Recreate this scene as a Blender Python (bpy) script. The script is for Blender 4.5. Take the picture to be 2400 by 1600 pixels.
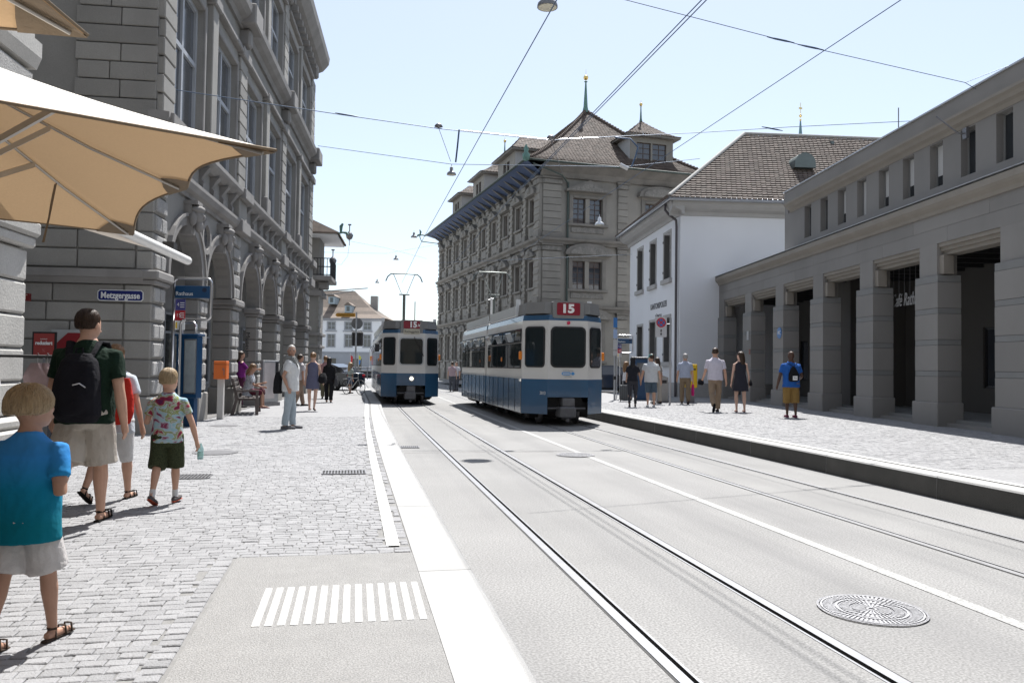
import bpy, bmesh, math, random
from mathutils import Matrix, Vector
random.seed(7)
for _o in list(bpy.data.objects): bpy.data.objects.remove(_o)
SC = bpy.context.scene
COL = SC.collection
R_ = math.radians
# ------------------------------------------------------------------ camera
EYE = Vector((0, 0, 1.52)); FPX = 1867.0
def _axes(a, p, r):
    a, p, r = R_(a), R_(p), R_(r)
    fh = Vector((math.sin(a), math.cos(a), 0)); rh = Vector((math.cos(a), -math.sin(a), 0)); u = Vector((0, 0, 1))
    fw = math.cos(p)*fh + math.sin(p)*u; up = -math.sin(p)*fh + math.cos(p)*u
    return math.cos(r)*rh + math.sin(r)*up, math.cos(r)*up - math.sin(r)*rh, fw
CR, CU, CF = _axes(11.4, 1.78, 0.8)
cam_d = bpy.data.cameras.new('camera'); cam_d.lens = 36*FPX/2400; cam_d.sensor_width = 36
cam_d.clip_start = 0.05; cam_d.clip_end = 3000
cam = bpy.data.objects.new('camera', cam_d); COL.objects.link(cam)
M = Matrix.Identity(4)
for i in range(3):
    M[i][0] = CR[i]; M[i][1] = CU[i]; M[i][2] = -CF[i]; M[i][3] = EYE[i]
cam.matrix_world = M; SC.camera = cam
# ------------------------------------------------------------------ sky, sun, exposure
SUN_AZ, SUN_EL = 23.5, 59.0          # azimuth clockwise from +Y
wd = bpy.data.worlds.new('World'); SC.world = wd; wd.use_nodes = True
nt = wd.node_tree; nt.nodes.clear()
sk = nt.nodes.new('ShaderNodeTexSky'); sk.sky_type = 'NISHITA'; sk.sun_disc = False
sk.sun_elevation = R_(SUN_EL); sk.sun_rotation = R_(SUN_AZ); sk.air_density = 1.0; sk.dust_density = 0.7; sk.ozone_density = 1.0; sk.altitude = 400
bg = nt.nodes.new('ShaderNodeBackground'); bg.inputs[1].default_value = 0.10
wo = nt.nodes.new('ShaderNodeOutputWorld')
hz = nt.nodes.new('ShaderNodeMixRGB'); hz.inputs[0].default_value = 0.38; hz.inputs[2].default_value = (6.3, 6.4, 6.5, 1)      # even summer haze over the whole sky
nt.links.new(sk.outputs[0], hz.inputs[1]); nt.links.new(hz.outputs[0], bg.inputs[0]); nt.links.new(bg.outputs[0], wo.inputs[0])
sd = bpy.data.lights.new('sun', 'SUN'); sd.energy = 4.6; sd.angle = R_(0.53); sd.color = (1, 0.975, 0.94)
sun = bpy.data.objects.new('sun', sd); COL.objects.link(sun)
SUND = Vector((math.sin(R_(SUN_AZ))*math.cos(R_(SUN_EL)), math.cos(R_(SUN_AZ))*math.cos(R_(SUN_EL)), math.sin(R_(SUN_EL))))
sun.rotation_euler = SUND.to_track_quat('Z', 'Y').to_euler()
sun.location = SUND*200
vs = SC.view_settings; vs.view_transform = 'Standard'; vs.look = 'None'; vs.exposure = 0.87; vs.gamma = 1; vs.use_curve_mapping = False
SC.render.engine = 'CYCLES'; SC.cycles.max_bounces = 6; SC.cycles.diffuse_bounces = 3; SC.cycles.transparent_max_bounces = 8

# ------------------------------------------------------------------ pixel <-> world helpers (photo 2400 x 1600)
def ray(x, y): return (x-1200)/FPX*CR - (y-800)/FPX*CU + CF
def G(x, y, z=0.0):
    d = ray(x, y); return EYE + d*((z-EYE.z)/d.z)
def D(x, y, t): return EYE + ray(x, y)*t
def onplane(x, y, p, az):
    n = Vector((math.cos(az), -math.sin(az), 0)); d = ray(x, y); return EYE + d*(n.dot(Vector(p)-EYE)/n.dot(d))
# ------------------------------------------------------------------ materials
MATS = {}
def mat(name, col, rough=0.8, var=0.12, scale=4.0, bump=0.0, bscale=60.0, metal=0.0, island=0.0, objr=0.0, spec=0.5, coat=0.0, emit=None, stain=0.0, stcol=(0.08, 0.075, 0.07), sscale=0.7, trans=0.0, speck=0.0, speckscale=120, sstretch=(1, 1, .35)):
    if name in MATS: return MATS[name]
    m = bpy.data.materials.new(name); m.use_nodes = True; MATS[name] = m
    n = m.node_tree.nodes; L = m.node_tree.links.new; b = n['Principled BSDF']
    b.inputs['Roughness'].default_value = rough; b.inputs['Metallic'].default_value = metal
    b.inputs['Specular IOR Level'].default_value = spec; b.inputs['Coat Weight'].default_value = coat
    b.inputs['Base Color'].default_value = (*col, 1)
    if trans: b.inputs['Transmission Weight'].default_value = trans
    if emit: b.inputs['Emission Color'].default_value = (*col, 1); b.inputs['Emission Strength'].default_value = emit
    geo = n.new('ShaderNodeNewGeometry')
    def noise(sc, det=4, stretch=None):
        t = n.new('ShaderNodeTexNoise'); t.inputs['Scale'].default_value = sc; t.inputs['Detail'].default_value = det
        if stretch:
            mp = n.new('ShaderNodeMapping'); mp.inputs['Scale'].default_value = stretch; L(geo.outputs['Position'], mp.inputs[0]); L(mp.outputs[0], t.inputs['Vector'])
        else: L(geo.outputs['Position'], t.inputs['Vector'])
        return t
    out = None
    if var:
        t = noise(scale); mx = n.new('ShaderNodeMixRGB')
        mx.inputs[1].default_value = (*[c*(1-var*1.6) for c in col], 1); mx.inputs[2].default_value = (*[min(1, c*(1+var*1.6)) for c in col], 1)
        L(t.outputs['Fac'], mx.inputs[0]); out = mx.outputs[0]
    def mul(out, facsock, lo, hi):
        mr = n.new('ShaderNodeMapRange'); mr.inputs[3].default_value = lo; mr.inputs[4].default_value = hi; L(facsock, mr.inputs[0])
        v = n.new('ShaderNodeMixRGB'); v.blend_type = 'MULTIPLY'; v.inputs[0].default_value = 1
        if out is None: v.inputs[1].default_value = (*col, 1)
        else: L(out, v.inputs[1])
        cmb = n.new('ShaderNodeCombineColor')
        for k in range(3): L(mr.outputs[0], cmb.inputs[k])
        L(cmb.outputs[0], v.inputs[2]); return v.outputs[0]
    if island: out = mul(out, geo.outputs['Random Per Island'], 1-island, 1+island)
    if objr:
        oi = n.new('ShaderNodeObjectInfo'); out = mul(out, oi.outputs['Random'], 1-objr, 1+objr)
    if speck:
        t = noise(speckscale, 2); cr = n.new('ShaderNodeValToRGB'); cr.color_ramp.elements[0].position = 0.35; cr.color_ramp.elements[1].position = 0.65
        L(t.outputs['Fac'], cr.inputs[0]); out = mul(out, cr.outputs[0], 1-speck, 1+speck)
    if stain:
        t = noise(sscale, 6, sstretch); cr = n.new('ShaderNodeValToRGB'); cr.color_ramp.elements[0].position = 0.48; cr.color_ramp.elements[1].position = 0.75
        L(t.outputs['Fac'], cr.inputs[0]); mm = n.new('ShaderNodeMath'); mm.operation = 'MULTIPLY'; mm.inputs[1].default_value = stain; L(cr.outputs[0], mm.inputs[0])
        mx = n.new('ShaderNodeMixRGB'); mx.inputs[2].default_value = (*stcol, 1); L(mm.outputs[0], mx.inputs[0])
        if out is None: mx.inputs[1].default_value = (*col, 1)
        else: L(out, mx.inputs[1])
        out = mx.outputs[0]
    if out is not None: L(out, b.inputs['Base Color'])
    if bump:
        t = noise(bscale, 3); bp = n.new('ShaderNodeBump'); bp.inputs['Strength'].default_value = bump; bp.inputs['Distance'].default_value = 0.02
        L(t.outputs['Fac'], bp.inputs['Height']); L(bp.outputs[0], b.inputs['Normal'])
    return m

# ------------------------------------------------------------------ mesh building
class MB:
    def __init__(s, M=None): s.v = []; s.f = []; s.m = []; s.s = []; s.M = M
    def add(s, vs, fs, mi=0, sm=False):
        o = len(s.v)
        if s.M is not None: vs = [s.M @ Vector(v) for v in vs]
        s.v.extend([tuple(v) for v in vs])
        for f in fs: s.f.append([o+i for i in f]); s.m.append(mi); s.s.append(sm)
    def box(s, x0, x1, y0, y1, z0, z1, c=0, mi=0):
        if c:
            c = min(c, .49*(x1-x0), .49*(y1-y0), .49*(z1-z0))
            X, Y, Z = (x0, x1), (y0, y1), (z0, z1); v = []; idx = {}
            for i in (0, 1):
                for j in (0, 1):
                    for k in (0, 1):
                        a = X[i]+(c if i == 0 else -c); b_ = Y[j]+(c if j == 0 else -c); d = Z[k]+(c if k == 0 else -c)
                        idx[i, j, k] = len(v); v += [(X[i], b_, d), (a, Y[j], d), (a, b_, Z[k])]
            F = []
            def q(a, sgn, t):
                ii = []
                for (p, r) in ((0, 0), (1, 0), (1, 1), (0, 1)):
                    key = [0, 0, 0]; key[a] = t; o = [x for x in range(3) if x != a]; key[o[0]] = p; key[o[1]] = r; ii.append(idx[tuple(key)]+a)
                return ii if (sgn > 0) else ii[::-1]
            F += [q(0, 1, 1), q(0, -1, 0), q(1, -1, 1), q(1, 1, 0), q(2, 1, 1), q(2, -1, 0)]
            for a in range(3):        # edges along axis a
                o = [x for x in range(3) if x != a]
                for p in (0, 1):
                    for r in (0, 1):
                        k0 = [0, 0, 0]; k1 = [0, 0, 0]; k0[o[0]] = k1[o[0]] = p; k0[o[1]] = k1[o[1]] = r; k1[a] = 1
                        A, B = idx[tuple(k0)], idx[tuple(k1)]
                        F.append([A+o[0], B+o[0], B+o[1], A+o[1]])
            for k in idx: F.append([idx[k], idx[k]+1, idx[k]+2])
            s.add(v, F, mi); return
        v = [(x0, y0, z0), (x1, y0, z0), (x1, y1, z0), (x0, y1, z0), (x0, y0, z1), (x1, y0, z1), (x1, y1, z1), (x0, y1, z1)]
        s.add(v, [(0, 3, 2, 1), (4, 5, 6, 7), (0, 1, 5, 4), (1, 2, 6, 5), (2, 3, 7, 6), (3, 0, 4, 7)], mi)
    def prism(s, poly, a0, a1, axis='x', mi=0, cap=True, sm=False):   # poly in the two other axes
        def P(a, p):
            return {'x': (a, p[0], p[1]), 'y': (p[0], a, p[1]), 'z': (p[0], p[1], a)}[axis]
        n = len(poly); v = [P(a0, p) for p in poly] + [P(a1, p) for p in poly]
        F = [(i, (i+1) % n, n+(i+1) % n, n+i) for i in range(n)]
        s.add(v, F, mi, sm)
        if cap: s.add(v, [tuple(range(n))[::-1], tuple(range(n, 2*n))], mi)
    def tube(s, pts, rad, n=6, mi=0, cap=True, sm=True):
        pts = [Vector(p) for p in pts]; k = len(pts)
        if not hasattr(rad, '__len__'): rad = [rad]*k
        v = []; up = None
        for i, p in enumerate(pts):
            t = (pts[min(i+1, k-1)]-pts[max(i-1, 0)]).normalized()
            if up is None or abs(up.dot(t)) > .98: up = Vector((0, 0, 1)) if abs(t.z) < .9 else Vector((1, 0, 0))
            a = t.cross(up).normalized(); b_ = a.cross(t).normalized(); up = b_
            ri = rad[i]; rx, ry = (ri if hasattr(ri, '__len__') else (ri, ri))
            for j in range(n):
                an = 2*math.pi*j/n; v.append(p + a*math.cos(an)*rx + b_*math.sin(an)*ry)
        F = [(i*n+j, i*n+(j+1) % n, (i+1)*n+(j+1) % n, (i+1)*n+j) for i in range(k-1) for j in range(n)]
        s.add(v, F, mi, sm)
        if cap: s.add(v, [tuple(range(n))[::-1], tuple(range((k-1)*n, k*n))], mi)
    def lathe(s, prof, n=12, mi=0, sm=True, cx=0, cy=0):   # prof [(r,z)]
        v = [(cx+r*math.cos(2*math.pi*j/n), cy+r*math.sin(2*math.pi*j/n), z) for r, z in prof for j in range(n)]
        F = [(i*n+j, i*n+(j+1) % n, (i+1)*n+(j+1) % n, (i+1)*n+j) for i in range(len(prof)-1) for j in range(n)]
        s.add(v, F, mi, sm)
        s.add(v, [tuple(range(n))[::-1], tuple(range((len(prof)-1)*n, len(prof)*n))], mi)
    def quad(s, a, b, c, d, mi=0): s.add([a, b, c, d], [(0, 1, 2, 3)], mi)
    def mesh(s, name, mats):
        me = bpy.data.meshes.new(name); me.from_pydata(s.v, [], s.f)
        for m in (mats if isinstance(mats, (list, tuple)) else [mats]): me.materials.append(m)
        me.polygons.foreach_set('material_index', s.m); me.polygons.foreach_set('use_smooth', s.s); me.update()
        return me
    def build(s, name, mats, parent=None, M=None, fix=False):
        me = s.mesh(name, mats)
        if fix: fixn(me)
        return link(name, me, parent, M)
def fixn(me):
    bm = bmesh.new(); bm.from_mesh(me); bmesh.ops.recalc_face_normals(bm, faces=bm.faces); bm.to_mesh(me); bm.free()
def link(name, data, parent=None, M=None):
    o = bpy.data.objects.new(name, data); COL.objects.link(o)
    if parent is not None: o.parent = parent
    if M is not None: o.matrix_basis = M
    return o
def tag(o, label, cat, group=None):
    o['label'] = label; o['category'] = cat
    if group: o['group'] = group
    return o
def structure(o): o['kind'] = 'structure'; return o
def stuff(o): o['kind'] = 'stuff'; return o
def empty(name, loc=(0, 0, 0), rz=0.0, label=None, cat=None, group=None):
    o = link(name, None); o.empty_display_size = .2; o.matrix_basis = Matrix.Translation(loc) @ Matrix.Rotation(rz, 4, 'Z')
    if label: tag(o, label, cat, group)
    return o
def copy_tree(o, parent=None):
    c = o.copy(); COL.objects.link(c)
    if parent is not None: c.parent = parent; c.matrix_basis = o.matrix_basis.copy()
    for ch in list(o.children): copy_tree(ch, c)
    return c
_bc = {}
def blockmesh(dx, dy, dz, c, m, jit=0):
    k = (round(dx, 3), round(dy, 3), round(dz, 3), round(c, 3), m.name, jit)
    if k not in _bc:
        b = MB(); b.box(-dx/2, dx/2, -dy/2, dy/2, -dz/2, dz/2, c); _bc[k] = b.mesh('block', m); fixn(_bc[k])
    return _bc[k]
class Face:
    """a wall plane: u to the right seen from outside, e inward, z up"""
    def __init__(s, parent, M=None): s.p = parent; s.M = M if M is not None else Matrix.Identity(4)
    def blk(s, name, m, u0, u1, e0, e1, z0, z1, c=0.0, parent=None):
        me = blockmesh(u1-u0, e1-e0, z1-z0, c, m)
        T = s.M @ Matrix.Translation(((u0+u1)/2, (e0+e1)/2, (z0+z1)/2))
        if parent is not None and parent is not s.p: T = parent.matrix_basis.inverted() @ T
        return link(name, me, parent if parent is not None else s.p, T)
    def put(s, name, mb, mats, parent=None, fix=False):
        T = s.M.copy()
        if parent is not None and parent is not s.p: T = parent.matrix_basis.inverted() @ T
        return mb.build(name, mats, parent if parent is not None else s.p, T, fix)
    def wall(s, name, m, u0, u1, z0, z1, holes, e=0.0, rec=0.3, parent=None):
        us = sorted({u0, u1, *[h[0] for h in holes], *[h[1] for h in holes]}); zs = sorted({z0, z1, *[h[2] for h in holes], *[h[3] for h in holes]})
        b = MB()
        for i in range(len(us)-1):
            for j in range(len(zs)-1):
                cu, cz = (us[i]+us[i+1])/2, (zs[j]+zs[j+1])/2
                if any(h[0] < cu < h[1] and h[2] < cz < h[3] for h in holes): continue
                b.quad((us[i], e, zs[j]), (us[i+1], e, zs[j]), (us[i+1], e, zs[j+1]), (us[i], e, zs[j+1]))
        for h in holes:
            a, c, p, q = h[:4]
            b.quad((a, e, p), (a, e, q), (a, e+rec, q), (a, e+rec, p)); b.quad((c, e, q), (c, e, p), (c, e+rec, p), (c, e+rec, q))
            b.quad((a, e, q), (c, e, q), (c, e+rec, q), (a, e+rec, q)); b.quad((c, e, p), (a, e, p), (a, e+rec, p), (c, e+rec, p))
        return s.put(name, b, m, parent)
    def window(s, u0, u1, z0, z1, e, mf, mg, mull=(), trans=(), fw=.06, fd=.07, panes=True, name='window'):
        b = MB(); b.box(u0, u0+fw, e, e+fd, z0, z1); b.box(u1-fw, u1, e, e+fd, z0, z1); b.box(u0+fw, u1-fw, e+.001, e+fd, z0, z0+fw); b.box(u0+fw, u1-fw, e+.001, e+fd, z1-fw, z1)
        us = [u0+fw] + [x for x in mull] + [u1-fw]; zs = [z0+fw] + [x for x in trans] + [z1-fw]
        for x in mull: b.box(x-fw*.5, x+fw*.5, e+.002, e+fd, z0+fw, z1-fw)
        for z in trans: b.box(u0+fw, u1-fw, e+.004, e+fd, z-fw*.5, z+fw*.5)
        w = s.put(name, b, mf)
        if panes:
            for i in range(len(us)-1):
                for j in range(len(zs)-1):
                    s.blk('pane', mg, us[i]+.002, us[i+1]-.002, e+fd*.5, e+fd*.5+.012, zs[j]+.002, zs[j+1]-.002, 0, w)
        return w
    def arch_panel(s, name, m, u0, u1, zs_, z1, r, e0, e1, n=14, parent=None):
        uc = (u0+u1)/2; b = MB(); A = []
        for i in range(n+1):
            t = math.pi - math.pi*i/n; A.append((uc+r*math.cos(t), zs_+r*math.sin(t)))
        pts = [(u0, zs_)] + A + [(u1, zs_)]
        top = [(u0, z1)] + [(min(max(a[0], u0), u1), z1) for a in A] + [(u1, z1)]
        for i in range(len(pts)-1):
            if abs(pts[i][0]-pts[i+1][0])+abs(pts[i][1]-pts[i+1][1]) < 1e-6: continue
            b.quad((pts[i][0], e0, pts[i][1]), (pts[i+1][0], e0, pts[i+1][1]), (top[i+1][0], e0, z1), (top[i][0], e0, z1))
            b.quad((pts[i+1][0], e0, pts[i+1][1]), (pts[i][0], e0, pts[i][1]), (pts[i][0], e1, pts[i][1]), (pts[i+1][0], e1, pts[i+1][1]))
        return s.put(name, b, m, parent)
    def arch_ring(s, name, m, uc, zs_, r0, r1, e0, e1, n=16, parent=None, a0=0, a1=math.pi):
        b = MB(); v = []
        for i in range(n+1):
            t = a0+(a1-a0)*i/n; c_, s_ = math.cos(t), math.sin(t)
            v += [(uc+r0*c_, e0, zs_+r0*s_), (uc+r1*c_, e0, zs_+r1*s_), (uc+r1*c_, e1, zs_+r1*s_), (uc+r0*c_, e1, zs_+r0*s_)]
        F = []
        for i in range(n):
            for k in range(4): F.append((4*i+k, 4*i+(k+1) % 4, 4*i+4+(k+1) % 4, 4*i+4+k))
        F += [(0, 1, 2, 3), (4*n+3, 4*n+2, 4*n+1, 4*n)]
        b.add(v, F); return s.put(name, b, m, parent, True)
    def cornice(s, name, m, u0, u1, prof, parent=None):   # prof: closed polygon of (e,z)
        b = MB(); b.prism(prof, u0, u1, 'x'); return s.put(name, b, m, parent, True)
def face_M(p, az):   # facade whose u axis points along azimuth az (clockwise from +Y)
    return Matrix.Translation(p) @ Matrix.Rotation(math.pi/2-az, 4, 'Z')
_fonts = {}
def text_mesh(txt, h, m, depth=.004, shear=0, space=1.0, bold=0.0):
    cu = bpy.data.curves.new('t', 'FONT'); cu.body = txt; cu.size = h*1.37; cu.extrude = depth; cu.align_x = 'CENTER'; cu.align_y = 'CENTER'; cu.shear = shear; cu.space_character = space; cu.offset = bold
    cu.resolution_u = 3
    o = bpy.data.objects.new('t', cu); COL.objects.link(o); dg = bpy.context.evaluated_depsgraph_get(); dg.update()
    me = bpy.data.meshes.new_from_object(o.evaluated_get(dg)); bpy.data.objects.remove(o); me.materials.clear(); me.materials.append(m)
    xs = [v.co.x for v in me.vertices]; w = max(xs)-min(xs) if xs else 0
    return me, w
def put_text(name, txt, h, m, parent, loc, xdir=(1, 0, 0), zdir=(0, 0, 1), width=None, **k):
    me, w = text_mesh(txt, h, m, **k); sx = width/w if width else 1
    x = Vector(xdir).normalized(); z = Vector(zdir).normalized(); y = z.cross(x)   # text normal = -y ... x cross z
    nrm = x.cross(z)
    Mx = Matrix(((x[0]*sx, z[0], nrm[0], loc[0]), (x[1]*sx, z[1], nrm[1], loc[1]), (x[2]*sx, z[2], nrm[2], loc[2]), (0, 0, 0, 1)))
    return link(name, me, parent, Mx)
# ================================================================== GROUND
M_road = mat('road_asphalt', (.238, .235, .230), .85, .12, .8, .2, 90, speck=.27, speckscale=68, stain=.6, stcol=(.135, .135, .137), sscale=1.0, sstretch=(1.5, .10, 1))
M_ground = mat('square_asphalt', (.30, .30, .30), .9, .12, .5, .2, 50)
M_sett = mat('granite_sett', (.258, .258, .264), .75, .10, 9, .4, 70, island=.12, speck=.12, speckscale=200)
M_settobj = mat('granite_sett_piece', (.258, .258, .264), .75, .10, 9, .4, 70, objr=.12, speck=.12, speckscale=200)
M_joint = mat('sett_joint', (.22, .195, .19), .95, .2, 20, .4, 80)
M_kerb = mat('kerb_granite', (.345, .343, .335), .7, .07, 3, .15, 120, objr=.06, speck=.12, speckscale=160, stain=.2, stcol=(.27, .265, .25), sscale=2.2)
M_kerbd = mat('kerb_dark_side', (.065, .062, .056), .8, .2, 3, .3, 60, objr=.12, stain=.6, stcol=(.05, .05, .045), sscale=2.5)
M_patch = mat('coarse_asphalt', (.275, .271, .264), .9, .08, 6, .6, 120, speck=.24, speckscale=110)
M_white = mat('white_road_paint', (.52, .52, .505), .7, .06, 5, .2, 120, speck=.10, speckscale=70, stain=.25, stcol=(.36, .355, .34), sscale=6)
M_linep = mat('worn_road_paint', (.36, .36, .35), .75, .1, 5, .3, 120, speck=.30, speckscale=48, stain=.4, stcol=(.27, .27, .265), sscale=3)
M_rail = mat('rail_steel', (.55, .55, .56), .3, .1, 8, 0, metal=.55)
M_groove = mat('rail_groove', (.02, .02, .02), .9, .2, 20)
M_tar = mat('tar_seam', (.05, .05, .05), .8, .3, 30, .5, 90)
M_iron = mat('cast_iron', (.20, .20, .21), .45, .2, 30, .3, 90, metal=.6)

def bend(y): return 0.0 if y < 10 else min(.14, 0.08*((y-10)/20.0)**2)
YS = [-14, -8, -3, 0, 2, 4, 6, 8, 10, 13, 16, 19, 22, 25, 28, 31, 34, 37, 40, 44, 48, 53, 58, 64, 70]
def strip(b, xa, xb, z, mi=0, ys=YS, za=None):
    for i in range(len(ys)-1):
        y0, y1 = ys[i], ys[i+1]
        b.quad((xa(y0), y0, z), (xb(y0), y0, z), (xb(y1), y1, z), (xa(y1), y1, z), mi)
def off(x, k=1.0): return lambda y: x + k*bend(y)
KL = lambda y: .86+min(.26, 3.2*bend(y)); KR = off(6.95, .6)
PZ, RZ = .10, .27

gb = MB(); gb.quad((-400, -60, -.03), (400, -60, -.03), (400, 900, -.03), (-400, 900, -.03))
structure(gb.build('ground', M_ground))
rails = [1.64, 2.66, 5.0, 6.0]
rb = MB(); HW = .062
edges = [KL] + [f for r in rails for f in (off(r-HW), off(r+HW))] + [KR]
for i in range(0, len(edges), 2): strip(rb, edges[i], edges[i+1], 0.0)
road = structure(rb.build('road', M_road))
for k, r in enumerate(rails):                     # grooved rails: head, groove, lip; groove on the inner side
    sgn = 1 if k % 2 == 0 else -1
    b = MB(); a = lambda d: off(r+sgn*d)
    def S(d0, d1, z, mi):
        xa, xb = (a(d0), a(d1)) if sgn > 0 else (a(d1), a(d0)); strip(b, xa, xb, z, mi)
    S(-.066, -.050, .002, 2); S(-.050, .014, .006, 0); S(.014, .046, -.035, 1); S(.046, .062, .003, 0)
    for d0, za, zb, mi in ((.014, -.035, .006, 1), (.046, -.035, .003, 1)):
        for i in range(len(YS)-1):
            y0, y1 = YS[i], YS[i+1]; f = a(d0); b.quad((f(y0), y0, za), (f(y1), y1, za), (f(y1), y1, zb), (f(y0), y0, zb), mi)
    rl = b.build('rail', [M_rail, M_groove, M_tar], road, fix=False)
# centre line and tar seams on the road
b = MB(); strip(b, off(3.94), off(4.05), .004); b.build('lane_line', M_linep, road)
b = MB(); strip(b, lambda y: KL(y)+.0, lambda y: KL(y)+.022, .003); b.build('gutter_seam', M_tar, road)
# expansion joints and oily streaks keep their own shape
b = MB()
for y in (13.9,): b.box(.95, 3.6, y, y+.008, .0015, .003)
stuff(b.build('road_joint', M_joint, road))
# ---------------------------------------------------------------- left pavement
M_pave = mat('pavement_bed', (.225, .222, .216), .95, .15, 12, .4, 60)
b = MB(); ys = YS
for i in range(len(ys)-1):
    y0, y1 = ys[i], ys[i+1]; b.quad((-60, y0, PZ-.008), (KL(y0)-.37, y0, PZ-.008), (KL(y1)-.37, y1, PZ-.008), (-60, y1, PZ-.008))
pave = structure(b.build('pavement', M_pave))
# far part of the pavement where single setts can no longer be told apart
M_settfar = mat('granite_setts_far', (.255, .255, .26), .8, .12, 5, .6, 28, speck=.12, speckscale=22)
b = MB(); yf = [22, 25, 28, 31, 34, 37, 40, 44, 48, 53, 58, 64, 70]
for i in range(len(yf)-1):
    y0, y1 = yf[i], yf[i+1]; b.quad((-60, y0, PZ-.002), (KL(y0)-.41, y0, PZ-.002), (KL(y1)-.41, y1, PZ-.002), (-60, y1, PZ-.002))
b.quad((-60, -14, PZ-.003), (-7, -14, PZ-.003), (-7, 22, PZ-.003), (-60, 22, PZ-.003))
stuff(b.build('distant_setts', M_settfar, pave))
def sett_verts(x0, x1, y0, y1, zt, zb, rng):
    j = lambda a: a + rng.uniform(-.003, .003)
    c = .0045; h = rng.uniform(-.002, .002); t1, t2, t3, t4 = [zt+h+rng.uniform(-.0025, .0025) for _ in range(4)]
    X0, X1, Y0, Y1 = j(x0), j(x1), j(y0), j(y1)
    v = [(X0, Y0, zb), (X1, Y0, zb), (X1, Y1, zb), (X0, Y1, zb), (X0, Y0, t1-c), (X1, Y0, t2-c), (X1, Y1, t3-c), (X0, Y1, t4-c),
         (X0+c*1.3, Y0+c*1.3, t1), (X1-c*1.3, Y0+c*1.3, t2), (X1-c*1.3, Y1-c*1.3, t3), (X0+c*1.3, Y1-c*1.3, t4)]
    f = [(8, 9, 10, 11), (4, 5, 9, 8), (5, 6, 10, 9), (6, 7, 11, 10), (7, 4, 8, 11), (0, 1, 5, 4), (1, 2, 6, 5), (2, 3, 7, 6), (3, 0, 4, 7)]
    return v, f
PX0, PX1, PY0, PY1 = -.80, KL(5)-.378, 3.55, 6.12          # the asphalt patch by the stop
rng = random.Random(3)
setts = []
y = 2.2
while y < 22.0:
    dy = rng.uniform(.078, .096); x = -6.6 + rng.uniform(0, .12); xe = KL(y)-.382
    while x < xe-.03:
        dx = rng.uniform(.09, .145)
        if xe-(x+dx) < .05: dx = xe-x
        cx, cy = x+dx/2, y+dy/2
        inp = PX0-.13 < cx < PX1+.1 and PY0-.05 < cy < PY1+.06
        w = .012*math.sin(cx*2.1+y*.9)
        wl = xe-.10 < 0
        if not inp and not (KL(y)-.56-.005 < cx < KL(y)-.46+.01 and cy > 6.3): setts.append((x+.002, x+dx-.003, y+w+.002, y+dy+w-.003))
        x += dx
    y += dy
yy = PY0-.3
while yy < PY1+.1:                                   # a soldier course along the patch
    setts.append((PX0-.125, PX0-.012, yy+.004, yy+.088)); yy += .094
setts.sort(key=lambda q: (q[0]+.6)**2*.5+(q[2])**2 if q[0] > -2.4 else 1e3+q[2])
def mk_sett(q, zt, name, parent, lst):
    v, f = sett_verts(*q, zt, zt-.03, rng)
    c = Vector(((q[0]+q[1])/2, (q[2]+q[3])/2, zt)); me = bpy.data.meshes.new('sett')
    me.from_pydata([tuple(Vector(p)-c) for p in v], [], f); me.materials.append(M_settobj)
    o = link('sett', me, parent, Matrix.Translation(c)); return o
vis = [q for q in setts if q[2] > 3.3 and q[0] > -1.9][:300]; vset = set(vis)
for q in vis: mk_sett(q, PZ, 'sett', pave, None)
b = MB()
for q in setts:
    if q in vset: continue
    v, f = sett_verts(*q, PZ, PZ-.03, rng); b.add(v, f)
stuff(b.build('paving_setts', M_sett, pave))
# kerb stones on the left, flush with the platform
ky = [-6, -3.6, -1.2, 1.15, 3.5, 5.55, 8.1, 10.6, 13.1, 15.6, 18.1, 20.6, 23.1, 25.6, 28.1, 30.6, 33.1, 35.6, 38.1, 40.6, 43.1, 45.6, 48.1]
for i in range(len(ky)-1):
    y0, y1 = ky[i]+.004, ky[i+1]-.004; b = MB(); n = 4; v = []
    for k in range(n+1):
        yk = y0+(y1-y0)*k/n; x0, x1 = KL(yk)-.375, KL(yk)
        v += [(x0, yk, -.02), (x0, yk, PZ), (x1-.012, yk, PZ+.001), (x1, yk, PZ-.012), (x1+.004, yk, -.02)]
    F = [(5*k+j, 5*k+j+1, 5*k+5+j+1, 5*k+5+j) for k in range(n) for j in range(4)] + [(0, 1, 2, 3, 4), tuple(range(5*n, 5*n+5))[::-1]]
    b.add(v, F); b.build('kerb_stone', M_kerb, pave, fix=True)
# white guide line set in the setts
b = MB(); ysl = [6.35, 9, 12, 16, 20, 24, 28, 32, 36, 40, 44]
strip(b, lambda y: KL(y)-.56, lambda y: KL(y)-.455, PZ+.004, 0, ysl); b.build('guide_line', M_white, pave)
b = MB(); b.box(-.785, PX1, 3.45, PY1, PZ-.02, PZ+.001); patch = b.build('asphalt_patch', M_patch, pave)
for k in range(14):                                    # tactile stripes
    t0 = k/13.0; pa = G(597+t0*396, 1469-t0*18, PZ); pb = G(631+t0*339, 1379-t0*15, PZ)
    wa, wb_ = .038, .038; rj = random.Random(k)
    b = MB(); b.add([(pa.x-wa/2, pa.y, PZ+.005), (pa.x+wa/2, pa.y, PZ+.005), (pb.x+wb_/2, pb.y, PZ+.005), (pb.x-wb_/2, pb.y, PZ+.005), (pa.x-wa/2-.003, pa.y-.003, PZ), (pa.x+wa/2+.003, pa.y-.003, PZ), (pb.x+wb_/2+.003, pb.y+.003, PZ), (pb.x-wb_/2-.003, pb.y+.003, PZ)],
          [(0, 1, 2, 3), (4, 5, 1, 0), (5, 6, 2, 1), (6, 7, 3, 2), (7, 4, 0, 3)]); o = b.build('tactile_stripe', M_white, patch)
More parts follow.
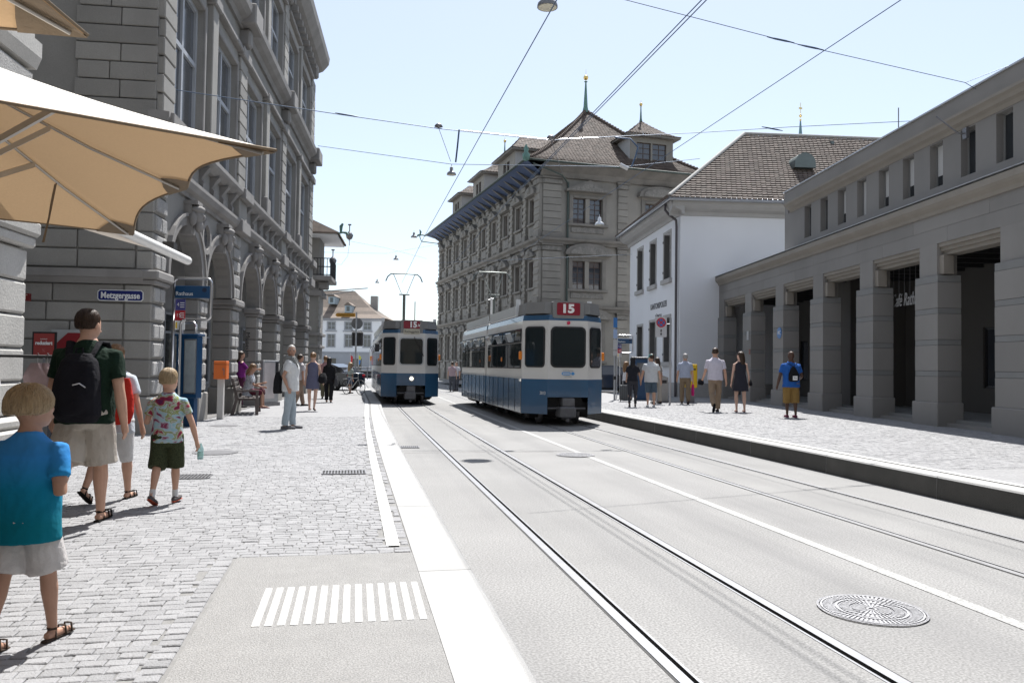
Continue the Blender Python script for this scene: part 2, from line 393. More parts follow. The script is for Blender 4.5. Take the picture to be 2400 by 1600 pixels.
# ---------------------------------------------------------------- right pavement (raised platform)
b = MB()
for i in range(len(YS)-1):
    y0, y1 = YS[i], YS[i+1]; b.quad((KR(y0)+.3, y0, RZ-.012), (70, y0, RZ-.012), (70, y1, RZ-.012), (KR(y1)+.3, y1, RZ-.012))
rp = structure(b.build('platform', M_pave))
b = MB(); yr = [-14, -8, -3, 0, 3, 6, 9]; yr2 = [27, 31, 34, 37, 40, 44, 48]
for lst in (yr, yr2):
    for i in range(len(lst)-1):
        y0, y1 = lst[i], lst[i+1]; b.quad((KR(y0)+.5, y0, RZ-.003), (60, y0, RZ-.003), (60, y1, RZ-.003), (KR(y1)+.5, y1, RZ-.003))
stuff(b.build('distant_setts', M_settfar, rp))
b = MB(); y = 9.0
while y < 27:
    dy = rng.uniform(.09, .11); x = KR(y)+.50
    while x < 14.6:
        dx = rng.uniform(.10, .16); b.add(*sett_verts(x+.004, x+dx-.005, y+.004, y+dy-.005, RZ, RZ-.03, rng)); x += dx
    y += dy
stuff(b.build('paving_setts', M_sett, rp))
ky = [1.6+2.28*i for i in range(20)]
for i in range(len(ky)-1):
    y0, y1 = ky[i]+.004, ky[i+1]-.004; x0, x1 = (KR(y0)+KR(y1))/2, 0
    b = MB(); v = []
    for yk in (y0, y1):
        xk = KR(yk); v += [(xk-.01, yk, -.02), (xk, yk, RZ-.02), (xk+.016, yk, RZ), (xk+.30, yk, RZ), (xk+.30, yk, -.02)]
    b.add(v, [(0, 1, 6, 5)], 1); b.add(v, [(1, 2, 7, 6), (2, 3, 8, 7), (3, 4, 9, 8), (0, 1, 2, 3, 4), (5, 6, 7, 8, 9)], 0); b.build('kerb_stone', [M_kerb, M_kerbd], rp, fix=True)
b = MB(); strip(b, lambda y: KR(y)+.34, lambda y: KR(y)+.47, RZ+.003, 0, [1.6, 6, 10, 14, 18, 22, 26, 30, 34, 38, 42, 46]); b.build('guide_line', M_white, rp)
# ---------------------------------------------------------------- iron covers and grates
def manhole(px, py, z, rad, label, fine=True):
    c = G(px, py, z); r = empty('manhole_cover', (c.x, c.y, z), .35, label, 'manhole cover')
    b = MB(); n = 40
    for r0, r1, h in ((0, rad*.93, .003), (rad*.95, rad, .008)):
        v = [(rr*math.cos(2*math.pi*k/n), rr*math.sin(2*math.pi*k/n), h) for rr in (max(r0, .002), r1) for k in range(n)]
        b.add(v, [(k, (k+1) % n, n+(k+1) % n, n+k) for k in range(n)])
    b.build('cover_plate', M_iron, r, fix=False)
    if fine:
        b = MB()
        for (ra, rb_, cnt, w) in ((.12, .36, 24, .5), (.40, .58, 40, .5), (.70, .88, 64, .5)):
            for k in range(cnt):
                a = 2*math.pi*k/cnt; da = math.pi/cnt*w
                p = [(rad*q*math.cos(a+s_*da), rad*q*math.sin(a+s_*da)) for q, s_ in ((ra, -1), (rb_, -1), (rb_, 1), (ra, 1))]
                b.prism(p, .003, .010, 'z')
        for r0, r1 in ((.06, .10), (.62, .66), (.90, .93)):
            v = [(rad*q*math.cos(2*math.pi*k/n), rad*q*math.sin(2*math.pi*k/n), h) for q, h in ((r0, .003), (r0, .010), (r1, .010), (r1, .003)) for k in range(n)]
            b.add(v, [(j*n+k, j*n+(k+1) % n, (j+1)*n+(k+1) % n, (j+1)*n+k) for k in range(n) for j in range(3)])
        stuff(b.build('raised_ribs', mat('worn_iron', (.42, .42, .43), .4, .2, 30, .2, 90, metal=.5), r))
manhole(2043, 1429, .002, .33, 'large round ribbed manhole cover near the lower right corner of the road')
manhole(1349, 1066, .005, .33, 'round manhole cover on the centre line just ahead of the nearer tram')
manhole(505, 1060, PZ+.003, .34, 'round manhole cover in the setts right of the tie-dye boy', False)
manhole(525, 997, PZ+.003, .30, 'pale round manhole cover in front of the orange box', False)
def grate(px, py, z, w, l, n, label):
    c = G(px, py, z); r = empty('drain_grate', (c.x, c.y, z), 0, label, 'drain grate')
    b = MB(); b.box(-w/2, w/2, -l/2, l/2, .0, .003); b.build('pit', M_groove, r)
    b = MB()
    for k in range(n+1):
        x = -w/2+w*k/n; b.box(x-.008, x+.008, -l/2, l/2, .003, .010)
    b.box(-w/2, w/2, -l/2-.02, -l/2, .003, .010); b.box(-w/2, w/2, l/2, l/2+.02, .003, .010)
    stuff(b.build('bars', M_iron, r))
grate(958, 1048, .002, .36, .3, 10, 'small drain grate in the road beside the left kerb')
grate(806, 1107, PZ+.003, .55, .3, 14, 'pale drain grate in the setts beside the white guide line')
grate(452, 1117, PZ+.003, .4, .34, 10, 'dark drain grate right behind the tie-dye boy')
# ================================================================== LEFT STONE BUILDING WITH THE ARCADE
M_st = mat('grey_sandstone', (.27, .26, .24), .85, .12, 1.5, .25, 30, objr=.16, stain=.45, stcol=(.16, .155, .15), sscale=.8, speck=.06, speckscale=60)
M_st2 = mat('sandstone_wall', (.255, .247, .23), .88, .10, 1.0, .2, 30, stain=.4, stcol=(.17, .165, .16), sscale=.5, speck=.05, speckscale=50)
M_stb = mat('bossed_sandstone', (.34, .335, .325), .9, .12, 3, .9, 45, objr=.10, speck=.16, speckscale=55)
M_stm = mat('moulded_sandstone', (.245, .235, .225), .85, .15, 2, .25, 30, stain=.5, stcol=(.13, .125, .12), sscale=1.2)
M_jt = mat('stone_joint', (.17, .165, .16), .95, .1, 5)
M_winf = mat('grey_window_paint', (.36, .38, .41), .55, .06, 4)
M_glass = mat('dark_window_glass', (.03, .035, .04), .06, .2, 1.5, .02, 3, spec=.8)
M_glass2 = mat('slate_window_glass', (.075, .08, .088), .12, .15, .9, .03, 2, spec=.9)
M_render = mat('grey_render', (.31, .31, .31), .9, .06, 1.5, .1, 40, stain=.25, stcol=(.25, .25, .25), sscale=.6)

P0 = G(376, 1009, .1); P0.z = 0
AZL = R_(4.4)
mus = empty('stone_arcade_building', P0, 0, 'tall grey sandstone building with a rusticated arcade along the left side of the street', 'building')
mus.matrix_basis = face_M(P0, AZL)
F = Face(mus)
piers = [(-.8, 0.0), (6.0, 6.95), (13.3, 14.2), (21.2, 22.4)]
ROWH = .375
def keystone(face, uc, z, root, k):
    b = MB(); b.prism([(uc-.13, z-.42), (uc+.13, z-.42), (uc+.2, z+.28), (uc-.2, z+.28)], -.14, .1, 'y')
    # hood, head, beard: a carved mask
    def ell(cx, cy, cz, rx, ry, rz, n=8, m=6):
        v = [(cx+rx*math.sin(math.pi*i/m)*math.cos(2*math.pi*j/n), cy+ry*math.sin(math.pi*i/m)*math.sin(2*math.pi*j/n), cz+rz*math.cos(math.pi*i/m)) for i in range(m+1) for j in range(n)]
        b.add(v, [(i*n+j, i*n+(j+1) % n, (i+1)*n+(j+1) % n, (i+1)*n+j) for i in range(m) for j in range(n)], 0, True)
    ell(uc, -.22, z-.02, .14, .15, .2); ell(uc, -.2, z+.14, .19, .2, .1); ell(uc, -.26, z-.22, .1, .1, .16); ell(uc, -.36, z-.04, .035, .05, .07)
    for s_ in (-1, 1): ell(uc+s_*.055, -.345, z+.02, .03, .025, .02); ell(uc+s_*.15, -.16, z-.08, .05, .09, .17)
    b.box(uc-.21, uc+.21, -.28, .08, z+.24, z+.32)
    face.put('carved_keystone', b, M_stm)
def pier(face, u0, u1, z0, z1, e1, boss=True, first=0):
    face.blk('pier_core', M_jt, u0+.03, u1-.03, .03, e1-.02, z0, z1)
    n = int(round((z1-z0)/ROWH)); h = (z1-z0)/n
    for k in range(n):
        a, b_ = z0+k*h+.012, z0+(k+1)*h-.012
        face.blk('stone_block', M_st, u0, u1, 0, e1, a, b_, .018)
        w = u1-u0
        if boss:
            if (k+first) % 2: face.blk('bossed_stone', M_stb, u0+.07, u0+w/2-.015, -.05, .02, a+.035, b_-.035, .02); face.blk('bossed_stone', M_stb, u0+w/2+.015, u1-.07, -.05, .02, a+.035, b_-.035, .02)
            else: face.blk('bossed_stone', M_stb, u0+.07, u1-.07, -.05, .02, a+.035, b_-.035, .02)
TH = .50; TI = .36
for k, (a, c) in enumerate(piers):
    F.blk('plinth', M_st, a-.1, c+.1, -.14, TH+.05, 0, .82, .03)
    pier(F, a, c, .82, 3.02, TH)
    F.blk('impost', M_stm, a-.06, c+.06, -.09, TH+.04, 3.02, 3.12, .02); F.blk('impost', M_stm, a-.13, c+.13, -.16, TH+.08, 3.12, 3.30, .03)
    pier(F, a, c, 3.30, 5.20, .3, True, 1)
for k in range(3):
    x0, x1 = piers[k][1], piers[k+1][0]; mid = (x0+x1)/2; hw = .36
    F.blk('plinth', M_st, mid-hw-.08, mid+hw+.08, -.08, TI+.05, 0, .78, .03); pier(F, mid-hw, mid+hw, .78, 3.02, TI)
    F.blk('impost', M_stm, mid-hw-.04, mid+hw+.04, -.06, TI+.04, 3.02, 3.12, .02); F.blk('impost', M_stm, mid-hw-.1, mid+hw+.1, -.11, TI+.08, 3.12, 3.30, .03)
    for (p, q) in ((x0, mid), (mid, x1)):
        uc = (p+q)/2 + (-.18 if q == mid else .18); r = (q-p)/2-.22
        F.arch_panel('arch_wall', M_st2, p, q, 3.30, 5.20, min(r, (q-p)/2-.05), .02, TI)
        uc = (p+q)/2
        F.arch_ring('archivolt', M_stm, uc, 3.30, r, r+.2, -.05, .3); F.arch_ring('archivolt_fillet', M_stm, uc, 3.30, r+.2, r+.27, -.09, .1)
        keystone(F, uc, 3.3+r+.22, mus, k)
        # infill of the arcade: wall, glazed shop window, transom
        F.blk('back_wall', M_render, p+.0, q+.0, 2.3, 2.45, 0, 5.2)
        w = F.window(p+.55, q-.55, .75, 3.0, 2.2, M_winf, M_glass, [(p+q)/2], [2.4], .07, .1)
    F.arch_ring('roundel', M_stm, mid, 4.55, .30, .42, -.07, .15, 20, None, 0, 2*math.pi)
    F.blk('roundel_glass', M_glass2, mid-.29, mid+.29, .012, .03, 4.28, 4.82)
F.blk('arcade_ceiling', M_render, -.7, 22.3, .3, 2.4, 5.21, 5.3); F.blk('arcade_floor', M_jt, -.7, 22.3, -.05, 2.4, .0, .115)
# string courses, bracket band
U0, U1 = -.8, 22.4
F.cornice('string_course', M_stm, U0-.2, U1+.2, [(.1, 5.20), (-.04, 5.20), (-.06, 5.28), (-.16, 5.34), (-.22, 5.46), (-.22, 5.54), (.1, 5.58)])
F.blk('bracket_band', M_st2, U0, U1, .0, .3, 5.56, 6.14)
F.cornice('sill_course', M_stm, U0-.2, U1+.2, [(.1, 6.12), (-.12, 6.14), (-.26, 6.24), (-.30, 6.30), (-.30, 6.40), (.1, 6.44)])
for k, (a, c) in enumerate(piers):
    F.blk('pedestal', M_st, a-.02, c+.02, -.18, .1, 5.56, 6.14, .02); F.blk('pedestal_block', M_stm, a-.08, c+.08, -.29, .1, 5.19, 5.55, .02); F.blk('pedestal_cap', M_stm, a-.08, c+.08, -.36, .1, 6.13, 6.43, .02)
WZ0, WZ1, UZ0, UZ1 = 6.44, 9.87, 11.9, 14.6
holes = []; wins = []
for k in range(3):
    x0, x1 = piers[k][1], piers[k+1][0]; mid = (x0+x1)/2
    for (p, q) in ((x0+.12, mid-.62), (mid+.62, x1-.12)): wins.append((p, q, k)); holes += [(p, q, WZ0, WZ1), (p, q, UZ0, UZ1)]
    F.blk('pilaster', M_st, mid-.26, mid+.26, -.16, .05, 6.44, 10.2, .02); F.blk('pedestal', M_stm, mid-.33, mid+.33, -.24, .05, 6.44, 7.0, .03); F.blk('capital', M_stm, mid-.33, mid+.33, -.24, .05, 10.2, 10.45, .03)
    F.blk('pilaster', M_st, mid-.22, mid+.22, -.13, .05, 11.75, 15.0, .02)
    for j in range(6):
        uc = x0+.5+(x1-x0-1.0)*j/5; b = MB(); b.prism([(.02, 5.6), (-.09, 5.62), (-.11, 5.78), (-.05, 5.86), (-.14, 6.0), (-.23, 6.12), (.02, 6.13)], uc-.11, uc+.11, 'x'); F.put('scroll_bracket', b, M_stm, None, True)
F.wall('wall', M_st2, U0, U1, 6.42, 11.4, [h for h in holes if h[3] < 11], 0, .25)
F.wall('wall', M_st2, U0, U1, 11.4, 16.2, [h for h in holes if h[3] > 11], 0, .25)
for (p, q, k) in wins:
    m_ = (p+q)/2
    F.window(p, q, WZ0, WZ1, .12, M_winf, M_glass2, [m_], [8.5], .11, .12); F.window(p, q, UZ0, UZ1, .12, M_winf, M_glass2, [m_], [13.5], .1, .12)
    for (z0, z1) in ((WZ0, WZ1), (UZ0, UZ1)):
        F.blk('architrave', M_stm, p-.16, p-.002, -.07, .06, z0, z1+.16, .02); F.blk('architrave', M_stm, q+.002, q+.16, -.07, .06, z0, z1+.16, .02); F.blk('lintel', M_stm, p, q, -.07, .06, z1+.003, z1+.16, .02)
        F.blk('lintel_frieze', M_st, p-.14, q+.14, -.04, .05, z1+.17, z1+.42, .01); F.blk('window_cornice', M_stm, p-.26, q+.26, -.2, .05, z1+.42, z1+.55, .03)
    F.blk('window_blind', mat('roller_blind', (.33, .34, .35), .7, .08, 3), p+.12, q-.12, .20, .21, 8.62, 9.75)
for k, (a, c) in enumerate(piers):
    n = 10; h = 3.75/n
    for j in range(n): F.blk('quoin_stone', M_st, a+(.0 if j % 2 else .04), c-(.0 if j % 2 else .04), -.12, .06, 6.46+j*h+.01, 6.46+(j+1)*h-.01, .02)
    F.blk('capital', M_stm, a-.06, c+.06, -.22, .05, 10.22, 10.5, .03)
    F.blk('console', M_stm, (a+c)/2-.2, (a+c)/2+.2, -.3, .05, 10.62, 11.12, .06)
    F.blk('cornice_block', M_stm, a-.05, c+.05, -.52, .05, 11.14, 11.74, .04)
    for j in range(8): F.blk('quoin_stone', M_st, a+(.0 if j % 2 else .04), c-(.0 if j % 2 else .04), -.12, .06, 11.78+j*.42+.01, 11.78+(j+1)*.42-.01, .02)
    F.blk('console', M_stm, (a+c)/2-.18, (a+c)/2+.18, -.32, .05, 15.25, 15.9, .08)
F.cornice('architrave_band', M_stm, U0-.05, U1+.05, [(.05, 10.5), (-.1, 10.5), (-.1, 10.62), (.05, 10.64)])
F.cornice('middle_cornice', M_stm, U0-.35, U1+.35, [(.05, 11.1), (-.08, 11.1), (-.14, 11.22), (-.28, 11.3), (-.40, 11.42), (-.42, 11.6), (.05, 11.7)])
F.cornice('roof_cornice', M_stm, U0-.65, U1+.65, [(.05, 15.75), (-.1, 15.75), (-.16, 15.95), (-.38, 16.05), (-.55, 16.25), (-.66, 16.4), (-.70, 16.7), (.05, 16.85)])
for j in range(34): F.blk('dentil', M_stm, U0+.2+j*.68, U0+.42+j*.68, -.30, .05, 15.55, 15.78, .02)
b = MB(); b.box(U0-.1, U1+.1, .0, 11, 16.80, 17.6); F.put('attic', b, M_st2)
b = MB(); b.box(U0+.1, U1-.05, .9, 11, 5.2, 16.8); F.put('inner_mass', b, M_st2)
# the end facing the alley, towards the camera
S = Face(mus, Matrix.Translation((-.8, 0, 0)) @ Matrix.Rotation(-math.pi/2, 4, 'Z'))     # u: towards the street corner at 0
S.wall('alley_wall', M_st2, -10, .0, .0, 17.5, [(-5.6, -3.6, .3, 3.0)], .06, .4)
S.blk('shop_door', M_glass, -5.5, -3.7, .4, .44, .3, 2.95)
n = 6; h = (3.02-.82)/n; rr = random.Random(5)
S.blk('plinth', M_st, -10, -.58, -.095, .1, 0, .82, .03)
for j in range(n):
    x = -.52
    while x > -9.5:
        w = rr.uniform(.9, 1.5); S.blk('stone_block', M_st, x-w+.012, x-.012, .0, .08, .82+j*h+.012, .82+(j+1)*h-.012, .018); x -= w
S.cornice('impost_band', M_stm, -10, -.14, [(.08, 3.02), (-.04, 3.02), (-.1, 3.12), (-.14, 3.14), (-.15, 3.29), (.08, 3.31)])
for j in range(5):
    x = -.32
    while x > -9.5:
        w = rr.uniform(.9, 1.5); S.blk('stone_block', M_st, x-w+.012, x-.012, .0, .08, 3.32+j*.375+.012, 3.32+(j+1)*.375-.012, .018); x -= w
S.cornice('string_course', M_stm, -10, -.3, [(.08, 5.22), (-.1, 5.22), (-.2, 5.42), (-.2, 5.54), (.08, 5.56)])
z = 5.6; j = 0
while z < 15.5:
    cuts = [-1.55, -.7, .0] if j % 2 else ([-1.5, -.9, .0] if j % 4 == 0 else [-1.55, .0])
    for q in range(len(cuts)-1): S.blk('quoin_stone', M_st, cuts[q]+.008, cuts[q+1]-.008, -.02, .08, z+.01, z+.35, .015)
    z += .36; j += 1
_i2 = Matrix.Translation((9.765, 0, 0)) @ Matrix.Rotation(-math.pi/2, 4, 'Z')
for zz_, ch_ in enumerate('Museum'): pass
put_text('museum_lettering', 'Museum', .13, mat('black_lettering', (.02, .02, .02), .6, .02), mus, (9.742, .27, 2.1), (0, 0, -1), (0, -1, 0), width=.8, depth=.002)
# enamel street sign on the corner
sg = empty('street_name_sign', (0, 0, 0), 0, 'small dark blue enamel sign reading Metzgergasse on the stone corner', 'street sign')
sg.matrix_basis = mus.matrix_basis @ S.M
M_navy = mat('navy_enamel', (.012, .02, .13), .25, .05, 3, spec=.6); M_whi = mat('white_enamel', (.75, .76, .76), .35, .03, 4)
b = MB(); b.prism([(-.99, 2.72), (-.95, 2.68), (-.18, 2.68), (-.14, 2.72), (-.14, 2.86), (-.18, 2.90), (-.95, 2.90), (-.99, 2.86)], -.03, -.012, 'y'); b.build('border_plate', M_whi, sg, fix=True)
b = MB(); b.prism([(-.975, 2.728), (-.943, 2.695), (-.187, 2.695), (-.155, 2.728), (-.155, 2.852), (-.187, 2.885), (-.943, 2.885), (-.975, 2.852)], -.034, -.030, 'y'); b.build('blue_field', M_navy, sg, fix=True)
put_text('lettering', 'Metzgergasse', .125, M_whi, sg, (-.565, -.037, 2.785), width=.72, depth=.002, bold=.004)
# ------------------------------------------------------------------ shop building at the very left edge
nb = empty('corner_shop_building', P0, 0, 'pale grey sandstone shop front at the left edge behind the parasols', 'building')
nb.matrix_basis = face_M(P0, AZL)
N = Face(nb); NC = -5.85
b = MB(); b.box(-22, NC-.05, .45, 10, 0, 15); N.put('inner_mass', b, M_st2)
M_stl = mat('pale_sandstone', (.44, .43, .405), .85, .12, 2, .3, 30, objr=.08, stain=.25, stcol=(.25, .24, .23), sscale=.9, speck=.08, speckscale=50)
for (a, c) in ((NC-1.15, NC), (NC-5.2, NC-4.1), (NC-9.3, NC-8.2)):
    N.blk('plinth', M_stl, a-.08, c+.08, -.16, .6, 0, .62, .03); N.blk('plinth_moulding', M_stl, a-.05, c+.05, -.1, .55, .62, .78, .05)
    for j in range(5): N.blk('stone_block', M_stl, a, c, -.0, .5, .79+j*.44+.01, .79+(j+1)*.44-.01, .03)
    N.blk('impost', M_stl, a-.06, c+.06, -.08, .56, 3.0, 3.15, .03); N.blk('impost', M_stl, a-.1, c+.1, -.13, .58, 3.15, 3.36, .04)
    for j in range(4):
        N.blk('stone_block', M_stl, a, c, 0, .5, 3.37+j*.5+.01, 3.37+(j+1)*.5-.01, .03); N.blk('bossed_stone', M_stb, a+.12, c-.12, -.05, .02, 3.37+j*.5+.07, 3.37+(j+1)*.5-.07, .02)
N.cornice('string_course', M_stl, -22, NC-.004, [(.5, 5.4), (-.04, 5.4), (-.10, 5.55), (-.10, 5.75), (.5, 5.8)])
N.wall('wall', M_stl, -22, NC, 5.8, 15, [(-8.9+i*-2.4, -7.6+i*-2.4, 6.6, 9.2) for i in range(5)], .0, .4)
for i in range(5): N.window(-8.9-2.4*i, -7.6-2.4*i, 6.6, 9.2, .25, M_winf, M_glass2, [-8.25-2.4*i], [8.2], .09, .1)
for i in range(2): N.blk('shop_window', M_glass, NC-4.1-4.1*i, NC-1.15-4.1*i, .3, .34, .6, 3.0); N.blk('fascia', mat('red_shop_fascia', (.25, .02, .02), .5, .05), NC-4.1-4.1*i, NC-1.15-4.1*i, .2, .3, 3.0, 3.5)
# ------------------------------------------------------------------ building with the balcony further on
bal = empty('balcony_building', P0, 0, 'stone house with a balcony and white eaves beyond the arcade building', 'building')
bal.matrix_basis = face_M(P0, AZL)
B = Face(bal)
b = MB(); b.box(26.0, 28.2, -.05, 9, 0, 8.2); B.put('wall', b, M_st2)
for z0, z1, ex in ((0, .7, .1), (2.35, 2.5, .12), (3.0, 3.15, .16), (5.1, 5.4, .18)): B.blk('string_course', M_stm, 25.9-ex+.1, 28.2+ex, -.05-ex, .6, z0, z1, .02)
for zz in range(13): B.blk('quoin_stone', M_st, 25.96, 26.6 if zz % 2 else 26.9, -.09, 0, .72+zz*.34, .72+zz*.34+.32, .02)
B.blk('balcony_slab', M_stm, 25.5, 28.4, -.75, 0.3, 5.9, 6.15, .04); B.blk('balcony_corbel', M_stm, 26.0, 26.4, -.55, .2, 5.45, 5.9, .06)
b = MB()
for i in range(19): b.tube([(25.58+i*.155, -.68, 6.15), (25.58+i*.155, -.68, 7.05)], .018, 4)
for i in range(6): b.tube([(25.56, -.68+i*.17, 6.15), (25.56, -.68+i*.17, 7.05)], .018, 4)
for z in (6.2, 6.62, 7.06): b.tube([(25.56, .2, z), (25.56, -.68, z), (28.4, -.68, z)], .025, 4)
for i in range(16):
    t = i*.17; b.tube([(25.65+t+.07*math.cos(a*.8), -.68, 6.4+.11*math.sin(a*.8)) for a in range(9)], .01, 3)
stuff(B.put('balcony_railing', b, mat('black_iron', (.02, .02, .022), .5, .2, 10)))
M_soff = mat('white_soffit', (.72, .73, .74), .7, .04, 2)
EX, EY = 24.9, -1.15
b = MB(); b.prism([(EX+.1, EY+.1), (29.3, EY+.1), (29.3, 9.5), (EX+.1, 9.5)], 8.2, 8.28, 'z'); B.put('eaves_soffit', b, M_soff)
M_tile = mat('brown_clay_tile', (.16, .125, .10), .85, .25, 3, .5, 25, island=.35, stain=.3, stcol=(.10, .095, .08), sscale=2)
b = MB(); b.add([(EX, EY, 8.28), (29.4, EY, 8.28), (29.4, 9.6, 8.28), (EX, 9.6, 8.28), (27, 4.6, 11.2), (27.4, 4.6, 11.2), (EX, EY, 8.36), (29.4, EY, 8.36), (29.4, 9.6, 8.36), (EX, 9.6, 8.36)],
    [(0, 1, 7, 6), (1, 2, 8, 7), (2, 3, 9, 8), (3, 0, 6, 9), (6, 7, 5, 4), (7, 8, 5), (8, 9, 4, 5), (9, 6, 4)]); B.put('roof', b, M_tile, None, True)
b = MB(); b.tube([(EX, EY, 8.3), (EX-.1, EY-.2, 8.33), (EX-.15, EY-.4, 8.3), (EX-.2, EY-.5, 8.2)], [.05, .05, .08, .03], 6); b.tube([(EX-.05, EY-.1, 8.35), (EX-.05, EY-.1, 8.65), (EX-.1, EY-.2, 8.8)], [.06, .09, .05], 6); B.put('gargoyle_spout', b, mat('verdigris_copper', (.10, .20, .17), .6, .3, 8, .3, 30, stain=.5, stcol=(.03, .05, .045)))
for dz in (0, .25):
    b = MB(); b.tube([(26.2, -.05, 5.35-dz), (26.2, -2.6+dz*3, 5.6-dz*.7)], .03, 5); B.put('flag_pole', b, mat('grey_metal', (.30, .31, .32), .45, .1, 4, metal=.7))
# ------------------------------------------------------------------ white house across the bridge, end of the street
DW = 130.0
wp = D(747, 880, DW); wp.z = 0
wh = empty('white_house', wp, 0, 'white three-storey house with a brown hipped roof closing the end of the street', 'house')
wh.matrix_basis = Matrix.Translation(wp) @ Matrix.Rotation(R_(-13), 4, 'Z')
W = Face(wh); sc_ = DW/FPX
M_plw = mat('white_plaster', (.70, .71, .72), .85, .04, .6, stain=.08, stcol=(.5, .5, .5), sscale=.3)
LX = -9.0; RX = 10.1
wx = [(-6.6, -5.5), (-3.0, -1.9), (1.3, 2.5), (4.15, 5.35), (7.2, 8.4)]
W.wall('wall', M_plw, LX, RX, 3.4, 8.7, [(a, c, 7.15, 8.35) for a, c in wx]+[(a, c, 4.3, 6.3) for a, c in wx], 0, .18)
M_gst = mat('grey_ground_floor', (.33, .34, .36), .85, .1, .5)
W.wall('ground_floor', M_gst, LX, RX, 0, 3.4, [(1.0, 2.8, 0, 2.4), (5.2, 7.0, 0, 2.4)], -.05, .3); W.blk('string_course', M_gst, LX-.1, RX+.1, -.16, .1, 3.3, 3.5)
for a in (1.0, 5.2): W.blk('gate', M_glass, a, a+1.8, .2, .25, 0, 2.4)
for a, c in wx:
    for z0, z1, tr in ((7.15, 8.35, [7.75]), (4.3, 6.3, [5.6])):
        W.window(a, c, z0, z1, .1, M_winf, M_glass2, [(a+c)/2], tr, .06, .06)
        W.blk('architrave', M_gst, a-.14, a-.002, -.06, .05, z0-.12, z1+.12); W.blk('architrave', M_gst, c+.002, c+.14, -.06, .05, z0-.12, z1+.12); W.blk('lintel', M_gst, a, c, -.06, .05, z1+.002, z1+.12); W.blk('window_sill', M_gst, a, c, -.09, .05, z0-.12, z0-.002)
    W.blk('window_hood', M_gst, a-.32, c+.32, -.22, .05, 6.75, 6.95, .03)
W.blk('side_wall', M_plw, LX, RX-.01, .2, 12, 3.4, 8.7); 
W.cornice('eaves_cornice', M_gst, LX-.3, RX+.3, [(.1, 8.55), (-.2, 8.6), (-.6, 8.75), (-.75, 8.8), (-.75, 8.92), (.1, 8.95)])
b = MB()
def curved_hip(b, x0, x1, y0, y1, z0, zr, xr0, xr1, yr, n=8, mi=0):
    rows = []
    for i in range(n+1):
        t = i/n; zt = z0+(zr-z0)*(t**1.35); rows.append([(x0+(xr0-x0)*t, y0+(yr-y0)*t, zt), (x1+(xr1-x1)*t, y0+(yr-y0)*t, zt), (x1+(xr1-x1)*t, y1+(yr-y1)*t, zt), (x0+(xr0-x0)*t, y1+(yr-y1)*t, zt)])
    for i in range(n):
        A, B_ = rows[i], rows[i+1]
        for k in range(4): b.quad(A[k], A[(k+1) % 4], B_[(k+1) % 4], B_[k], mi)
curved_hip(b, LX-.9, RX+1.0, -.9, 13, 8.95, 14.0, -3, 4.3, 6); W.put('roof', b, M_tile)
for (a, zb) in ((1.0, 11.4), (4.0, 9.9)):
    W.blk('dormer', mat('blue_grey_dormer', (.28, .34, .37), .7, .08), a, a+1.1, 1.2 if zb > 11 else .2, 5, zb, zb+1.25); W.blk('dormer_window', M_glass, a+.3, a+.8, 1.17 if zb > 11 else .17, 1.25 if zb > 11 else .25, zb+.25, zb+1.0)
    b = MB(); y0 = 1.0 if zb > 11 else .0; b.prism([(a-.15, zb+1.2), (a+1.25, zb+1.2), (a+.55, zb+1.75)], y0, 5, 'y'); W.put('dormer_roof', b, M_tile, None, True)
W.blk('chimney', M_st, 7.0, 8.2, 6, 7, 10.5, 13.2, .05)
# ================================================================== ROOF TILES
def tile_faces(Sf, rows, tw, lift, cb):
    for i in range(rows):
        v0, v1 = i/rows, min(1.0, (i+1.25)/rows)
        a, c = Sf(0, v0), Sf(1, v0); L = (c-a).length
        n = max(1, int(L/tw)); o = .5/n if i % 2 else 0
        for k in range(n+(1 if i % 2 else 0)):
            u0, u1 = max(0, k/n-o), min(1, (k+1)/n-o)
            if u1-u0 < .2/n: continue
            p00, p10, p01, p11 = Sf(u0, v0), Sf(u1, v0), Sf(u0, v1), Sf(u1, v1)
            nr = (p10-p00).cross(p01-p00)
            if nr.length < 1e-9: nr = Vector((0, 0, 1))
            nr.normalize(); g = (p10-p00)*.04; j = random.uniform(-.006, .008); dn = (p00-p01).normalized()*.03
            h = nr*(lift+j)
            mid0 = (p00+p10)/2
            v = [p00+g+h-dn*.6, (p00*.7+p10*.3)+h+dn*.4, (p00*.3+p10*.7)+h+dn*.4, p10-g+h-dn*.6, p11-g, p01+g, p00+g-dn*.6-nr*.01, p10-g-dn*.6-nr*.01, (p00*.7+p10*.3)+dn*.4-nr*.01, (p00*.3+p10*.7)+dn*.4-nr*.01]
            cb(v, [(0, 1, 2, 3, 4, 5), (6, 8, 1, 0), (8, 9, 2, 1), (9, 7, 3, 2)], v0)
def lerp(a, b, t): return a+(b-a)*t
def hip_side(A, B, C_, D_, ex=1.0):          # A,B lower edge, D_,C_ upper edge, concave by exponent
    A, B, C_, D_ = Vector(A), Vector(B), Vector(C_), Vector(D_)
    def Sf(u, v):
        lo, hi = lerp(A, B, u), lerp(D_, C_, u); p = lerp(lo, hi, v); p.z = lo.z+(hi.z-lo.z)*(v**ex); return p
    return Sf
def rel(root, px, py, e):                    # (u, z) on the plane e of a root frame
    Mi = root.matrix_basis.inverted(); o = Mi @ EYE; d = Mi.to_3x3() @ ray(px, py); t = (e-o.y)/d.y; p = o+d*t; return p.x, p.z
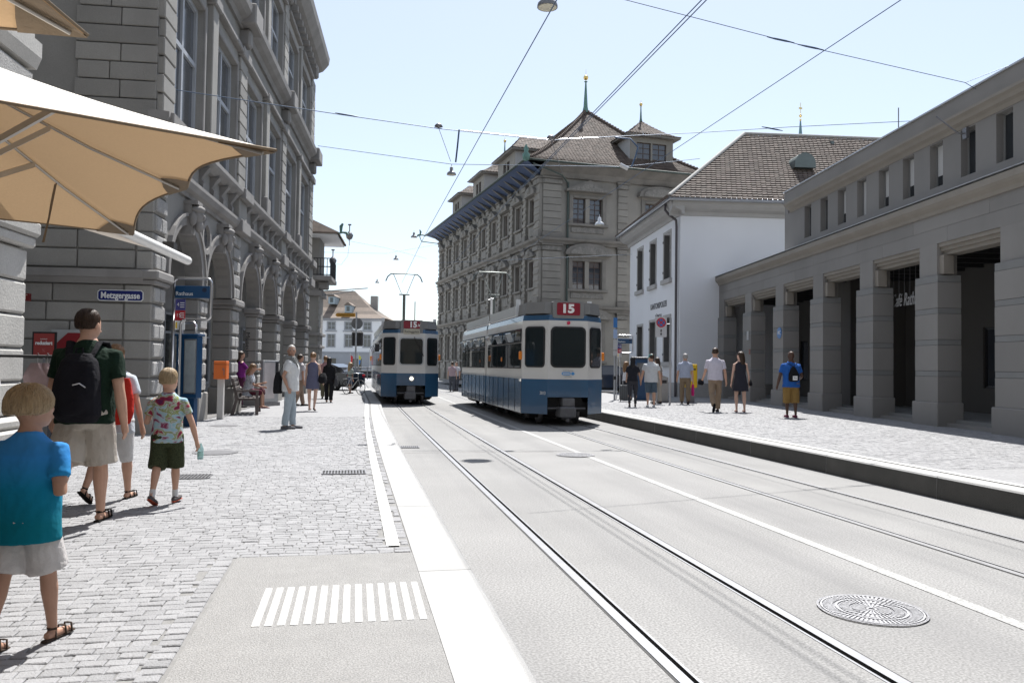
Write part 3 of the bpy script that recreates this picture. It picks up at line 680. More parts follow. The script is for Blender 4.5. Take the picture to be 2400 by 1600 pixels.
# ================================================================== TOWN HALL
M_rs = mat('townhall_stone', (.25, .237, .21), .88, .12, 1.2, .25, 25, objr=.08, stain=.5, stcol=(.12, .115, .105), sscale=.7, speck=.06, speckscale=40)
M_rm = mat('townhall_moulding', (.20, .188, .168), .88, .15, 2, .3, 25, stain=.55, stcol=(.08, .078, .07), sscale=1.2)
M_car = mat('carved_stone', (.22, .21, .19), .9, .35, 9, 1.0, 14, stain=.5, stcol=(.07, .07, .065), sscale=4)
M_bsof = mat('blue_painted_soffit', (.045, .075, .15), .7, .15, 1.5)
M_cop = mat('verdigris_copper', (.10, .20, .17), .6, .3, 8, .3, 30, stain=.5, stcol=(.03, .05, .045))
M_copd = mat('dark_copper', (.055, .075, .065), .6, .3, 8, .2, 30)
M_gold = mat('gilded_metal', (.75, .55, .2), .25, .1, 3, metal=1)
M_brwin = mat('brown_window_frame', (.07, .045, .035), .5, .1, 4)
M_gsky = mat('sky_mirroring_glass', (.05, .055, .065), .03, .1, 2, .02, 4, spec=1.0)
M_rtile = mat('townhall_clay_tile', (.105, .08, .066), .85, .2, 3, .3, 25, island=.28, stain=.35, stcol=(.07, .065, .055), sscale=1.6)
RD = 50.0
rc = D(1264, 880, RD); rc.z = 0
AZR = R_(-6.1)
rh = empty('town_hall', rc, 0, 'ornate three-storey grey stone palace with steep brown tiled roof behind the trams', 'building')
rh.matrix_basis = face_M(rc, AZR+math.pi/2)
RS = Face(rh); RF = Face(rh, Matrix.Rotation(-math.pi/2, 4, 'Z'))
LEN, WID = 29.5, 11.4
Z1, Z2, ZE = 5.35, 9.6, 13.85
flo = [(.3, Z1), (Z1, Z2), (Z2, ZE)]
bw = LEN/10
# --- street front
wz = [(2.0, 4.2), (6.6, 8.3), (10.8, 12.35)]
hol = []
for k in range(10):
    uc = -LEN+bw*(k+.5)
    for z0, z1 in wz: hol.append((uc-.55, uc+.55, z0, z1))
RF.wall('wall', M_rs, -LEN, 0, 0, ZE+.4, hol, 0, .2)
for k in range(10):
    uc = -LEN+bw*(k+.5)
    for fi, (z0, z1) in enumerate(wz):
        RF.window(uc-.55, uc+.55, z0, z1, .10, M_brwin, M_gsky, [uc], [z0+(z1-z0)*.62], .07, .08)
        RF.blk('window_mullion', M_rm, uc-.09, uc+.09, .02, .098, z0, z1)
        for q in (-1, 1): RF.blk('architrave', M_rm, uc+q*.66-.108, uc+q*.66+.108, -.1, .05, z0-.1, z1+.12, .02)
        RF.blk('lintel', M_rm, uc-.55, uc+.55, -.09, .05, z1+.003, z1+.12); RF.blk('window_sill', M_rm, uc-.85, uc+.85, -.2, .05, z0-.14, z0-.003, .02)
        RF.blk('carved_panel', M_car, uc-.6, uc+.6, -.08, .04, z0-.85, z0-.18, .04)
        b = MB()
        if (k+fi) % 2 == 0:
            b.prism([(uc-.98, z1+.22), (uc+.98, z1+.22), (uc+.98, z1+.32), (uc, z1+.82), (uc-.98, z1+.32)], -.38, .02, 'y'); RF.put('pediment', b, M_rm, None, True)
        else:
            pts = [(uc+.98*math.cos(math.pi*t/8), z1+.28+.5*math.sin(math.pi*t/8)) for t in range(9)]
            b.prism([(uc-.98, z1+.2), (uc+.98, z1+.2)]+pts, -.38, .02, 'y'); RF.put('pediment', b, M_rm, None, True)
        RF.blk('carved_mask', M_car, uc-.3, uc+.3, -.48, -.3, z1+.32, z1+.72, .1)
for k in range(11):
    uc = -LEN+bw*k
    for fi, (z0, z1) in enumerate(flo):
        a = uc-.28 if 0 < k < 10 else (uc-.05 if k == 0 else uc-.9); c = uc+.28 if 0 < k < 10 else (uc+.6 if k == 0 else uc+.02)
        RF.blk('pilaster', M_rs, a, c, -.16, .05, z0+.55, z1-.75, .03); RF.blk('pilaster_base', M_rm, a-.06, c+.06, -.24, .05, z0, z0+.55, .03)
        for j in range(6): RF.blk('rustic_band', M_rs, a-.03, c+.03, -.21, -.1, z0+.7+j*(z1-z0-1.6)/6, z0+.7+(j+.55)*(z1-z0-1.6)/6, .02)
        RF.blk('capital', M_car, a-.08, c+.08, -.28, .05, z1-.75, z1-.42, .04); RF.blk('capital_slab', M_rm, a-.14, c+.14, -.36, .05, z1-.42, z1-.3, .02)
for z in (Z1, Z2):
    RF.cornice('storey_cornice', M_rm, -LEN-.3, .3, [(.05, z-.3), (-.2, z-.3), (-.25, z-.18), (-.42, z-.08), (-.46, z+.06), (.05, z+.12)])
# --- end front towards the camera
SW = [3.15, 8.25]
hol = []
for uc in SW:
    for z0, z1 in wz: hol += [(uc-1.02, uc-.14, z0-.1, z1), (uc+.14, uc+1.02, z0-.1, z1)]
RS.wall('wall', M_rs, 0, WID, 0, ZE+.4, hol, 0, .3)
for fi, (z0, z1) in enumerate(wz):
    z0 -= .1
    for uc in SW:
        for a, c in ((uc-1.02, uc-.14), (uc+.14, uc+1.02)):
            H5 = [z0+(z1-z0)*t for t in (.2, .4, .6, .8)]
            RS.window(a, c, z0, z1, .18, M_brwin, M_gsky, [(a+c)/2], H5, .045, .06)
        for q in (-1, 1): RS.blk('architrave', M_rm, uc+q*1.16-.135, uc+q*1.16+.135, -.09, .05, z0-.1, z1+.2, .02)
        RS.blk('lintel', M_rm, uc-1.02, uc+1.02, -.08, .05, z1+.003, z1+.2, .01); RS.blk('window_sill', M_rm, uc-1.4, uc+1.4, -.2, .05, z0-.16, z0-.003, .02); RS.blk('carved_panel', M_car, uc-1.15, uc+1.15, -.07, .04, z0-.6, z0-.2, .04)
        RS.blk('hood_frieze', M_rs, uc-1.3, uc+1.3, -.05, .05, z1+.21, z1+.36)
        b = MB(); zz = z1+.36; w = 1.6
        if uc == SW[0] and fi == 2: poly = [(uc-w, zz), (uc+w, zz), (uc+w, zz+.1), (uc, zz+.75), (uc-w, zz+.1)]
        else: poly = [(uc-w, zz), (uc+w, zz)]+[(uc+w*math.cos(math.pi*t/10), zz+.12+.62*math.sin(math.pi*t/10)) for t in range(11)]
        b.prism(poly, -.42, .02, 'y'); RS.put('pediment', b, M_rm, None, True)
        b = MB(); b.prism([(uc+(p[0]-uc)*.8, zz+.12+(p[1]-zz-.12)*.72) for p in poly], -.46, -.418, 'y'); RS.put('carved_tympanum', b, M_car, None, True)
for (a, c) in ((0.02, 1.35), (5.2, 6.0), (10.4, 11.3)):
    for z0, z1 in flo:
        for j in range(7):
            h = (z1-z0-1.2)/7; RS.blk('pilaster_stone', M_rs, a+.05, c-.05, -.12, .05, z0+.45+j*h+.01, z0+.45+(j+1)*h-.01, .02)
        RS.blk('pilaster_base', M_rm, a, c, -.18, .05, z0+.0, z0+.44, .03); RS.blk('capital', M_car, a, c, -.2, .05, z1-.73, z1-.42, .04); RS.blk('capital_slab', M_rm, a-.06, c+.06, -.28, .05, z1-.42, z1-.31, .02)
for z in (Z1, Z2):
    RS.cornice('storey_cornice', M_rm, -.3, WID+.3, [(.05, z-.3), (-.2, z-.3), (-.25, z-.18), (-.42, z-.08), (-.46, z+.06), (.05, z+.12)])
b = MB(); b.box(.4, WID-.4, .5, LEN-.5, 0, ZE+.3); RS.put('inner_mass', b, M_rs)
b = MB(); b.tube([(1.75, -.1, 13.3), (1.75, -.1, 0)], .07, 6); b.tube([(-.9, -.9, ZE+.25), (1.2, -.5, 13.6), (1.75, -.12, 13.2)], .05, 6); RS.put('downpipe', b, M_copd)
# eaves: blue soffit along the street, stone cove on the end
OV = 1.35
b = MB(); b.quad((-OV, -OV*.7, ZE+.42), (.0, 0, ZE-.1), (0, LEN, ZE-.1), (-OV, LEN+.7, ZE+.42)); RS.put('blue_soffit', b, M_bsof)
for k in range(21):
    b = MB(); e = .4+k*(LEN-.8)/20; b.prism([(-OV+.25, ZE+.31), (-.02, ZE-.14), (-.02, ZE-.5), (-.2, ZE-.3)], e-.06, e+.06, 'y'); RS.put('eaves_bracket', b, M_rm, None, True)
RS.cornice('eaves_cove', M_rm, -.1, WID+.3, [(.05, ZE-.35), (-.15, ZE-.3), (-.3, ZE), (-.75, ZE+.3), (-OV*.7, ZE+.42), (.05, ZE+.42)])
b = MB(); gx0, gx1, gy0, gy1 = -OV-.05, WID+.8, -OV*.7-.05, LEN+.8
pts = [(gx0, gy1, ZE+.46), (gx0, gy0, ZE+.46), (gx1, gy0, ZE+.46)]
b.tube(pts, .075, 6); RS.put('gutter', b, M_copd)
b = MB(); b.lathe([(.05, 0), (.22, .1), (.25, .4), (.12, .55), (.16, .75), (.05, 1.0)], 8); o = RS.put('corner_finial', b, M_cop); o.matrix_basis = Matrix.Translation((gx0, gy0, ZE+.3))
for yy in (gy1,):
    b = MB(); b.tube([(0, 0, 0), (-.35, 0, .05), (-.75, 0, 0), (-.85, 0, -.15)], [.08, .07, .12, .05], 6); b.tube([(-.55, 0, .05), (-.5, 0, .35), (-.6, 0, .55)], [.08, .1, .05], 6); b.tube([(-.6, 0, -.1), (-.4, 0, -.6), (1.2, 0, -.7)], .05, 5)
    o = RS.put('dragon_spout', b, M_cop); o.matrix_basis = Matrix.Translation((gx0, yy, ZE+.46))
# roof
zr = 20.4; ur = WID/2+.1; e0r, e1r = 6.9, LEN-6.9; z0r = ZE+.5
A_, B_, C_, D_ = (gx0, gy0, z0r), (gx1, gy0, z0r), (gx1, gy1, z0r), (gx0, gy1, z0r); T0, T1 = (ur, e0r, zr), (ur, e1r, zr)
T0b = (ur+.05, e0r, zr)
rb_ = MB()
cb = lambda v, f, v0: rb_.add(v, f)
tile_faces(hip_side(A_, B_, T0b, T0, 1.22), 52, .24, .035, cb)
tile_faces(hip_side(D_, A_, T0, T1, 1.22), 52, .26, .035, cb)
roof = stuff(RS.put('roof_tiles', rb_, M_rtile))
b = MB()
for Sf in (hip_side(A_, B_, T0b, T0, 1.22), hip_side(D_, A_, T0, T1, 1.22), hip_side(B_, C_, T1, T0, 1.22)):
    for i in range(10):
        b.quad(Sf(0, i/10)-Vector((0, 0, .03)), Sf(1, i/10)-Vector((0, 0, .03)), Sf(1, (i+1)/10)-Vector((0, 0, .03)), Sf(0, (i+1)/10)-Vector((0, 0, .03)))
RS.put('roof', b, M_rtile)
S1 = hip_side(A_, B_, T0b, T0, 1.22)
for i in range(46):
    p = S1(0, i/46); q = S1(0, (i+1.2)/46); b = MB(); d = (q-p); b.tube([p+Vector((0, 0, .10)), q+Vector((0, 0, .04))], [.13, .10], 6); RS.put('ridge_tile', b, M_rtile)
for i in range(46):
    p = S1(1, i/46); q = S1(1, (i+1.2)/46); b = MB(); b.tube([p+Vector((0, 0, .10)), q+Vector((0, 0, .04))], [.13, .10], 6); RS.put('ridge_tile', b, M_rtile)
def finial(face, x, y, z, h, name):
    b = MB(); b.lathe([(.22*h/2.4, 0), (.14*h/2.4, .15*h), (.03*h/2.4+.02, .8*h)], 8); b.lathe([(.02, .78*h), (.10*h/2.4+.02, .80*h), (.02, .83*h)], 8)
    o = face.put(name, b, M_cop); o.matrix_basis = Matrix.Translation((x, y, z))
    b = MB(); r = .11*h/2.4+.06; b.lathe([(.02, -r)]+[(r*math.sin(math.pi*t/6), -r*math.cos(math.pi*t/6)) for t in range(1, 6)]+[(.015, r), (.01, r+.35*h/2.4)], 10)
    b.M = None; o2 = link('gilded_ball', b.mesh('gilded_ball', M_gold), o, Matrix.Translation((0, 0, .84*h+r)))
finial(RS, ur, e0r, zr-.1, 2.9, 'spire')
def dormer(face, u0, u1, e0, e1, z0, z1, zt, lights, fin=False, front='e'):
    # box dormer with a bell-cast hipped roof
    if front == 'e':
        wn = [(u0+.45+i*(u1-u0-.9)/lights+.06, u0+.45+(i+1)*(u1-u0-.9)/lights-.06) for i in range(lights)] if lights else []
        face.wall('dormer_wall', M_rs, u0, u1, z0, z1, [(a, c, z0+.5, z1-.35) for a, c in wn], e0, .15)
        for a, c in wn: face.window(a, c, z0+.5, z1-.35, e0+.1, M_brwin, M_gsky, [(a+c)/2], [z0+.5+(z1-z0-.85)*t for t in (.25, .5, .75)], .045, .05)
    else:
        Fd = Face(face.p, Matrix.Translation((u0, 0, 0)) @ Matrix.Rotation(-math.pi/2, 4, 'Z'))   # front faces the street (-x)
        m_ = -(e0+e1)/2
        Fd.wall('dormer_wall', M_rs, -e1, -e0, z0, z1, [(m_-.75, m_-.1, z0+.5, z1-.35), (m_+.1, m_+.75, z0+.5, z1-.35)], 0, .15)
        for a, c in ((m_-.75, m_-.1), (m_+.1, m_+.75)): Fd.window(a, c, z0+.5, z1-.35, .1, M_brwin, M_gsky, [(a+c)/2], [z0+.5+(z1-z0-.85)*t for t in (.33, .66)], .045, .05)
        b = MB(); b.quad((u0, e0, z0), (u1, e0, z0), (u1, e0, z1), (u0, e0, z1)); b.quad((u0, e1, z0), (u1, e1, z0), (u1, e1, z1), (u0, e1, z1)); face.put('dormer_cheek', b, M_plw2)
    if front == 'e':
        b = MB(); b.quad((u0, e0, z0), (u0, e1, z0), (u0, e1, z1), (u0, e0, z1)); b.quad((u1, e0, z0), (u1, e1, z0), (u1, e1, z1), (u1, e0, z1)); face.put('dormer_cheek', b, M_plw2)
    b = MB(); o = .38; b.box(u0-o, u1+o, e0-o, e1, z1+.002, z1+.12); face.put('dormer_eaves', b, M_rm)
    b = MB(); x0, x1, y0, y1 = u0-o-.05, u1+o+.05, e0-o-.05, e1+o; um, em = (u0+u1)/2, (e0+e1)/2
    if fin: top = [(um-.02, min(em, e0+(u1-u0)/2), zt), (um+.02, min(em, e0+(u1-u0)/2), zt)]
    elif front == 'e': top = [(um, e0+1.2, zt), (um, e1, zt)]
    else: top = [(u0+1.1, em, zt), (u1, em, zt)]
    c_ = lambda v, f, v0: b.add(v, f)
    zb = z1+.13
    if fin:
        tp, tq = Vector(top[0]), Vector(top[1])
        for (p, q) in (((x0, y0, zb), (x1, y0, zb)), ((x1, y1, zb), (x0, y1, zb)), ((x0, y1, zb), (x0, y0, zb)), ((x1, y0, zb), (x1, y1, zb))): tile_faces(hip_side(p, q, tq, tp, 1.3), 12, .24, .03, c_)
    elif front == 'e':
        tile_faces(hip_side((x0, y0, zb), (x1, y0, zb), top[0], top[0], 1.2), 10, .24, .03, c_); tile_faces(hip_side((x0, y1, zb), (x0, y0, zb), top[0], top[1], 1.2), 10, .24, .03, c_); tile_faces(hip_side((x1, y0, zb), (x1, y1, zb), top[1], top[0], 1.2), 10, .24, .03, c_)
    else:
        tile_faces(hip_side((x0, y1, zb), (x0, y0, zb), top[0], top[0], 1.2), 10, .24, .03, c_); tile_faces(hip_side((x0, y0, zb), (x1, y0, zb), top[1], top[0], 1.2), 10, .24, .03, c_); tile_faces(hip_side((x1, y1, zb), (x0, y1, zb), top[0], top[1], 1.2), 10, .24, .03, c_)
    stuff(face.put('dormer_roof', b, M_rtile))
    if fin: finial(face, top[0][0], top[0][1], zt-.05, 1.3, 'dormer_spire')
M_plw2 = mat('pale_dormer_render', (.42, .42, .41), .85, .08, 1.5, .1, 20)
uA, zA = rel(rh, 1476, 385, 1.0); uB, _ = rel(rh, 1577, 385, 1.0)
dormer(RS, uA, uB, 1.0, 5.2, ZE+.9, 17.05, 18.7, 2, True)
b = MB(); b.box(uA+.7, uB-.7, .75, .98, ZE+1.15, ZE+1.32); RS.put('planter_box', b, M_brwin)
for (c_e, w, zt, fin) in ((6.6, 4.2, 18.0, False), (14.2, 3.4, 18.6, True), (21.5, 3.4, 17.6, False)):
    dormer(RS, -.35, 4.0, c_e-w/2, c_e+w/2, ZE+.75, 16.3 if not fin else 16.5, zt, 2, fin, 'u')
b = MB()
for (px, py) in ((1385, 290), (1352, 312)):
    pass
# people by the town hall are added later
# ================================================================== WHITE POLICE HOUSE
pc = D(1592, 930, 35.0); pc.z = RZ
AZP = R_(6.65)
ph = empty('white_police_house', pc, 0, 'white rendered two-storey house with a hipped clay tile roof right of the trams', 'house')
ph.matrix_basis = face_M(pc, AZP+math.pi/2)
PS = Face(ph); PF = Face(ph, Matrix.Rotation(-math.pi/2, 4, 'Z'))
M_pl = mat('white_render', (.74, .75, .77), .85, .03, .8, .05, 60, stain=.06, stcol=(.5, .5, .5), sscale=.4)
M_pgr = mat('grey_trim', (.40, .39, .375), .8, .08, 2, .1, 30)
PL = 9.6; ZT = 8.05
def relf(px, py):
    Mi = (ph.matrix_basis @ PF.M).inverted(); o = Mi @ EYE; d = Mi.to_3x3() @ ray(px, py); t = -o.y/d.y; p = o+d*t; return p.x, p.z
hw_ = []
for (xa, xb, ya, yb, xs) in ((1556.7, 1572.5, 552, 657, 0), (1524.5, 1538, 572, 671, 0), (1495, 1507.5, 588, 683, 0), (1556, 1571.5, 745, 848, 1), (1523, 1538.5, 756, 856, 1), (1494, 1506.5, 766, 862, 1)):
    u0, za = relf(xa, ya); u1, _ = relf(xb, ya); _, zb = relf(xa, yb); hw_.append((u0, u1, zb, za))
PF.wall('street_wall', M_pl, -PL, 0, .0, ZT, hw_, 0, .32)
for i, (u0, u1, z0, z1) in enumerate(hw_):
    PF.window(u0, u1, z0, z1, .24, M_pgr, M_glass, [(u0+u1)/2], [z0+(z1-z0)*.66], .06, .07)
    for a, c in ((u0-.12, u0-.002), (u1+.002, u1+.12)): PF.blk('window_surround', M_pgr, a, c, -.02, .04, z0, z1+.12)
    PF.blk('window_surround', M_pgr, u0, u1, -.02, .04, z1+.002, z1+.12); PF.blk('window_sill', M_pgr, u0-.2, u1+.2, -.13, .05, z0-.22, z0-.002, .02)
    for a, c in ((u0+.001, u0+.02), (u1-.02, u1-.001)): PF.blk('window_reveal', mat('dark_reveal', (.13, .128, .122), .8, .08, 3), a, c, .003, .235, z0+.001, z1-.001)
    b = MB(); b.box(u0-.06, u0+.0, -.06, -.02, z0+.3, z0+.4); b.box(u0-.06, u0, -.06, -.02, z1-.4, z1-.3); PF.put('shutter_hinge', b, M_iron)
PS.wall('alley_wall', M_pl, 0, 24, 0, ZT, [], 0, .2)
PS.blk('plinth', M_pgr, -.02, 24, -.03, .1, -.1, .62); PF.blk('plinth', M_pgr, -PL, .03, -.031, .1, -.1, .62)
b = MB(); b.box(.3, 23.5, .4, PL-.1, 0, ZT+.4); PS.put('inner_mass', b, M_pl)
pr_ = [(.05, ZT-.05), (-.06, ZT-.03), (-.1, ZT+.12), (-.34, ZT+.22), (-.5, ZT+.36), (-.55, ZT+.55), (.05, ZT+.6)]
PS.cornice('eaves_cornice', M_pgr, -.5, 24, pr_); PF.cornice('eaves_cornice', M_pgr, -PL-.3, .45, [(e-.01 if e < 0 else e, z+.004) for e, z in pr_])
M_zinc = mat('zinc_gutter', (.45, .47, .5), .4, .1, 4, metal=.8)
b = MB(); b.tube([(24, -.68, ZT+.58), (-.68, -.68, ZT+.58), (-.68, PL+.4, ZT+.58)], .09, 6); PS.put('gutter', b, M_zinc)
b = MB(); b.tube([(-.6, .35, ZT+.5), (-.6, .35, ZT+.25), (-.45, .3, ZT+.05), (-.12, .28, ZT-.2), (-.1, .28, ZT-.5), (-.1, .28, .0)], .06, 8); PS.put('downpipe', b, mat('dark_downpipe', (.09, .08, .085), .5, .1, 4))
put_text('lettering', 'KANTONSPOLIZEI', .30, mat('dark_lettering', (.13, .13, .14), .7, .02), ph, PF.M @ Vector((-3.55, -.012, 4.28)), PF.M.to_3x3() @ Vector((1, 0, 0)), width=2.9, depth=.006)
put_text('lettering', 'ZÜRICH', .26, MATS['dark_lettering'], ph, PF.M @ Vector((-3.55, -.012, 3.72)), PF.M.to_3x3() @ Vector((1, 0, 0)), width=1.15, depth=.006)
# roof
M_ptile = mat('weathered_clay_tile', (.12, .094, .080), .85, .18, 3, .3, 30, island=.24, stain=.3, stcol=(.13, .125, .10), sscale=2)
M_ptileo = mat('weathered_clay_tile_piece', (.12, .094, .080), .85, .18, 3, .3, 30, objr=.24, stain=.3, stcol=(.13, .125, .10), sscale=2)
zo = ZT+.62; RYm = PL/2
uR, zR = rel(ph, 1745, 316, RYm)
zR = min(max(zR, 12), 14)
SA, SB = (-.75, -.75, zo), (24, -.75, zo)
pm = MB(); tl = []
def grab(v, f, v0): tl.append((v, f))
tile_faces(hip_side(SA, SB, (24, RYm, zR), (uR, RYm, zR), 1.0), 32, .23, .06, grab)
big = sorted(range(len(tl)), key=lambda i: abs(tl[i][0][0].x-4.5)+tl[i][0][0].z*.8)[:300]; bs = set(big)
for i, (v, f) in enumerate(tl):
    if i in bs:
        b = MB(); b.add([p-v[0] for p in v], f); o = link('roof_tile', b.mesh('roof_tile', M_ptileo), ph, Matrix.Translation(v[0]))
    else: pm.add(v, f)
tile_faces(hip_side((-.75, PL+.6, zo), SA, (uR, RYm, zR), (uR, RYm, zR), 1.0), 32, .23, .06, lambda v, f, v0: pm.add(v, f))
stuff(PS.put('roof_tiles', pm, M_ptile))
b = MB(); b.add([(-.7, -.7, zo-.02), (24, -.7, zo-.02), (24, PL+.55, zo-.02), (-.7, PL+.55, zo-.02), (uR, RYm, zR-.03), (24, RYm, zR-.03)], [(0, 1, 5, 4), (2, 3, 4, 5), (3, 0, 4)]); PS.put('roof', b, M_ptile)
b = MB(); b.tube([(-.72, -.72, zo+.07), (uR, RYm, zR+.07)], .085, 6); b.tube([(uR, RYm, zR+.07), (24, RYm, zR+.07)], .08, 6); PS.put('hip_flashing', b, mat('pale_mortar', (.38, .37, .35), .9, .15, 8))
uV, zV = rel(ph, 1866, 385, 2.4)
b = MB(); pts = [(math.cos(math.pi*t/10)*.5, .05+math.sin(math.pi*t/10)*.5) for t in range(11)]; b.prism([(uV+p[0], zV-.25+p[1]) for p in pts]+[(uV-.5, zV-.4), (uV+.5, zV-.4)], 1.4, 3.2, 'y', sm=False); PS.put('roof_ventilator', b, mat('green_grey_zinc', (.13, .155, .15), .5, .12, 4, metal=.4), None, True)
uV, zV = rel(ph, 1950, 343, 4.2)
b = MB(); b.tube([(uV, 4.2, zV-.3), (uV, 4.2, zV+.25)], .1, 6); PS.put('vent_pipe', b, MATS['green_grey_zinc'])
# ================================================================== GREY COLONNADE BUILDING
Q0 = G(2203, 999, RZ); AZC = R_(8.8)
cb_ = empty('colonnade_building', Q0, 0, 'long grey stone building with square pillars and a row of small windows on the right', 'building')
cb_.matrix_basis = face_M(Vector((Q0.x, Q0.y, 0)), AZC+math.pi)
K = Face(cb_)
M_k = mat('smooth_grey_stone', (.25, .24, .226), .85, .08, .8, .15, 40, objr=.07, stain=.35, stcol=(.15, .147, .14), sscale=.7)
M_kd = mat('dark_stone_course', (.215, .217, .212), .85, .08, 2, .12, 40)
M_km = mat('warm_stone_moulding', (.27, .245, .21), .85, .1, 2, .12, 40)
KU0, KU1 = -17.1, 9.0
fars = [13.48, 10.24, 7.06, 3.96, .95, -2.03, -5.05, -8.1]
pil = [(KU0, -15.95)] + [(-f, -f+.95) for f in fars]
PT = .52
for i, (a, c) in enumerate(pil):
    K.blk('pillar_plinth', M_k, a-.06, c+.06, -.1, PT+.02, RZ-.05, .82, .02)
    z = .82; k = 0
    while z < 3.7:
        if k % 2 == 0: h = min(.60, 3.78-z); m_ = M_k; ins = 0
        else: h = .13; m_ = M_kd; ins = .004
        if 3.78-z-h < .12: h = 3.78-z
        K.blk('pillar_stone', m_, a+ins, c-ins, -.05+ins, PT-ins, z+.003, z+h-.003, .004); z += h; k += 1
    K.blk('pillar_neck', M_k, a+.12, c-.10, -.0, PT-.04, 3.78, 4.52)
K.blk('architrave_core', M_kd, KU0+.01, KU1-.01, .01, .9, 4.525, 5.215)
for i in range(9):
    ua, ub = KU0+2.9*i, min(KU1, KU0+2.9*(i+1))
    K.blk('stone_slab', M_k, ua+.003, ub-.003, .0, .3, 4.52, 4.868, .003); K.blk('stone_slab', M_k, ua-1.4 if i else KU0+.003, ub-1.406, .0, .3, 4.874, 5.22, .003)
K.blk('stone_slab', M_k, ub-1.4, KU1, .0, .3, 4.874, 5.22, .003)
for i in range(len(pil)-1):
    a, c = pil[i][1]-.10, pil[i+1][0]+.12
    for j in range(3):
        K.blk('lintel_fascia', M_km, a, c, .03+.06*j, .5, 4.52-.09*(j+1), 4.52-.09*j-.002)
        K.blk('jamb_fascia', M_km, a, a+.07+.05*(2-j), .06+.06*j, .3, 3.80, 4.24)
K.cornice('lower_cornice', M_km, KU0, KU1, [(.3, 5.2), (-.04, 5.2), (-.06, 5.28), (-.14, 5.36), (-.18, 5.42), (-.18, 5.56), (.3, 5.60)])
b = MB(); b.box(KU0, KU1, -.20, .35, 5.6, 5.615); K.put('cornice_flashing', b, mat('lead_flashing', (.45, .46, .48), .5, .1, 4, metal=.5))
# upper storey
UU0 = -9.6
wu = []
for i in range(13):
    s_ = 7.91-1.221*i; wu.append((-s_, -s_+.53, 5.90, 6.95))
K.wall('upper_wall', M_k, UU0, KU1, 5.60, 7.0, wu, .12, .22)
M_bl = mat('white_roller_blind', (.55, .55, .54), .7, .04, 6)
for i, (a, c, z0, z1) in enumerate(wu):
    w = K.window(a, c, z0, z1, .28, M_kd, M_glass, [], [], .035, .05)
    if i in (2, 3, 4, 5, 6): K.blk('roller_blind', M_bl, a+.05, c-.05, .292, .300, z0+(.02 if i == 3 else .3 + .02*(i % 3)), z1-.04, 0, w)
K.cornice('upper_cornice', M_km, UU0+.5, KU1, [(.3, 6.98), (.10, 6.98), (.07, 7.06), (-.02, 7.1), (-.05, 7.17), (-.12, 7.22), (-.12, 7.28), (.3, 7.3)])
K.blk('parapet', M_k, UU0, KU1, .10, .5, 7.28, 7.76); K.blk('parapet_coping', MATS['lead_flashing'], UU0-.03, KU1, .06, .54, 7.762, 7.80)
b = MB(); b.box(UU0, KU1, .51, 9, 5.2, 7.74); K.put('upper_mass', b, M_k)
K.blk('end_wall', M_k, UU0+.003, UU0+.3, .125, 9, 5.6, 7.28)
b = MB(); b.box(KU0+.02, UU0, .9, 9, 4.6, 5.6); K.put('flat_roof', b, M_k)
# arcade interior
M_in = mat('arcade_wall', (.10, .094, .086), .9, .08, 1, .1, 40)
ihol = [(-15.2+3.05*i, -14.4+3.05*i, 1.1, 2.75) for i in range(7)]
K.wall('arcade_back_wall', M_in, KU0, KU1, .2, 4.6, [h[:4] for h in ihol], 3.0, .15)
for (a, c, z0, z1) in ihol: K.window(a, c, z0, z1, 3.05, mat('black_window_frame', (.02, .02, .022), .4, .05), M_gsky, [], [], .06, .06)
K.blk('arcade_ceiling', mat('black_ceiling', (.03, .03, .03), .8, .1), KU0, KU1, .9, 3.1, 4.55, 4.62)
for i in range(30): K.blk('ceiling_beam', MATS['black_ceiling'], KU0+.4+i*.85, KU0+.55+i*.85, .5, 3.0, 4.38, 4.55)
K.blk('arcade_end_wall', M_in, KU0-.3, KU0-.001, .0, 3.2, 0, 5.2); K.blk('arcade_floor', M_kd, KU0, KU1, .35, 3.2, RZ-.1, RZ+.16); K.blk('arcade_step', M_k, KU0, KU1, .12, .35, RZ-.1, RZ+.08)
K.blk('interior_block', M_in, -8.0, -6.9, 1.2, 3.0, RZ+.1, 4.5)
for (a) in (-9.3,):
    b = MB()
    for q in range(7): b.box(a, a+.3, 1.2, 1.24, .7+q*.36, .73+q*.36)
    b.box(a-.02, a+.02, 1.2, 1.24, .5, 2.9); b.box(a+.28, a+.32, 1.2, 1.24, .5, 2.9); K.put('rack', b, MATS['black_ceiling'])
# cafe script sign
csn = empty('cafe_sign', (0, 0, 0), 0, 'white script lettering reading Cafe Rathaus hanging between two pillars', 'sign'); csn.matrix_basis = cb_.matrix_basis
put_text('script_lettering', 'Café Rathaus', .36, mat('white_neon_tube', (.42, .42, .42), .4, .02), csn, (-2.55, .62, 3.42), width=1.5, depth=.006, shear=.35, bold=-.001)
b = MB()
for i in range(6): b.tube([(-3.2+i*.27, .63, 3.5), (-3.2+i*.27, .63, 4.36)], .006, 4)
stuff(b.build('hanging_wires', M_iron, csn))
def plaque(px, py, w, h, cols, label, cat, e=-.056, rnd=False):
    u, z = rel(cb_, px, py, -.055); r = empty('wall_plaque' if not rnd else 'round_sign', (0, 0, 0), 0, label, cat); r.matrix_basis = cb_.matrix_basis @ Matrix.Translation((u, 0, z)); b = MB()
    if rnd: b.prism([(w*math.cos(2*math.pi*k/20), w*math.sin(2*math.pi*k/20)) for k in range(20)], -.07, -.055, 'y')
    else: b.box(-w/2, w/2, -.07, -.055, -h/2, h/2)
    b.build('plate', cols, r, fix=True); return r
M_sblue = mat('sign_blue', (.03, .16, .42), .4, .04); M_sgr = mat('pale_plate', (.45, .45, .45), .5, .05); M_sred = mat('sign_red', (.5, .03, .04), .4, .04)
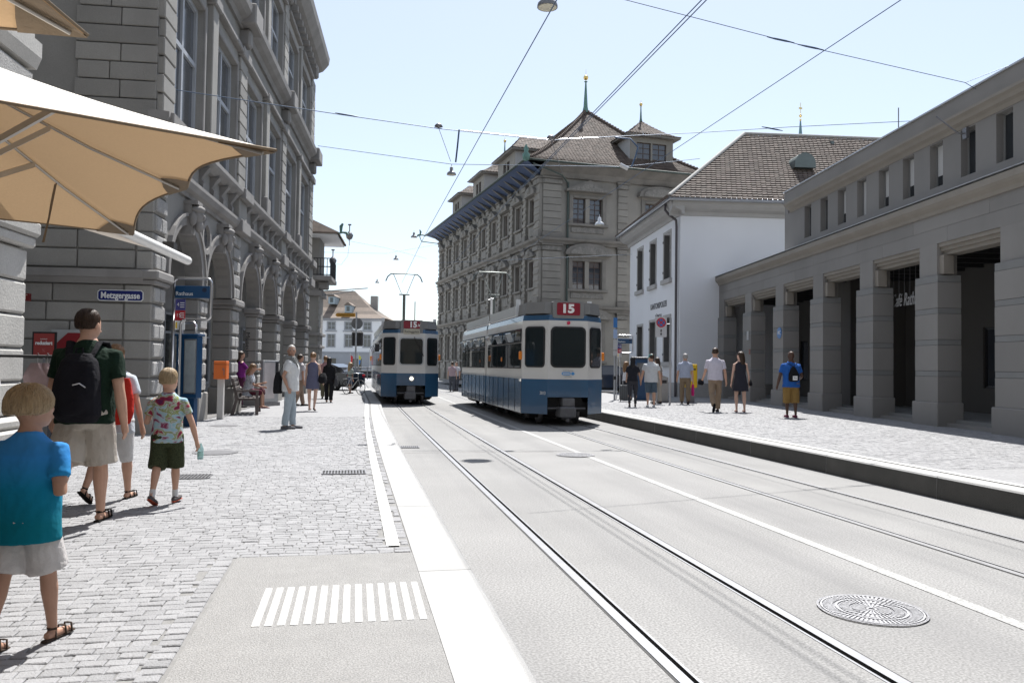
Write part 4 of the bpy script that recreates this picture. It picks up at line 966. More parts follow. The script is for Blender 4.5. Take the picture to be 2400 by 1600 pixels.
r = plaque(1827, 780, .2, 0, M_sblue, 'round blue sign lettered WC on a pillar', 'sign', rnd=True); put_text('lettering', 'WC', .14, M_whi, r, (0, -.074, 0), width=.26, depth=.002)
plaque(1753, 786, .2, .35, M_sgr, 'small pale plaque on the second pillar from the white house', 'plaque'); plaque(1757, 824, .14, .2, mat('dull_red_plate', (.25, .08, .06), .5, .05), 'small dull red plate below the pale plaque on a pillar', 'plaque')
# lamp bracket, roof mast
u, z = rel(cb_, 2240, 310, 0); b = MB(); b.tube([(u+.25, .1, z-.1), (u+.25, -.1, z-.1), (u, -.45, z+.35)], .02, 5); b.box(u+.18, u+.32, .04, .11, z-.22, z+.02); K.put('wire_bracket', b, M_iron)
u, z = rel(cb_, 2106, 300, .6); b = MB(); b.tube([(u, .6, z-.3), (u, .6, z+.55)], .015, 5); K.put('roof_mast', b, M_iron)
# ================================================================== CHURCH SPIRE FAR BEHIND
sp = D(1876, 320, 150.0)
cs = empty('church_spire', (sp.x, sp.y, 0), 0, 'tip of a slim green church spire with gilded balls above the tiled roof', 'spire')
b = MB(); b.lathe([(2.6, 0), (2.6, sp.z-9), (1.4, sp.z-8), (.45, sp.z-1), (.1, sp.z+3.2)], 8); b.build('spire_shaft', mat('blue_green_copper', (.12, .22, .24), .6, .15), cs)
for z, r_ in ((sp.z+3.1, .2), (sp.z+3.9, .28)):
    b = MB(); b.lathe([(.02, -r_)]+[(r_*math.sin(math.pi*t/6), -r_*math.cos(math.pi*t/6)) for t in range(1, 6)]+[(.02, r_)], 10); b.build('gilded_ball', M_gold, cs, Matrix.Translation((0, 0, z)))
b = MB(); b.tube([(0, 0, sp.z+3.5), (0, 0, sp.z+6.4)], .05, 5); b.box(-.35, .35, -.03, .03, sp.z+5.2, sp.z+5.5); b.build('weather_vane', M_gold, cs)
# ================================================================== TRAMS
M_tw = mat('tram_white', (.62, .61, .58), .28, .04, 1, coat=.3, stain=.08, stcol=(.4, .38, .35), sscale=1.5)
M_tb = mat('tram_blue', (.028, .092, .180), .25, .08, 1, coat=.4, stain=.3, stcol=(.04, .07, .1), sscale=2)
M_tg = mat('tram_grey', (.20, .20, .195), .55, .06, 2)
M_tgl = mat('tram_light_grey', (.42, .43, .43), .4, .05, 2)
M_trub = mat('black_rubber', (.012, .012, .013), .6, .1, 5)
M_tgls = mat('tram_glass', (.016, .022, .024), .03, .1, 1.2, .015, 2, spec=.4)
M_und = mat('underframe_black', (.02, .02, .02), .75, .3, 8, .4, 30)
M_org = mat('orange_indicator', (.75, .22, .02), .3, .05, 3)
M_red = mat('route_red', (.24, .014, .03), .3, .05, 3); M_wt = mat('route_white', (.8, .8, .78), .4, .02)
def rrect(x0, x1, z0, z1, r, n=4):
    P = []
    for cx, cz, a in ((x1-r, z1-r, 0), (x0+r, z1-r, 90), (x0+r, z0+r, 180), (x1-r, z0+r, 270)):
        for k in range(n+1): t = R_(a+90*k/n); P.append((cx+r*math.cos(t), cz+r*math.sin(t)))
    return P
def pane_on(root, p0, p1, z0, z1, m0, m1, r=.09, fr=.035, mf=None, mg=None, name='window', lean=0, prt=None):
    """window on the vertical panel from p0 to p1 (outside on the right hand side walking p0->p1)"""
    p0, p1 = Vector((p0[0], p0[1], 0)), Vector((p1[0], p1[1], 0)); L = (p1-p0).length; u = (p1-p0)/L; n_ = Vector((u.y, -u.x, 0))
    Mx = Matrix(((u.x, -n_.x, 0, p0.x), (u.y, -n_.y, 0, p0.y), (0, 0, 1, 0), (0, 0, 0, 1)))
    b = MB(); b.prism(rrect(m0, L-m1, z0, z1, r), -.010, .02, 'y'); w = b.build(name, mf or M_trub, root, Mx, True)
    b = MB(); b.prism(rrect(m0+fr, L-m1-fr, z0+fr, z1-fr, max(.01, r-fr*.6)), -.016, .0, 'y'); g = b.build('pane', mg or M_tgls, w, None, True)
    return w, Mx, L
def tram(loc, rz, rear, label, len1=6.1, len2=6.3):
    root = empty('tram', loc, rz, label, 'tram', 'blue and white trams')
    HWd, CW, TP = 1.1, .54, .58
    def shell(poly, y_off, nm, front):
        # levels: (z, inset, material of the band below)
        lev = [(.30, 0), (.74, 0), (1.20, .0), (1.26, .004), (2.72, .02), (2.86, .05), (2.94, .14)]
        mi = [1, 1, 0, 0, 1, 2]
        b = MB(); n = len(poly); cen = Vector((0, sum(p[1] for p in poly)/n, 0))
        def ring(z, ins):
            out = []
            for p in poly:
                x = p[0]-math.copysign(ins, p[0]); y = p[1]+(ins*(1 if p[1] < cen.y else -1)); out.append((x, y, z))
            return out
        R0 = [ring(z, i) for z, i in lev]
        for k in range(len(lev)-1):
            for j in range(n):
                j2 = (j+1) % n
                if k == 0 and front and j == 0: continue
                b.quad(R0[k][j], R0[k][j2], R0[k+1][j2], R0[k+1][j], mi[k])
        b.add(R0[-1], [tuple(range(n))], 2)
        return b.build(nm, [M_tw, M_tb, M_tg], root, fix=False)
    P1 = [(-CW, 0), (CW, 0), (HWd, TP), (HWd, len1), (-HWd, len1), (-HWd, TP)]
    body = shell(P1, 0, 'front_body', True)
    y2 = len1+.28; ye = y2+len2
    P2 = [(-HWd, y2), (HWd, y2), (HWd, ye-TP), (CW, ye), (-CW, ye), (-HWd, ye-TP)]
    P2 = [(-1.08, y2), (1.08, y2), (1.08, ye-TP), (CW, ye), (-CW, ye), (-1.08, ye-TP)]
    body2 = shell(P2, 0, 'rear_body', False)
    # bellows
    b = MB()
    for k in range(7): y = len1-.02+k*.05; b.box(-1.02+(.04 if k % 2 else 0), 1.02-(.04 if k % 2 else 0), y, y+.045, .45, 2.86)
    stuff(b.build('articulation_bellows', M_trub, root))
    # belt line and door seams
    b = MB()
    for sx in (-1, 1):
        b.box(sx*1.1-.012, sx*1.1+.012, TP, len1, 1.21, 1.245); b.box(sx*1.08-.012, sx*1.08+.012, y2, ye-TP, 1.21, 1.245)
    b.build('belt_trim', M_tgl, root)
    b = MB()
    for sx in (-1, 1):
        for y in (.62, 1.45, 2.3, 3.1, 3.95, 4.8, 5.5): b.box(sx*1.103-.004, sx*1.103+.004, y-.008, y+.008, .32, 1.20)
        for y in (y2+.3, y2+1.2, y2+2.1, y2+3.0, y2+3.9, y2+4.8, y2+5.5): b.box(sx*1.083-.004, sx*1.083+.004, y-.008, y+.008, .32, 1.20)
    stuff(b.build('panel_seams', M_trub, root))
    # front windows
    fw, Mx, L = pane_on(root, (-CW, 0), (CW, 0), 1.50, 2.56, .07, .07, .13, .045, M_trub if rear else M_tgl)
    pane_on(root, (-HWd, TP), (-CW, 0), 1.50, 2.56, .10, .10, .10, .04); pane_on(root, (CW, 0), (HWd, TP), 1.50, 2.56, .10, .10, .10, .04)
    # side windows with hopper lights
    def side(ya, yb, n, x):
        for sx in (-1, 1):
            w = (yb-ya)/n
            for k in range(n):
                y0 = ya+k*w+.03; y1 = ya+(k+1)*w-.03
                p, q = ((sx*x, y1), (sx*x, y0)) if sx < 0 else ((sx*x, y0), (sx*x, y1))
                pane_on(root, p, q, 1.46, 2.14, 0, 0, .04, .025); pane_on(root, p, q, 2.16, 2.52, 0, 0, .04, .025)
                if k % 2 == 1:      # tilted hopper pane catching the sky
                    b = MB(); b.add([(sx*(x+.012), y0+.04, 2.2), (sx*(x+.012), y1-.04, 2.2), (sx*(x+.11), y1-.04, 2.44), (sx*(x+.11), y0+.04, 2.44), (sx*(x+.02), y0+.04, 2.19), (sx*(x+.02), y1-.04, 2.19), (sx*(x+.118), y1-.04, 2.43), (sx*(x+.118), y0+.04, 2.43)], [(0, 1, 2, 3), (4, 5, 6, 7), (0, 1, 5, 4), (1, 2, 6, 5), (2, 3, 7, 6), (3, 0, 4, 7)])
                    b.build('hopper_pane', mat('hopper_glass', (.35, .38, .40), .05, .05, 2, spec=.8), root, fix=True)
    side(.68, len1-.25, 6, 1.097); side(y2+.2, ye-TP-.1, 6, 1.077)
    # roof fairing and route sign
    b = MB(); pl = [(-.62, .10), (.62, .10), (1.02, .55), (1.02, 1.5), (-1.02, 1.5), (-1.02, .55)]
    pt = [(x*.97, y+.03) for x, y in pl]; v = [(x, y, 2.90) for x, y in pl]+[(x, y, 3.20) for x, y in pt]; n = 6
    b.add(v, [(i, (i+1) % n, n+(i+1) % n, n+i) for i in range(n)]+[tuple(range(n, 2*n))]); b.build('roof_fairing', M_tg, root)
    for sx in (-1, 1):
        b = MB(); b.box(sx*1.0-.015, sx*1.0+.015, 1.52, len1-.1, 2.93, 3.20); b.build('roof_side_board', M_tgl, root)
        b = MB(); b.box(sx*.98-.015, sx*.98+.015, y2+.1, ye-1.2, 2.93, 3.20); b.build('roof_side_board', M_tgl, root)
        b = MB(); b.box(sx*1.02-.06, sx*1.02+.06, 1.50, 1.53, 2.9, 3.36); b.build('roof_marker', mat('clear_plastic', (.6, .62, .63), .2, .03), root)
    b = MB()
    for y in (2.4, 4.2, 8.3, 10.4): b.box(-.6, .6, y, y+1.2, 2.94, 3.12, .03)
    stuff(b.build('roof_equipment', M_tg, root))
    sgn = None
    b = MB(); b.prism(rrect(-.42, .42, 2.78 if rear else 2.62, 3.22, .05), .02, .4, 'y'); sgn = b.build('route_sign', M_tg, root, fix=True)
    b = MB(); b.prism(rrect(-.31, .31, 2.86 if rear else 2.90, 3.18, .035), .008, .03, 'y'); b.build('route_panel', M_red, sgn, fix=True)
    put_text('route_number', '15', .22, M_wt, sgn, (-.02 if rear else .05, .004, 3.02 if rear else 3.04), width=.30 if rear else .25, depth=.003, bold=.014)
    if not rear:
        b = MB(); b.prism(rrect(-.31, .31, 2.68, 2.885, .03), .008, .03, 'y'); b.build('destination_panel', mat('destination_cream', (.45, .42, .33), .4, .03), sgn, fix=True)
        put_text('destination', 'Bucheggplatz', .10, mat('destination_ink', (.05, .05, .05), .5, .02), sgn, (0, .004, 2.78), width=.54, depth=.002)
        put_text('route_mark', 'x', .17, M_wt, sgn, (.26, .004, 3.04), depth=.002, shear=.3)
        b = MB(); b.tube([(.1, -.03, 2.58), (.15, -.035, 2.45), (.42, -.03, 2.0)], .012, 5); b.tube([(.30, -.034, 2.25), (.46, -.03, 1.85)], .014, 4); b.build('wiper', M_trub, root)
        b = MB(); b.tube([(-1.1, .5, 2.35), (-1.25, .35, 2.4), (-1.28, .3, 2.3)], .012, 5); b.box(-1.36, -1.2, .27, .31, 2.0, 2.32, .02); b.build('wing_mirror', M_trub, root)
        b = MB(); b.M = Matrix.Translation((0.02, -.012, 1.0)) @ Matrix.Rotation(math.pi/2, 4, 'X'); b.lathe([(.11, -.01), (.11, .02), (.085, .03), (.08, .02), (.0, .0)], 16); b.build('headlight_rim', M_tgl, root)
        b = MB(); b.M = Matrix.Translation((0.02, -.03, 1.0)) @ Matrix.Rotation(math.pi/2, 4, 'X'); b.lathe([(.062, 0), (.05, .012), (.001, .018)], 14); b.build('headlight', mat('lit_headlight', (1, .93, .8), .3, 0, emit=2.5), root)
        for x in (-.62, .62):
            b = MB(); b.box(x-.05, x+.05, .09, .12, .88, .95) if False else None
    else:
        b = MB(); b.M = Matrix.Translation((0.0, -.0, 2.66)) @ Matrix.Rotation(math.pi/2, 4, 'X'); b.lathe([(.045, -.01), (.045, .02), (.03, .035), (.001, .04)], 12); b.build('tail_light', mat('red_lamp', (.6, .02, .08), .3, 0), root)
        lg = mat('logo_blue', (.06, .28, .60), .4, .02)
        b = MB(); b.prism(rrect(-.17, .07, 1.31, 1.39, .039), -.012, .0, 'y'); lo = b.build('maker_logo', lg, root, fix=True)
        b = MB(); b.prism(rrect(.085, .175, 1.31, 1.39, .044, 6), -.012, .0, 'y'); b.build('maker_logo', lg, root, fix=True)
        b = MB(); b.prism(rrect(-.145, .045, 1.338, 1.362, .01), -.015, -.011, 'y'); b.build('logo_line', M_tw, lo, fix=True)
        put_text('small_print', 'Verkehrsbetriebe', .03, M_tg, root, (0, -.011, 1.43), width=.28, depth=.001); put_text('small_print', 'www.zuerich', .025, M_tg, root, (0, -.011, 1.27), width=.2, depth=.001)
        u = Vector((HWd-CW, -TP, 0)).normalized()
        put_text('fleet_number', '2013', .085, M_wt, root, (-CW-.10-.012*u.y*0-.006, .10-.006, .84), (u.x, u.y, 0), width=.17, depth=.002)
    for sx in (-1, 1):
        b = MB(); b.box(sx*1.13-.04, sx*1.13+.04, .58, .68, 1.70, 1.92, .02); b.build('indicator_lamp', M_org, root)
        b = MB(); b.box(sx*1.11-.02, sx*1.11+.02, 3.3, 3.4, 1.66, 1.78, .01); b.build('indicator_lamp', M_org, root)
    # front apron, coupler, bogies
    b = MB(); b.prism([(-CW-.06, .40), (-CW+.12, .745), (CW-.12, .745), (CW+.06, .40), (CW+.02, .36), (-CW-.02, .36)], .25, .35, 'y'); b.build('buffer_recess', M_und, root, fix=True)
    b = MB(); b.box(-.16, .16, -.12, .5, .50, .72, .02); b.box(-.24, .18, -.2, .35, .22, .50, .03); b.tube([(-.02, -.1, .2), (-.02, -.1, .12)], .05, 8); b.tube([(-.5, .1, .45), (.5, .1, .45)], .03, 6); b.build('coupler', mat('coupler_grey', (.14, .14, .145), .6, .2, 8, metal=.3), root)
    for yb in (1.9, len1+.15, ye-1.9):
        bg = empty('x'); bpy.data.objects.remove(bg)
        b = MB(); b.box(-.85, .85, yb-.95, yb+.95, .16, .5, .04); b.box(-.95, .95, yb-.5, yb+.5, .2, .4, .03); bo = b.build('bogie', M_und, root)
        for sx in (-.5, .5):
            for dy in (-.8, .8):
                b = MB(); b.M = Matrix.Translation((sx, yb+dy, .33)) @ Matrix.Rotation(math.pi/2, 4, 'Y'); b.lathe([(.05, -.05), (.31, -.05), (.33, -.03), (.33, .05), (.05, .05)], 16); b.build('wheel', M_iron, bo)
    b = MB(); b.box(-1.0, 1.0, TP+.1, ye-TP, .42, .60); b.build('underframe', M_und, root)
    return root, y2, ye
def pantograph(root, y, zb, zk, zt, bow, nm='pantograph'):
    b = MB(); b.box(-.5, .5, y-.4, y+.4, 2.96, 3.1)
    b.tube([(0, y+.1, 3.05), (-.03, y-.35, zk)], .06, 8); b.tube([(-.25, y-.35, zk), (.2, y-.35, zk)], .03, 6)
    for s in (-1, 1): b.tube([(s*.12-.03, y-.35, zk+.05), (s*bow*.55, y+.3, zt-.06)], .014, 5); b.tube([(s*bow*.55, y+.3, zt-.06), (s*bow*.6, y+.3, zt)], .014, 5)
    b.tube([(-bow, y+.3, zt-.32), (-bow*.9, y+.3, zt-.12), (-bow*.72, y+.3, zt+.01), (0, y+.3, zt+.03), (bow*.72, y+.3, zt+.01), (bow*.9, y+.3, zt-.12), (bow, y+.3, zt-.32)], .028, 6); b.tube([(-bow*.72, y+.12, zt), (bow*.72, y+.12, zt)], .02, 5)
    stuff(b.build(nm, mat('pantograph_grey', (.16, .18, .17), .5, .15, 5, metal=.5), root))
TA, a2, aE = tram((5.5, 19.9, 0), R_(.1), True, 'blue and white tram, rear view with route number 15 and fleet number 2013')
pantograph(TA, 11.2, 3.1, 4.3, 5.25, .78)
b = MB(); b.tube([(-.98, 6.05, 3.1), (-1.02, 5.8, 3.75)], .03, 5); b.tube([(-.92, 6.25, 3.1), (-.97, 6.0, 3.75)], .03, 5); b.tube([(-1.12, 5.85, 3.68), (-.9, 6.0, 3.75)], .015, 4); b.build('roof_antenna', M_whi, TA)
TBm, b2, bE = tram((2.24, 30.4, 0), R_(0.15), False, 'oncoming blue and white tram with lit headlight and its pantograph raised', 6.1, 8.5)
pantograph(TBm, 4.6, 3.1, 4.55, 5.5, .8)
b = MB(); b.tube([(.28, 2.2, 3.0), (.28, 2.2, 4.1)], .02, 5); b.box(.2, .36, 2.1, 2.3, 3.0, 3.12); b.build('roof_antenna', M_tg, TBm)
# ================================================================== OVERHEAD LINE
M_wire = mat('overhead_wire', (.06, .10, .17), .5, .05, metal=.3)
M_ins = mat('bright_insulator', (.55, .56, .57), .3, .05, metal=.5)
def wire(pts, r, label, group=None, cat='wire', name='overhead_wire', sag=0):
    P = [Vector(p) for p in pts]
    if len(P) == 2 and sag:
        a, c = P; P = [a.lerp(c, t/12)-Vector((0, 0, sag*4*(t/12)*(1-t/12))) for t in range(13)]
    c0 = P[0].copy(); b = MB(); b.tube([p-c0 for p in P], r, 5); o = b.build(name, M_wire, None, Matrix.Translation(c0)); tag(o, label, cat, group); return o
def wx(px, py, z):
    d = ray(px, py); return (z-EYE.z)*d.x/d.z
zc = 5.6
xl = wx(1304, 0, zc)
wire([(xl, 2.5, zc), (xl+.0, 14, zc-.02), (xl+.05, 26, zc), (xl+.25, 40, zc)], .007, 'contact wire over the left track running down to the bell lamp', None)
xr = wx(1645, 0, zc); xr2 = wx(1662, 0, zc)
wire([(xr, 2.5, zc), (xr, 18.5, zc), (xr+.1, 30, zc-.1)], .007, 'left strand of the twin contact wires above the right track')
wire([(xr2+.03, 2.5, zc+.05), (xr2+.05, 18.4, zc+.1)], .007, 'right strand of the twin contact wires above the right track')
x3 = wx(2112, 0, 6.6)
wire([(x3, 3, 6.6), (x3, 18, 6.6), (x3-.1, 34, 6.5)], .007, 'single long wire running over the right pavement')
P1w = [D(385, 207, 17.4), D(805, 270, 18), D(1030, 302, 18.3), D(1291, 329, 18.5)]
wire(P1w, .010, 'span wire from the arcade building to the middle of the street', None, 'wire', 'span_wire')
P1b = [D(1291, 329, 18.5), D(1440, 320, 18.8), D(1640, 311, 19.2), D(1850, 298, 19.6), D(2135, 284, 20.2)]
wire(P1b, .008, 'span wire from the street middle to the grey colonnade building', None, 'wire', 'span_wire')
P2w = [D(745, 342, 40.5), D(1058, 385, 36), D(1460, 391, 34), D(1640, 372, 36)]
wire(P2w, .013, 'span wire carrying the bell lamp in front of the town hall roof', None, 'wire', 'span_wire')
wire([D(1380, -22, 13), D(1822, 92, 15), D(1905, 113, 15.4), D(2262, 194, 17)], .007, 'span wire crossing the sky in the upper right', None, 'wire', 'span_wire')
wire([D(2262, 194, 17), D(2292, 212, 17.5)], .007, 'short wire tail above the grey parapet', None, 'wire', 'span_wire'); wire([D(2262, 194, 17), D(2420, 133, 16)], .006, 'thin wire leaving the frame at the upper right edge', None, 'wire', 'span_wire')
wire([D(1026, 616, 40), D(1260, 606, 36), D(1481, 596, 40)], .007, 'span wire anchored on the white house wall', None, 'wire', 'span_wire')
wire([D(793, 560, 47), D(900, 580, 47), D(1000, 606, 48)], .007, 'thin span wire below the balcony house eaves', None, 'wire', 'span_wire')
wire([D(752, 591, 47), D(905, 594, 48), D(1030, 572, 60)], .007, 'thin span wire level with the balcony', None, 'wire', 'span_wire')
# fittings on the wires
def fit(px, py, d, kind, label):
    p = D(px, py, d); b = MB()
    if kind == 'hanger': b.lathe([(.02, 0), (.10, .03), (.07, .08), (.03, .10)], 10); b.tube([(0, 0, 0), (.3, .05, -.75)], .006, 4)
    else: b.tube([(-.28, 0, .03), (-.1, 0, .01), (.1, 0, -.01), (.28, 0, -.03)], [.008, .018, .018, .008], 6)
    tag(b.build('wire_insulator' if kind != 'hanger' else 'wire_hanger', M_iron if kind == 'hanger' else M_wire, None, Matrix.Translation(p)), label, 'wire fitting')
fit(1028, 300, 18.3, 'hanger', 'dark wire hanger left of the bell lamp above the street'); fit(1291, 327, 18.5, 'hanger', 'dark wire hanger where the twin contact wires meet the span wire')
fit(815, 270, 18, 'i', 'insulator on the span wire beside the arcade building'); fit(1830, 94, 15, 'i', 'left of two insulators high on the upper right span wire'); fit(1900, 111, 15.4, 'i', 'right of two insulators high on the upper right span wire'); fit(1810, 302, 19.5, 'i', 'insulator on the span wire above the tiled roof')
for pts, lb in (([D(1076, 305, 18.2), D(1072, 345, 18), D(1068, 380, 18.2)], 'bent connecting cable left of the town hall roof'), ([D(1441, 322, 18.8), D(1478, 326, 18.8), D(1495, 345, 18.7), D(1490, 365, 18.6), D(1480, 391, 18.5)], 'curved registration arm hanging before the roof dormer')):
    wire(pts, .02, lb, None, 'wire fitting', 'registration_arm')
b = MB(); p0 = D(1080, 305, 18.4); b.tube([Vector((0, 0, 0)), D(1285, 327, 18.6)-p0], .010, 6); tag(b.build('insulator_rod', M_ins, None, Matrix.Translation(p0)), 'bright beaded insulator rod above the street left of the roof', 'wire fitting')
b = MB(); p0 = D(1310, 326, 18.6); b.tube([Vector((0, 0, 0)), D(1440, 321, 18.8)-p0], .010, 6); tag(b.build('insulator_rod', M_ins, None, Matrix.Translation(p0)), 'bright insulator rod in front of the town hall roof', 'wire fitting')
b = MB(); p0 = D(1453, 386, 18.5); b.tube([Vector((0, 0, 0)), D(1472, 396, 18.5)-p0], .05, 8); tag(b.build('insulator_rod', M_ins, None, Matrix.Translation(p0)), 'thick white insulator below the roof dormer', 'wire fitting')
# bell lamps
M_lamp = mat('lamp_grey_metal', (.20, .205, .21), .5, .1, 5, metal=.4); M_lens = mat('lamp_lens', (.7, .66, .5), .2, .05)
def bell(px, py, d, label, m=M_lamp, s=1.0, drop=True):
    p = D(px, py, d); r = empty('street_lamp', p, 0, label, 'street lamp', 'bell lamps hung over the street')
    b = MB(); b.lathe([(.235*s, 0), (.235*s, .03*s), (.22*s, .09*s), (.16*s, .15*s), (.09*s, .19*s), (.085*s, .36*s), (.05*s, .40*s), (.015, .42*s), (.012, .55*s)], 16); b.build('shade', m, r)
    b = MB(); b.lathe([(.21*s, -.005), (.2*s, .02), (.02, .03)], 14); b.build('lens', M_lens, r)
bell(1283, 18, 19, 'bell-shaped lamp cut by the top edge of the picture', s=1.05)
bell(1058, 410, 40, 'bell lamp hanging left of the town hall roof')
bell(970, 557, 60, 'bell lamp beside the town hall eaves spout'); bell(928, 609, 72, 'bell lamp above the oncoming tram pantograph'); bell(884, 663, 92, 'smallest bell lamp above the white house roof')
bell(1405, 528, 40, 'pale bell lamp before the upper town hall window', mat('pale_lamp_metal', (.62, .64, .66), .4, .05, metal=.2))
for px, py, d, lb in ((819, 553, 46, 'dark tension weight below the dragon spout'), (780, 612, 46, 'dark tension weight right of the balcony')):
    p = D(px, py, d); b = MB(); b.lathe([(.02, -.55), (.02, -.25), (.16, -.15), (.22, .05), (.12, .2), (.03, .28), (.03, .6), (.1, .62), (.1, .68)], 10); tag(b.build('tension_weight', M_iron, None, Matrix.Translation(p)), lb, 'weight')
wire([D(819, 570, 46), D(815, 600, 46), D(800, 620, 46), D(785, 618, 46)], .007, 'slack cable between two tension weights')
# ================================================================== STREET FURNITURE
CA, SA_ = math.cos(R_(11.4)), math.sin(R_(11.4))
def cw(xc, d, z=0.0): return Vector((xc*CA+d*SA_, -xc*SA_+d*CA, z))      # camera-ground coordinates -> world
def gd(px, d, z):                                                       # point of depth d under pixel column px at height z
    p = D(px, 855, d); p.z = z; return p
M_steel = mat('brushed_steel', (.55, .55, .56), .3, .06, 5, metal=.9)
M_sgn = mat('stop_sign_blue', (.008, .055, .14), .35, .04, 3)
M_pole = mat('galvanised_pole', (.42, .43, .44), .45, .08, 5, metal=.6)
def stop_sign(p, s, rz, label, back=False):
    r = empty('stop_sign', p, rz, label, 'stop sign', 'tram stop signs')
    H = 3.2
    b = MB(); R0 = .1
    def arc(cx, cz, a0, a1, rr=.1, n=5): return [(cx+rr*math.cos(R_(a0+(a1-a0)*k/n)), 0, cz+rr*math.sin(R_(a0+(a1-a0)*k/n))) for k in range(n+1)]
    pts = [(0, 0, 0), (0, 0, H-.1)] + arc(.1, H-.1, 180, 90) + arc(.70, H-.1, 90, 0) + [(.80, 0, 2.42)] + arc(.70, 2.42, 0, -90) + [(.28, 0, 2.32)] + arc(.28, 2.2, 90, 180, .12) + [(.16, 0, 0)]
    b.tube(pts, .028, 8); b.build('tube_frame', M_steel, r)
    b = MB(); b.box(.035, .765, -.025, .025, 2.78, 3.04, .006); pl = b.build('name_board', M_sgn, r)
    put_text('lettering', 'Rathaus', .085, M_whi, pl, (.235, -.029, 2.87), width=.36, depth=.002)
    b = MB(); b.prism([(.66+.05*math.cos(2*math.pi*k/16), 2.955+.05*math.sin(2*math.pi*k/16)) for k in range(16)], -.027, -.02, 'y'); b.build('emblem', mat('dark_emblem', (.01, .02, .05), .4, .02), pl, fix=True)
    for z0, z1, m_, t in ((2.52, 2.76, mat('plate_violet', (.05, .05, .20), .4, .04), '4'), (2.30, 2.515, mat('plate_red', (.42, .02, .03), .4, .04), '15'), (2.10, 2.295, M_whi, '')):
        b = MB(); b.box(.03, .235, .03, .045, z0, z1); q = b.build('route_plate', m_, r)
        if t: put_text('lettering', t, .075, M_whi, q, (.085 if t == '4' else .1, .027, (z0+z1)/2), depth=.002); b = MB(); [b.box(.13, .22, .026, .028, z0+.06+.045*k, z0+.075+.045*k) for k in range(3)]; stuff(b.build('small_print', M_whi, q))
        else: b = MB(); b.box(.04, .075, .026, .029, z0+.03, z1-.03); b.build('yellow_patch', mat('plate_yellow', (.75, .5, .03), .4, .03), q)
    return r
sp_ = gd(403, 17.0, PZ); stop_sign(sp_, 1, R_(-11), 'steel loop stop sign with blue board reading Rathaus on the left pavement')
sp2 = gd(1446, 32.0, RZ); o2 = stop_sign(sp2, 1, R_(-11), 'steel loop stop sign with blue Rathaus board before the white house'); o2.scale = (.78, 1, .8)
# timetable column
tp = gd(443, 17.6, PZ)
tc = empty('timetable_case', tp, R_(-28), 'tall dark blue timetable case with glass panel behind the boy in tie-dye', 'timetable')
b = MB(); b.box(-.28, .28, -.09, .09, .62, 1.98, .012); b.build('cabinet', M_sgn, tc); b = MB(); b.box(-.31, .31, -.12, .12, 1.98, 2.03, .01); b.build('cap', M_sgn, tc)
b = MB(); b.box(-.05, .26, -.105, -.088, .72, 1.92); q = b.build('panel_frame', M_steel, tc); b = MB(); b.box(-.03, .24, -.112, -.104, .75, 1.89); b.build('glass_panel', mat('timetable_glass', (.30, .34, .36), .12, .15, 6, spec=.6), q)
b = MB(); b.box(-.2, .2, -.06, .06, 0, .62); b.build('foot', M_sgn, tc)
b = MB(); b.tube([(-.2, 0, 2.02), (-.2, 0, 2.22), (-.14, 0, 2.29), (.1, 0, 2.29), (.16, 0, 2.22), (.16, 0, 2.02)], .028, 8); b.build('handle_loop', M_steel, tc)
# orange box on a post
op = G(516, 982, PZ); ob = empty('orange_box_post', op, R_(-8), 'orange letter box on a square pale post left of the bench', 'box')
b = MB(); b.box(-.075, .075, -.06, .06, 0, 1.02, .008); b.build('post', mat('pale_post', (.55, .53, .50), .6, .06, 4), ob)
b = MB(); b.box(-.15, .16, -.14, .10, 1.0, 1.45, .012); bx = b.build('box', mat('orange_paint', (.70, .16, .03), .45, .08, 3), ob); b = MB(); b.box(.10, .115, -.146, -.139, 1.1, 1.25); b.box(.07, .09, -.146, -.139, 1.22, 1.28); b.build('lock', M_iron, bx)
b = MB(); b.box(-.153, .163, -.143, .103, 1.36, 1.372); b.build('lid_seam', mat('orange_shadow_gap', (.2, .05, .01), .6, .05), bx)
# bench: seat runs along the street, facing it
bp = G(582, 968, PZ)
bn = empty('bench', bp, R_(94), 'dark wooden slatted bench on which a woman sits', 'bench')        # local x = along street (away), y = towards building
M_wood = mat('dark_bench_wood', (.085, .07, .065), .7, .2, 12, .3, 40, objr=.15)
BX = [0.0, 1.75]
for k in range(4): b = MB(); b.box(-.9, .9, -.27+k*.13, -.16+k*.13, .42, .455, .008); b.build('seat_slat', M_wood, bn)
for k in range(4):
    b = MB(); y = .25+k*.045; z = .55+k*.12; b.box(-.9, .9, y, y+.03, z, z+.09, .008); b.build('back_slat', M_wood, bn)
for x in (-.82, .82):
    b = MB(); b.prism([(-.30, 0), (-.22, 0), (-.20, .40), (.24, .40), (.33, 0), (.42, 0), (.30, .45), (.42, .98), (.36, .98), (.22, .46), (-.29, .46)], x-.05, x+.05, 'x'); b.build('leg_frame', M_wood, bn, fix=True)
    b = MB(); b.prism([(-.28, .46), (-.23, .46), (-.22, .63), (.30, .63), (.30, .68), (-.30, .68)], x-.04, x+.04, 'x'); b.build('armrest', M_wood, bn, fix=True)
# advertising pillar behind the bench
ap = G(630, 951, PZ); ad = empty('poster_pillar', ap, R_(62), 'grey metal poster slab standing behind the bench', 'poster stand')
b = MB(); b.box(-.45, .45, -.06, .06, .12, 1.5, .01); b.build('slab', M_pole, ad); b = MB(); b.box(-.5, .5, -.1, .1, 0, .12); b.build('foot', M_iron, ad)
b = MB(); b.box(-.40, .2, -.07, -.058, .25, 1.42); b.build('poster', mat('washed_poster', (.50, .46, .45), .3, .25, 2.5), ad)
b = MB(); b.box(.25, .42, -.068, -.058, .9, 1.45); b.build('display', M_trub, ad)
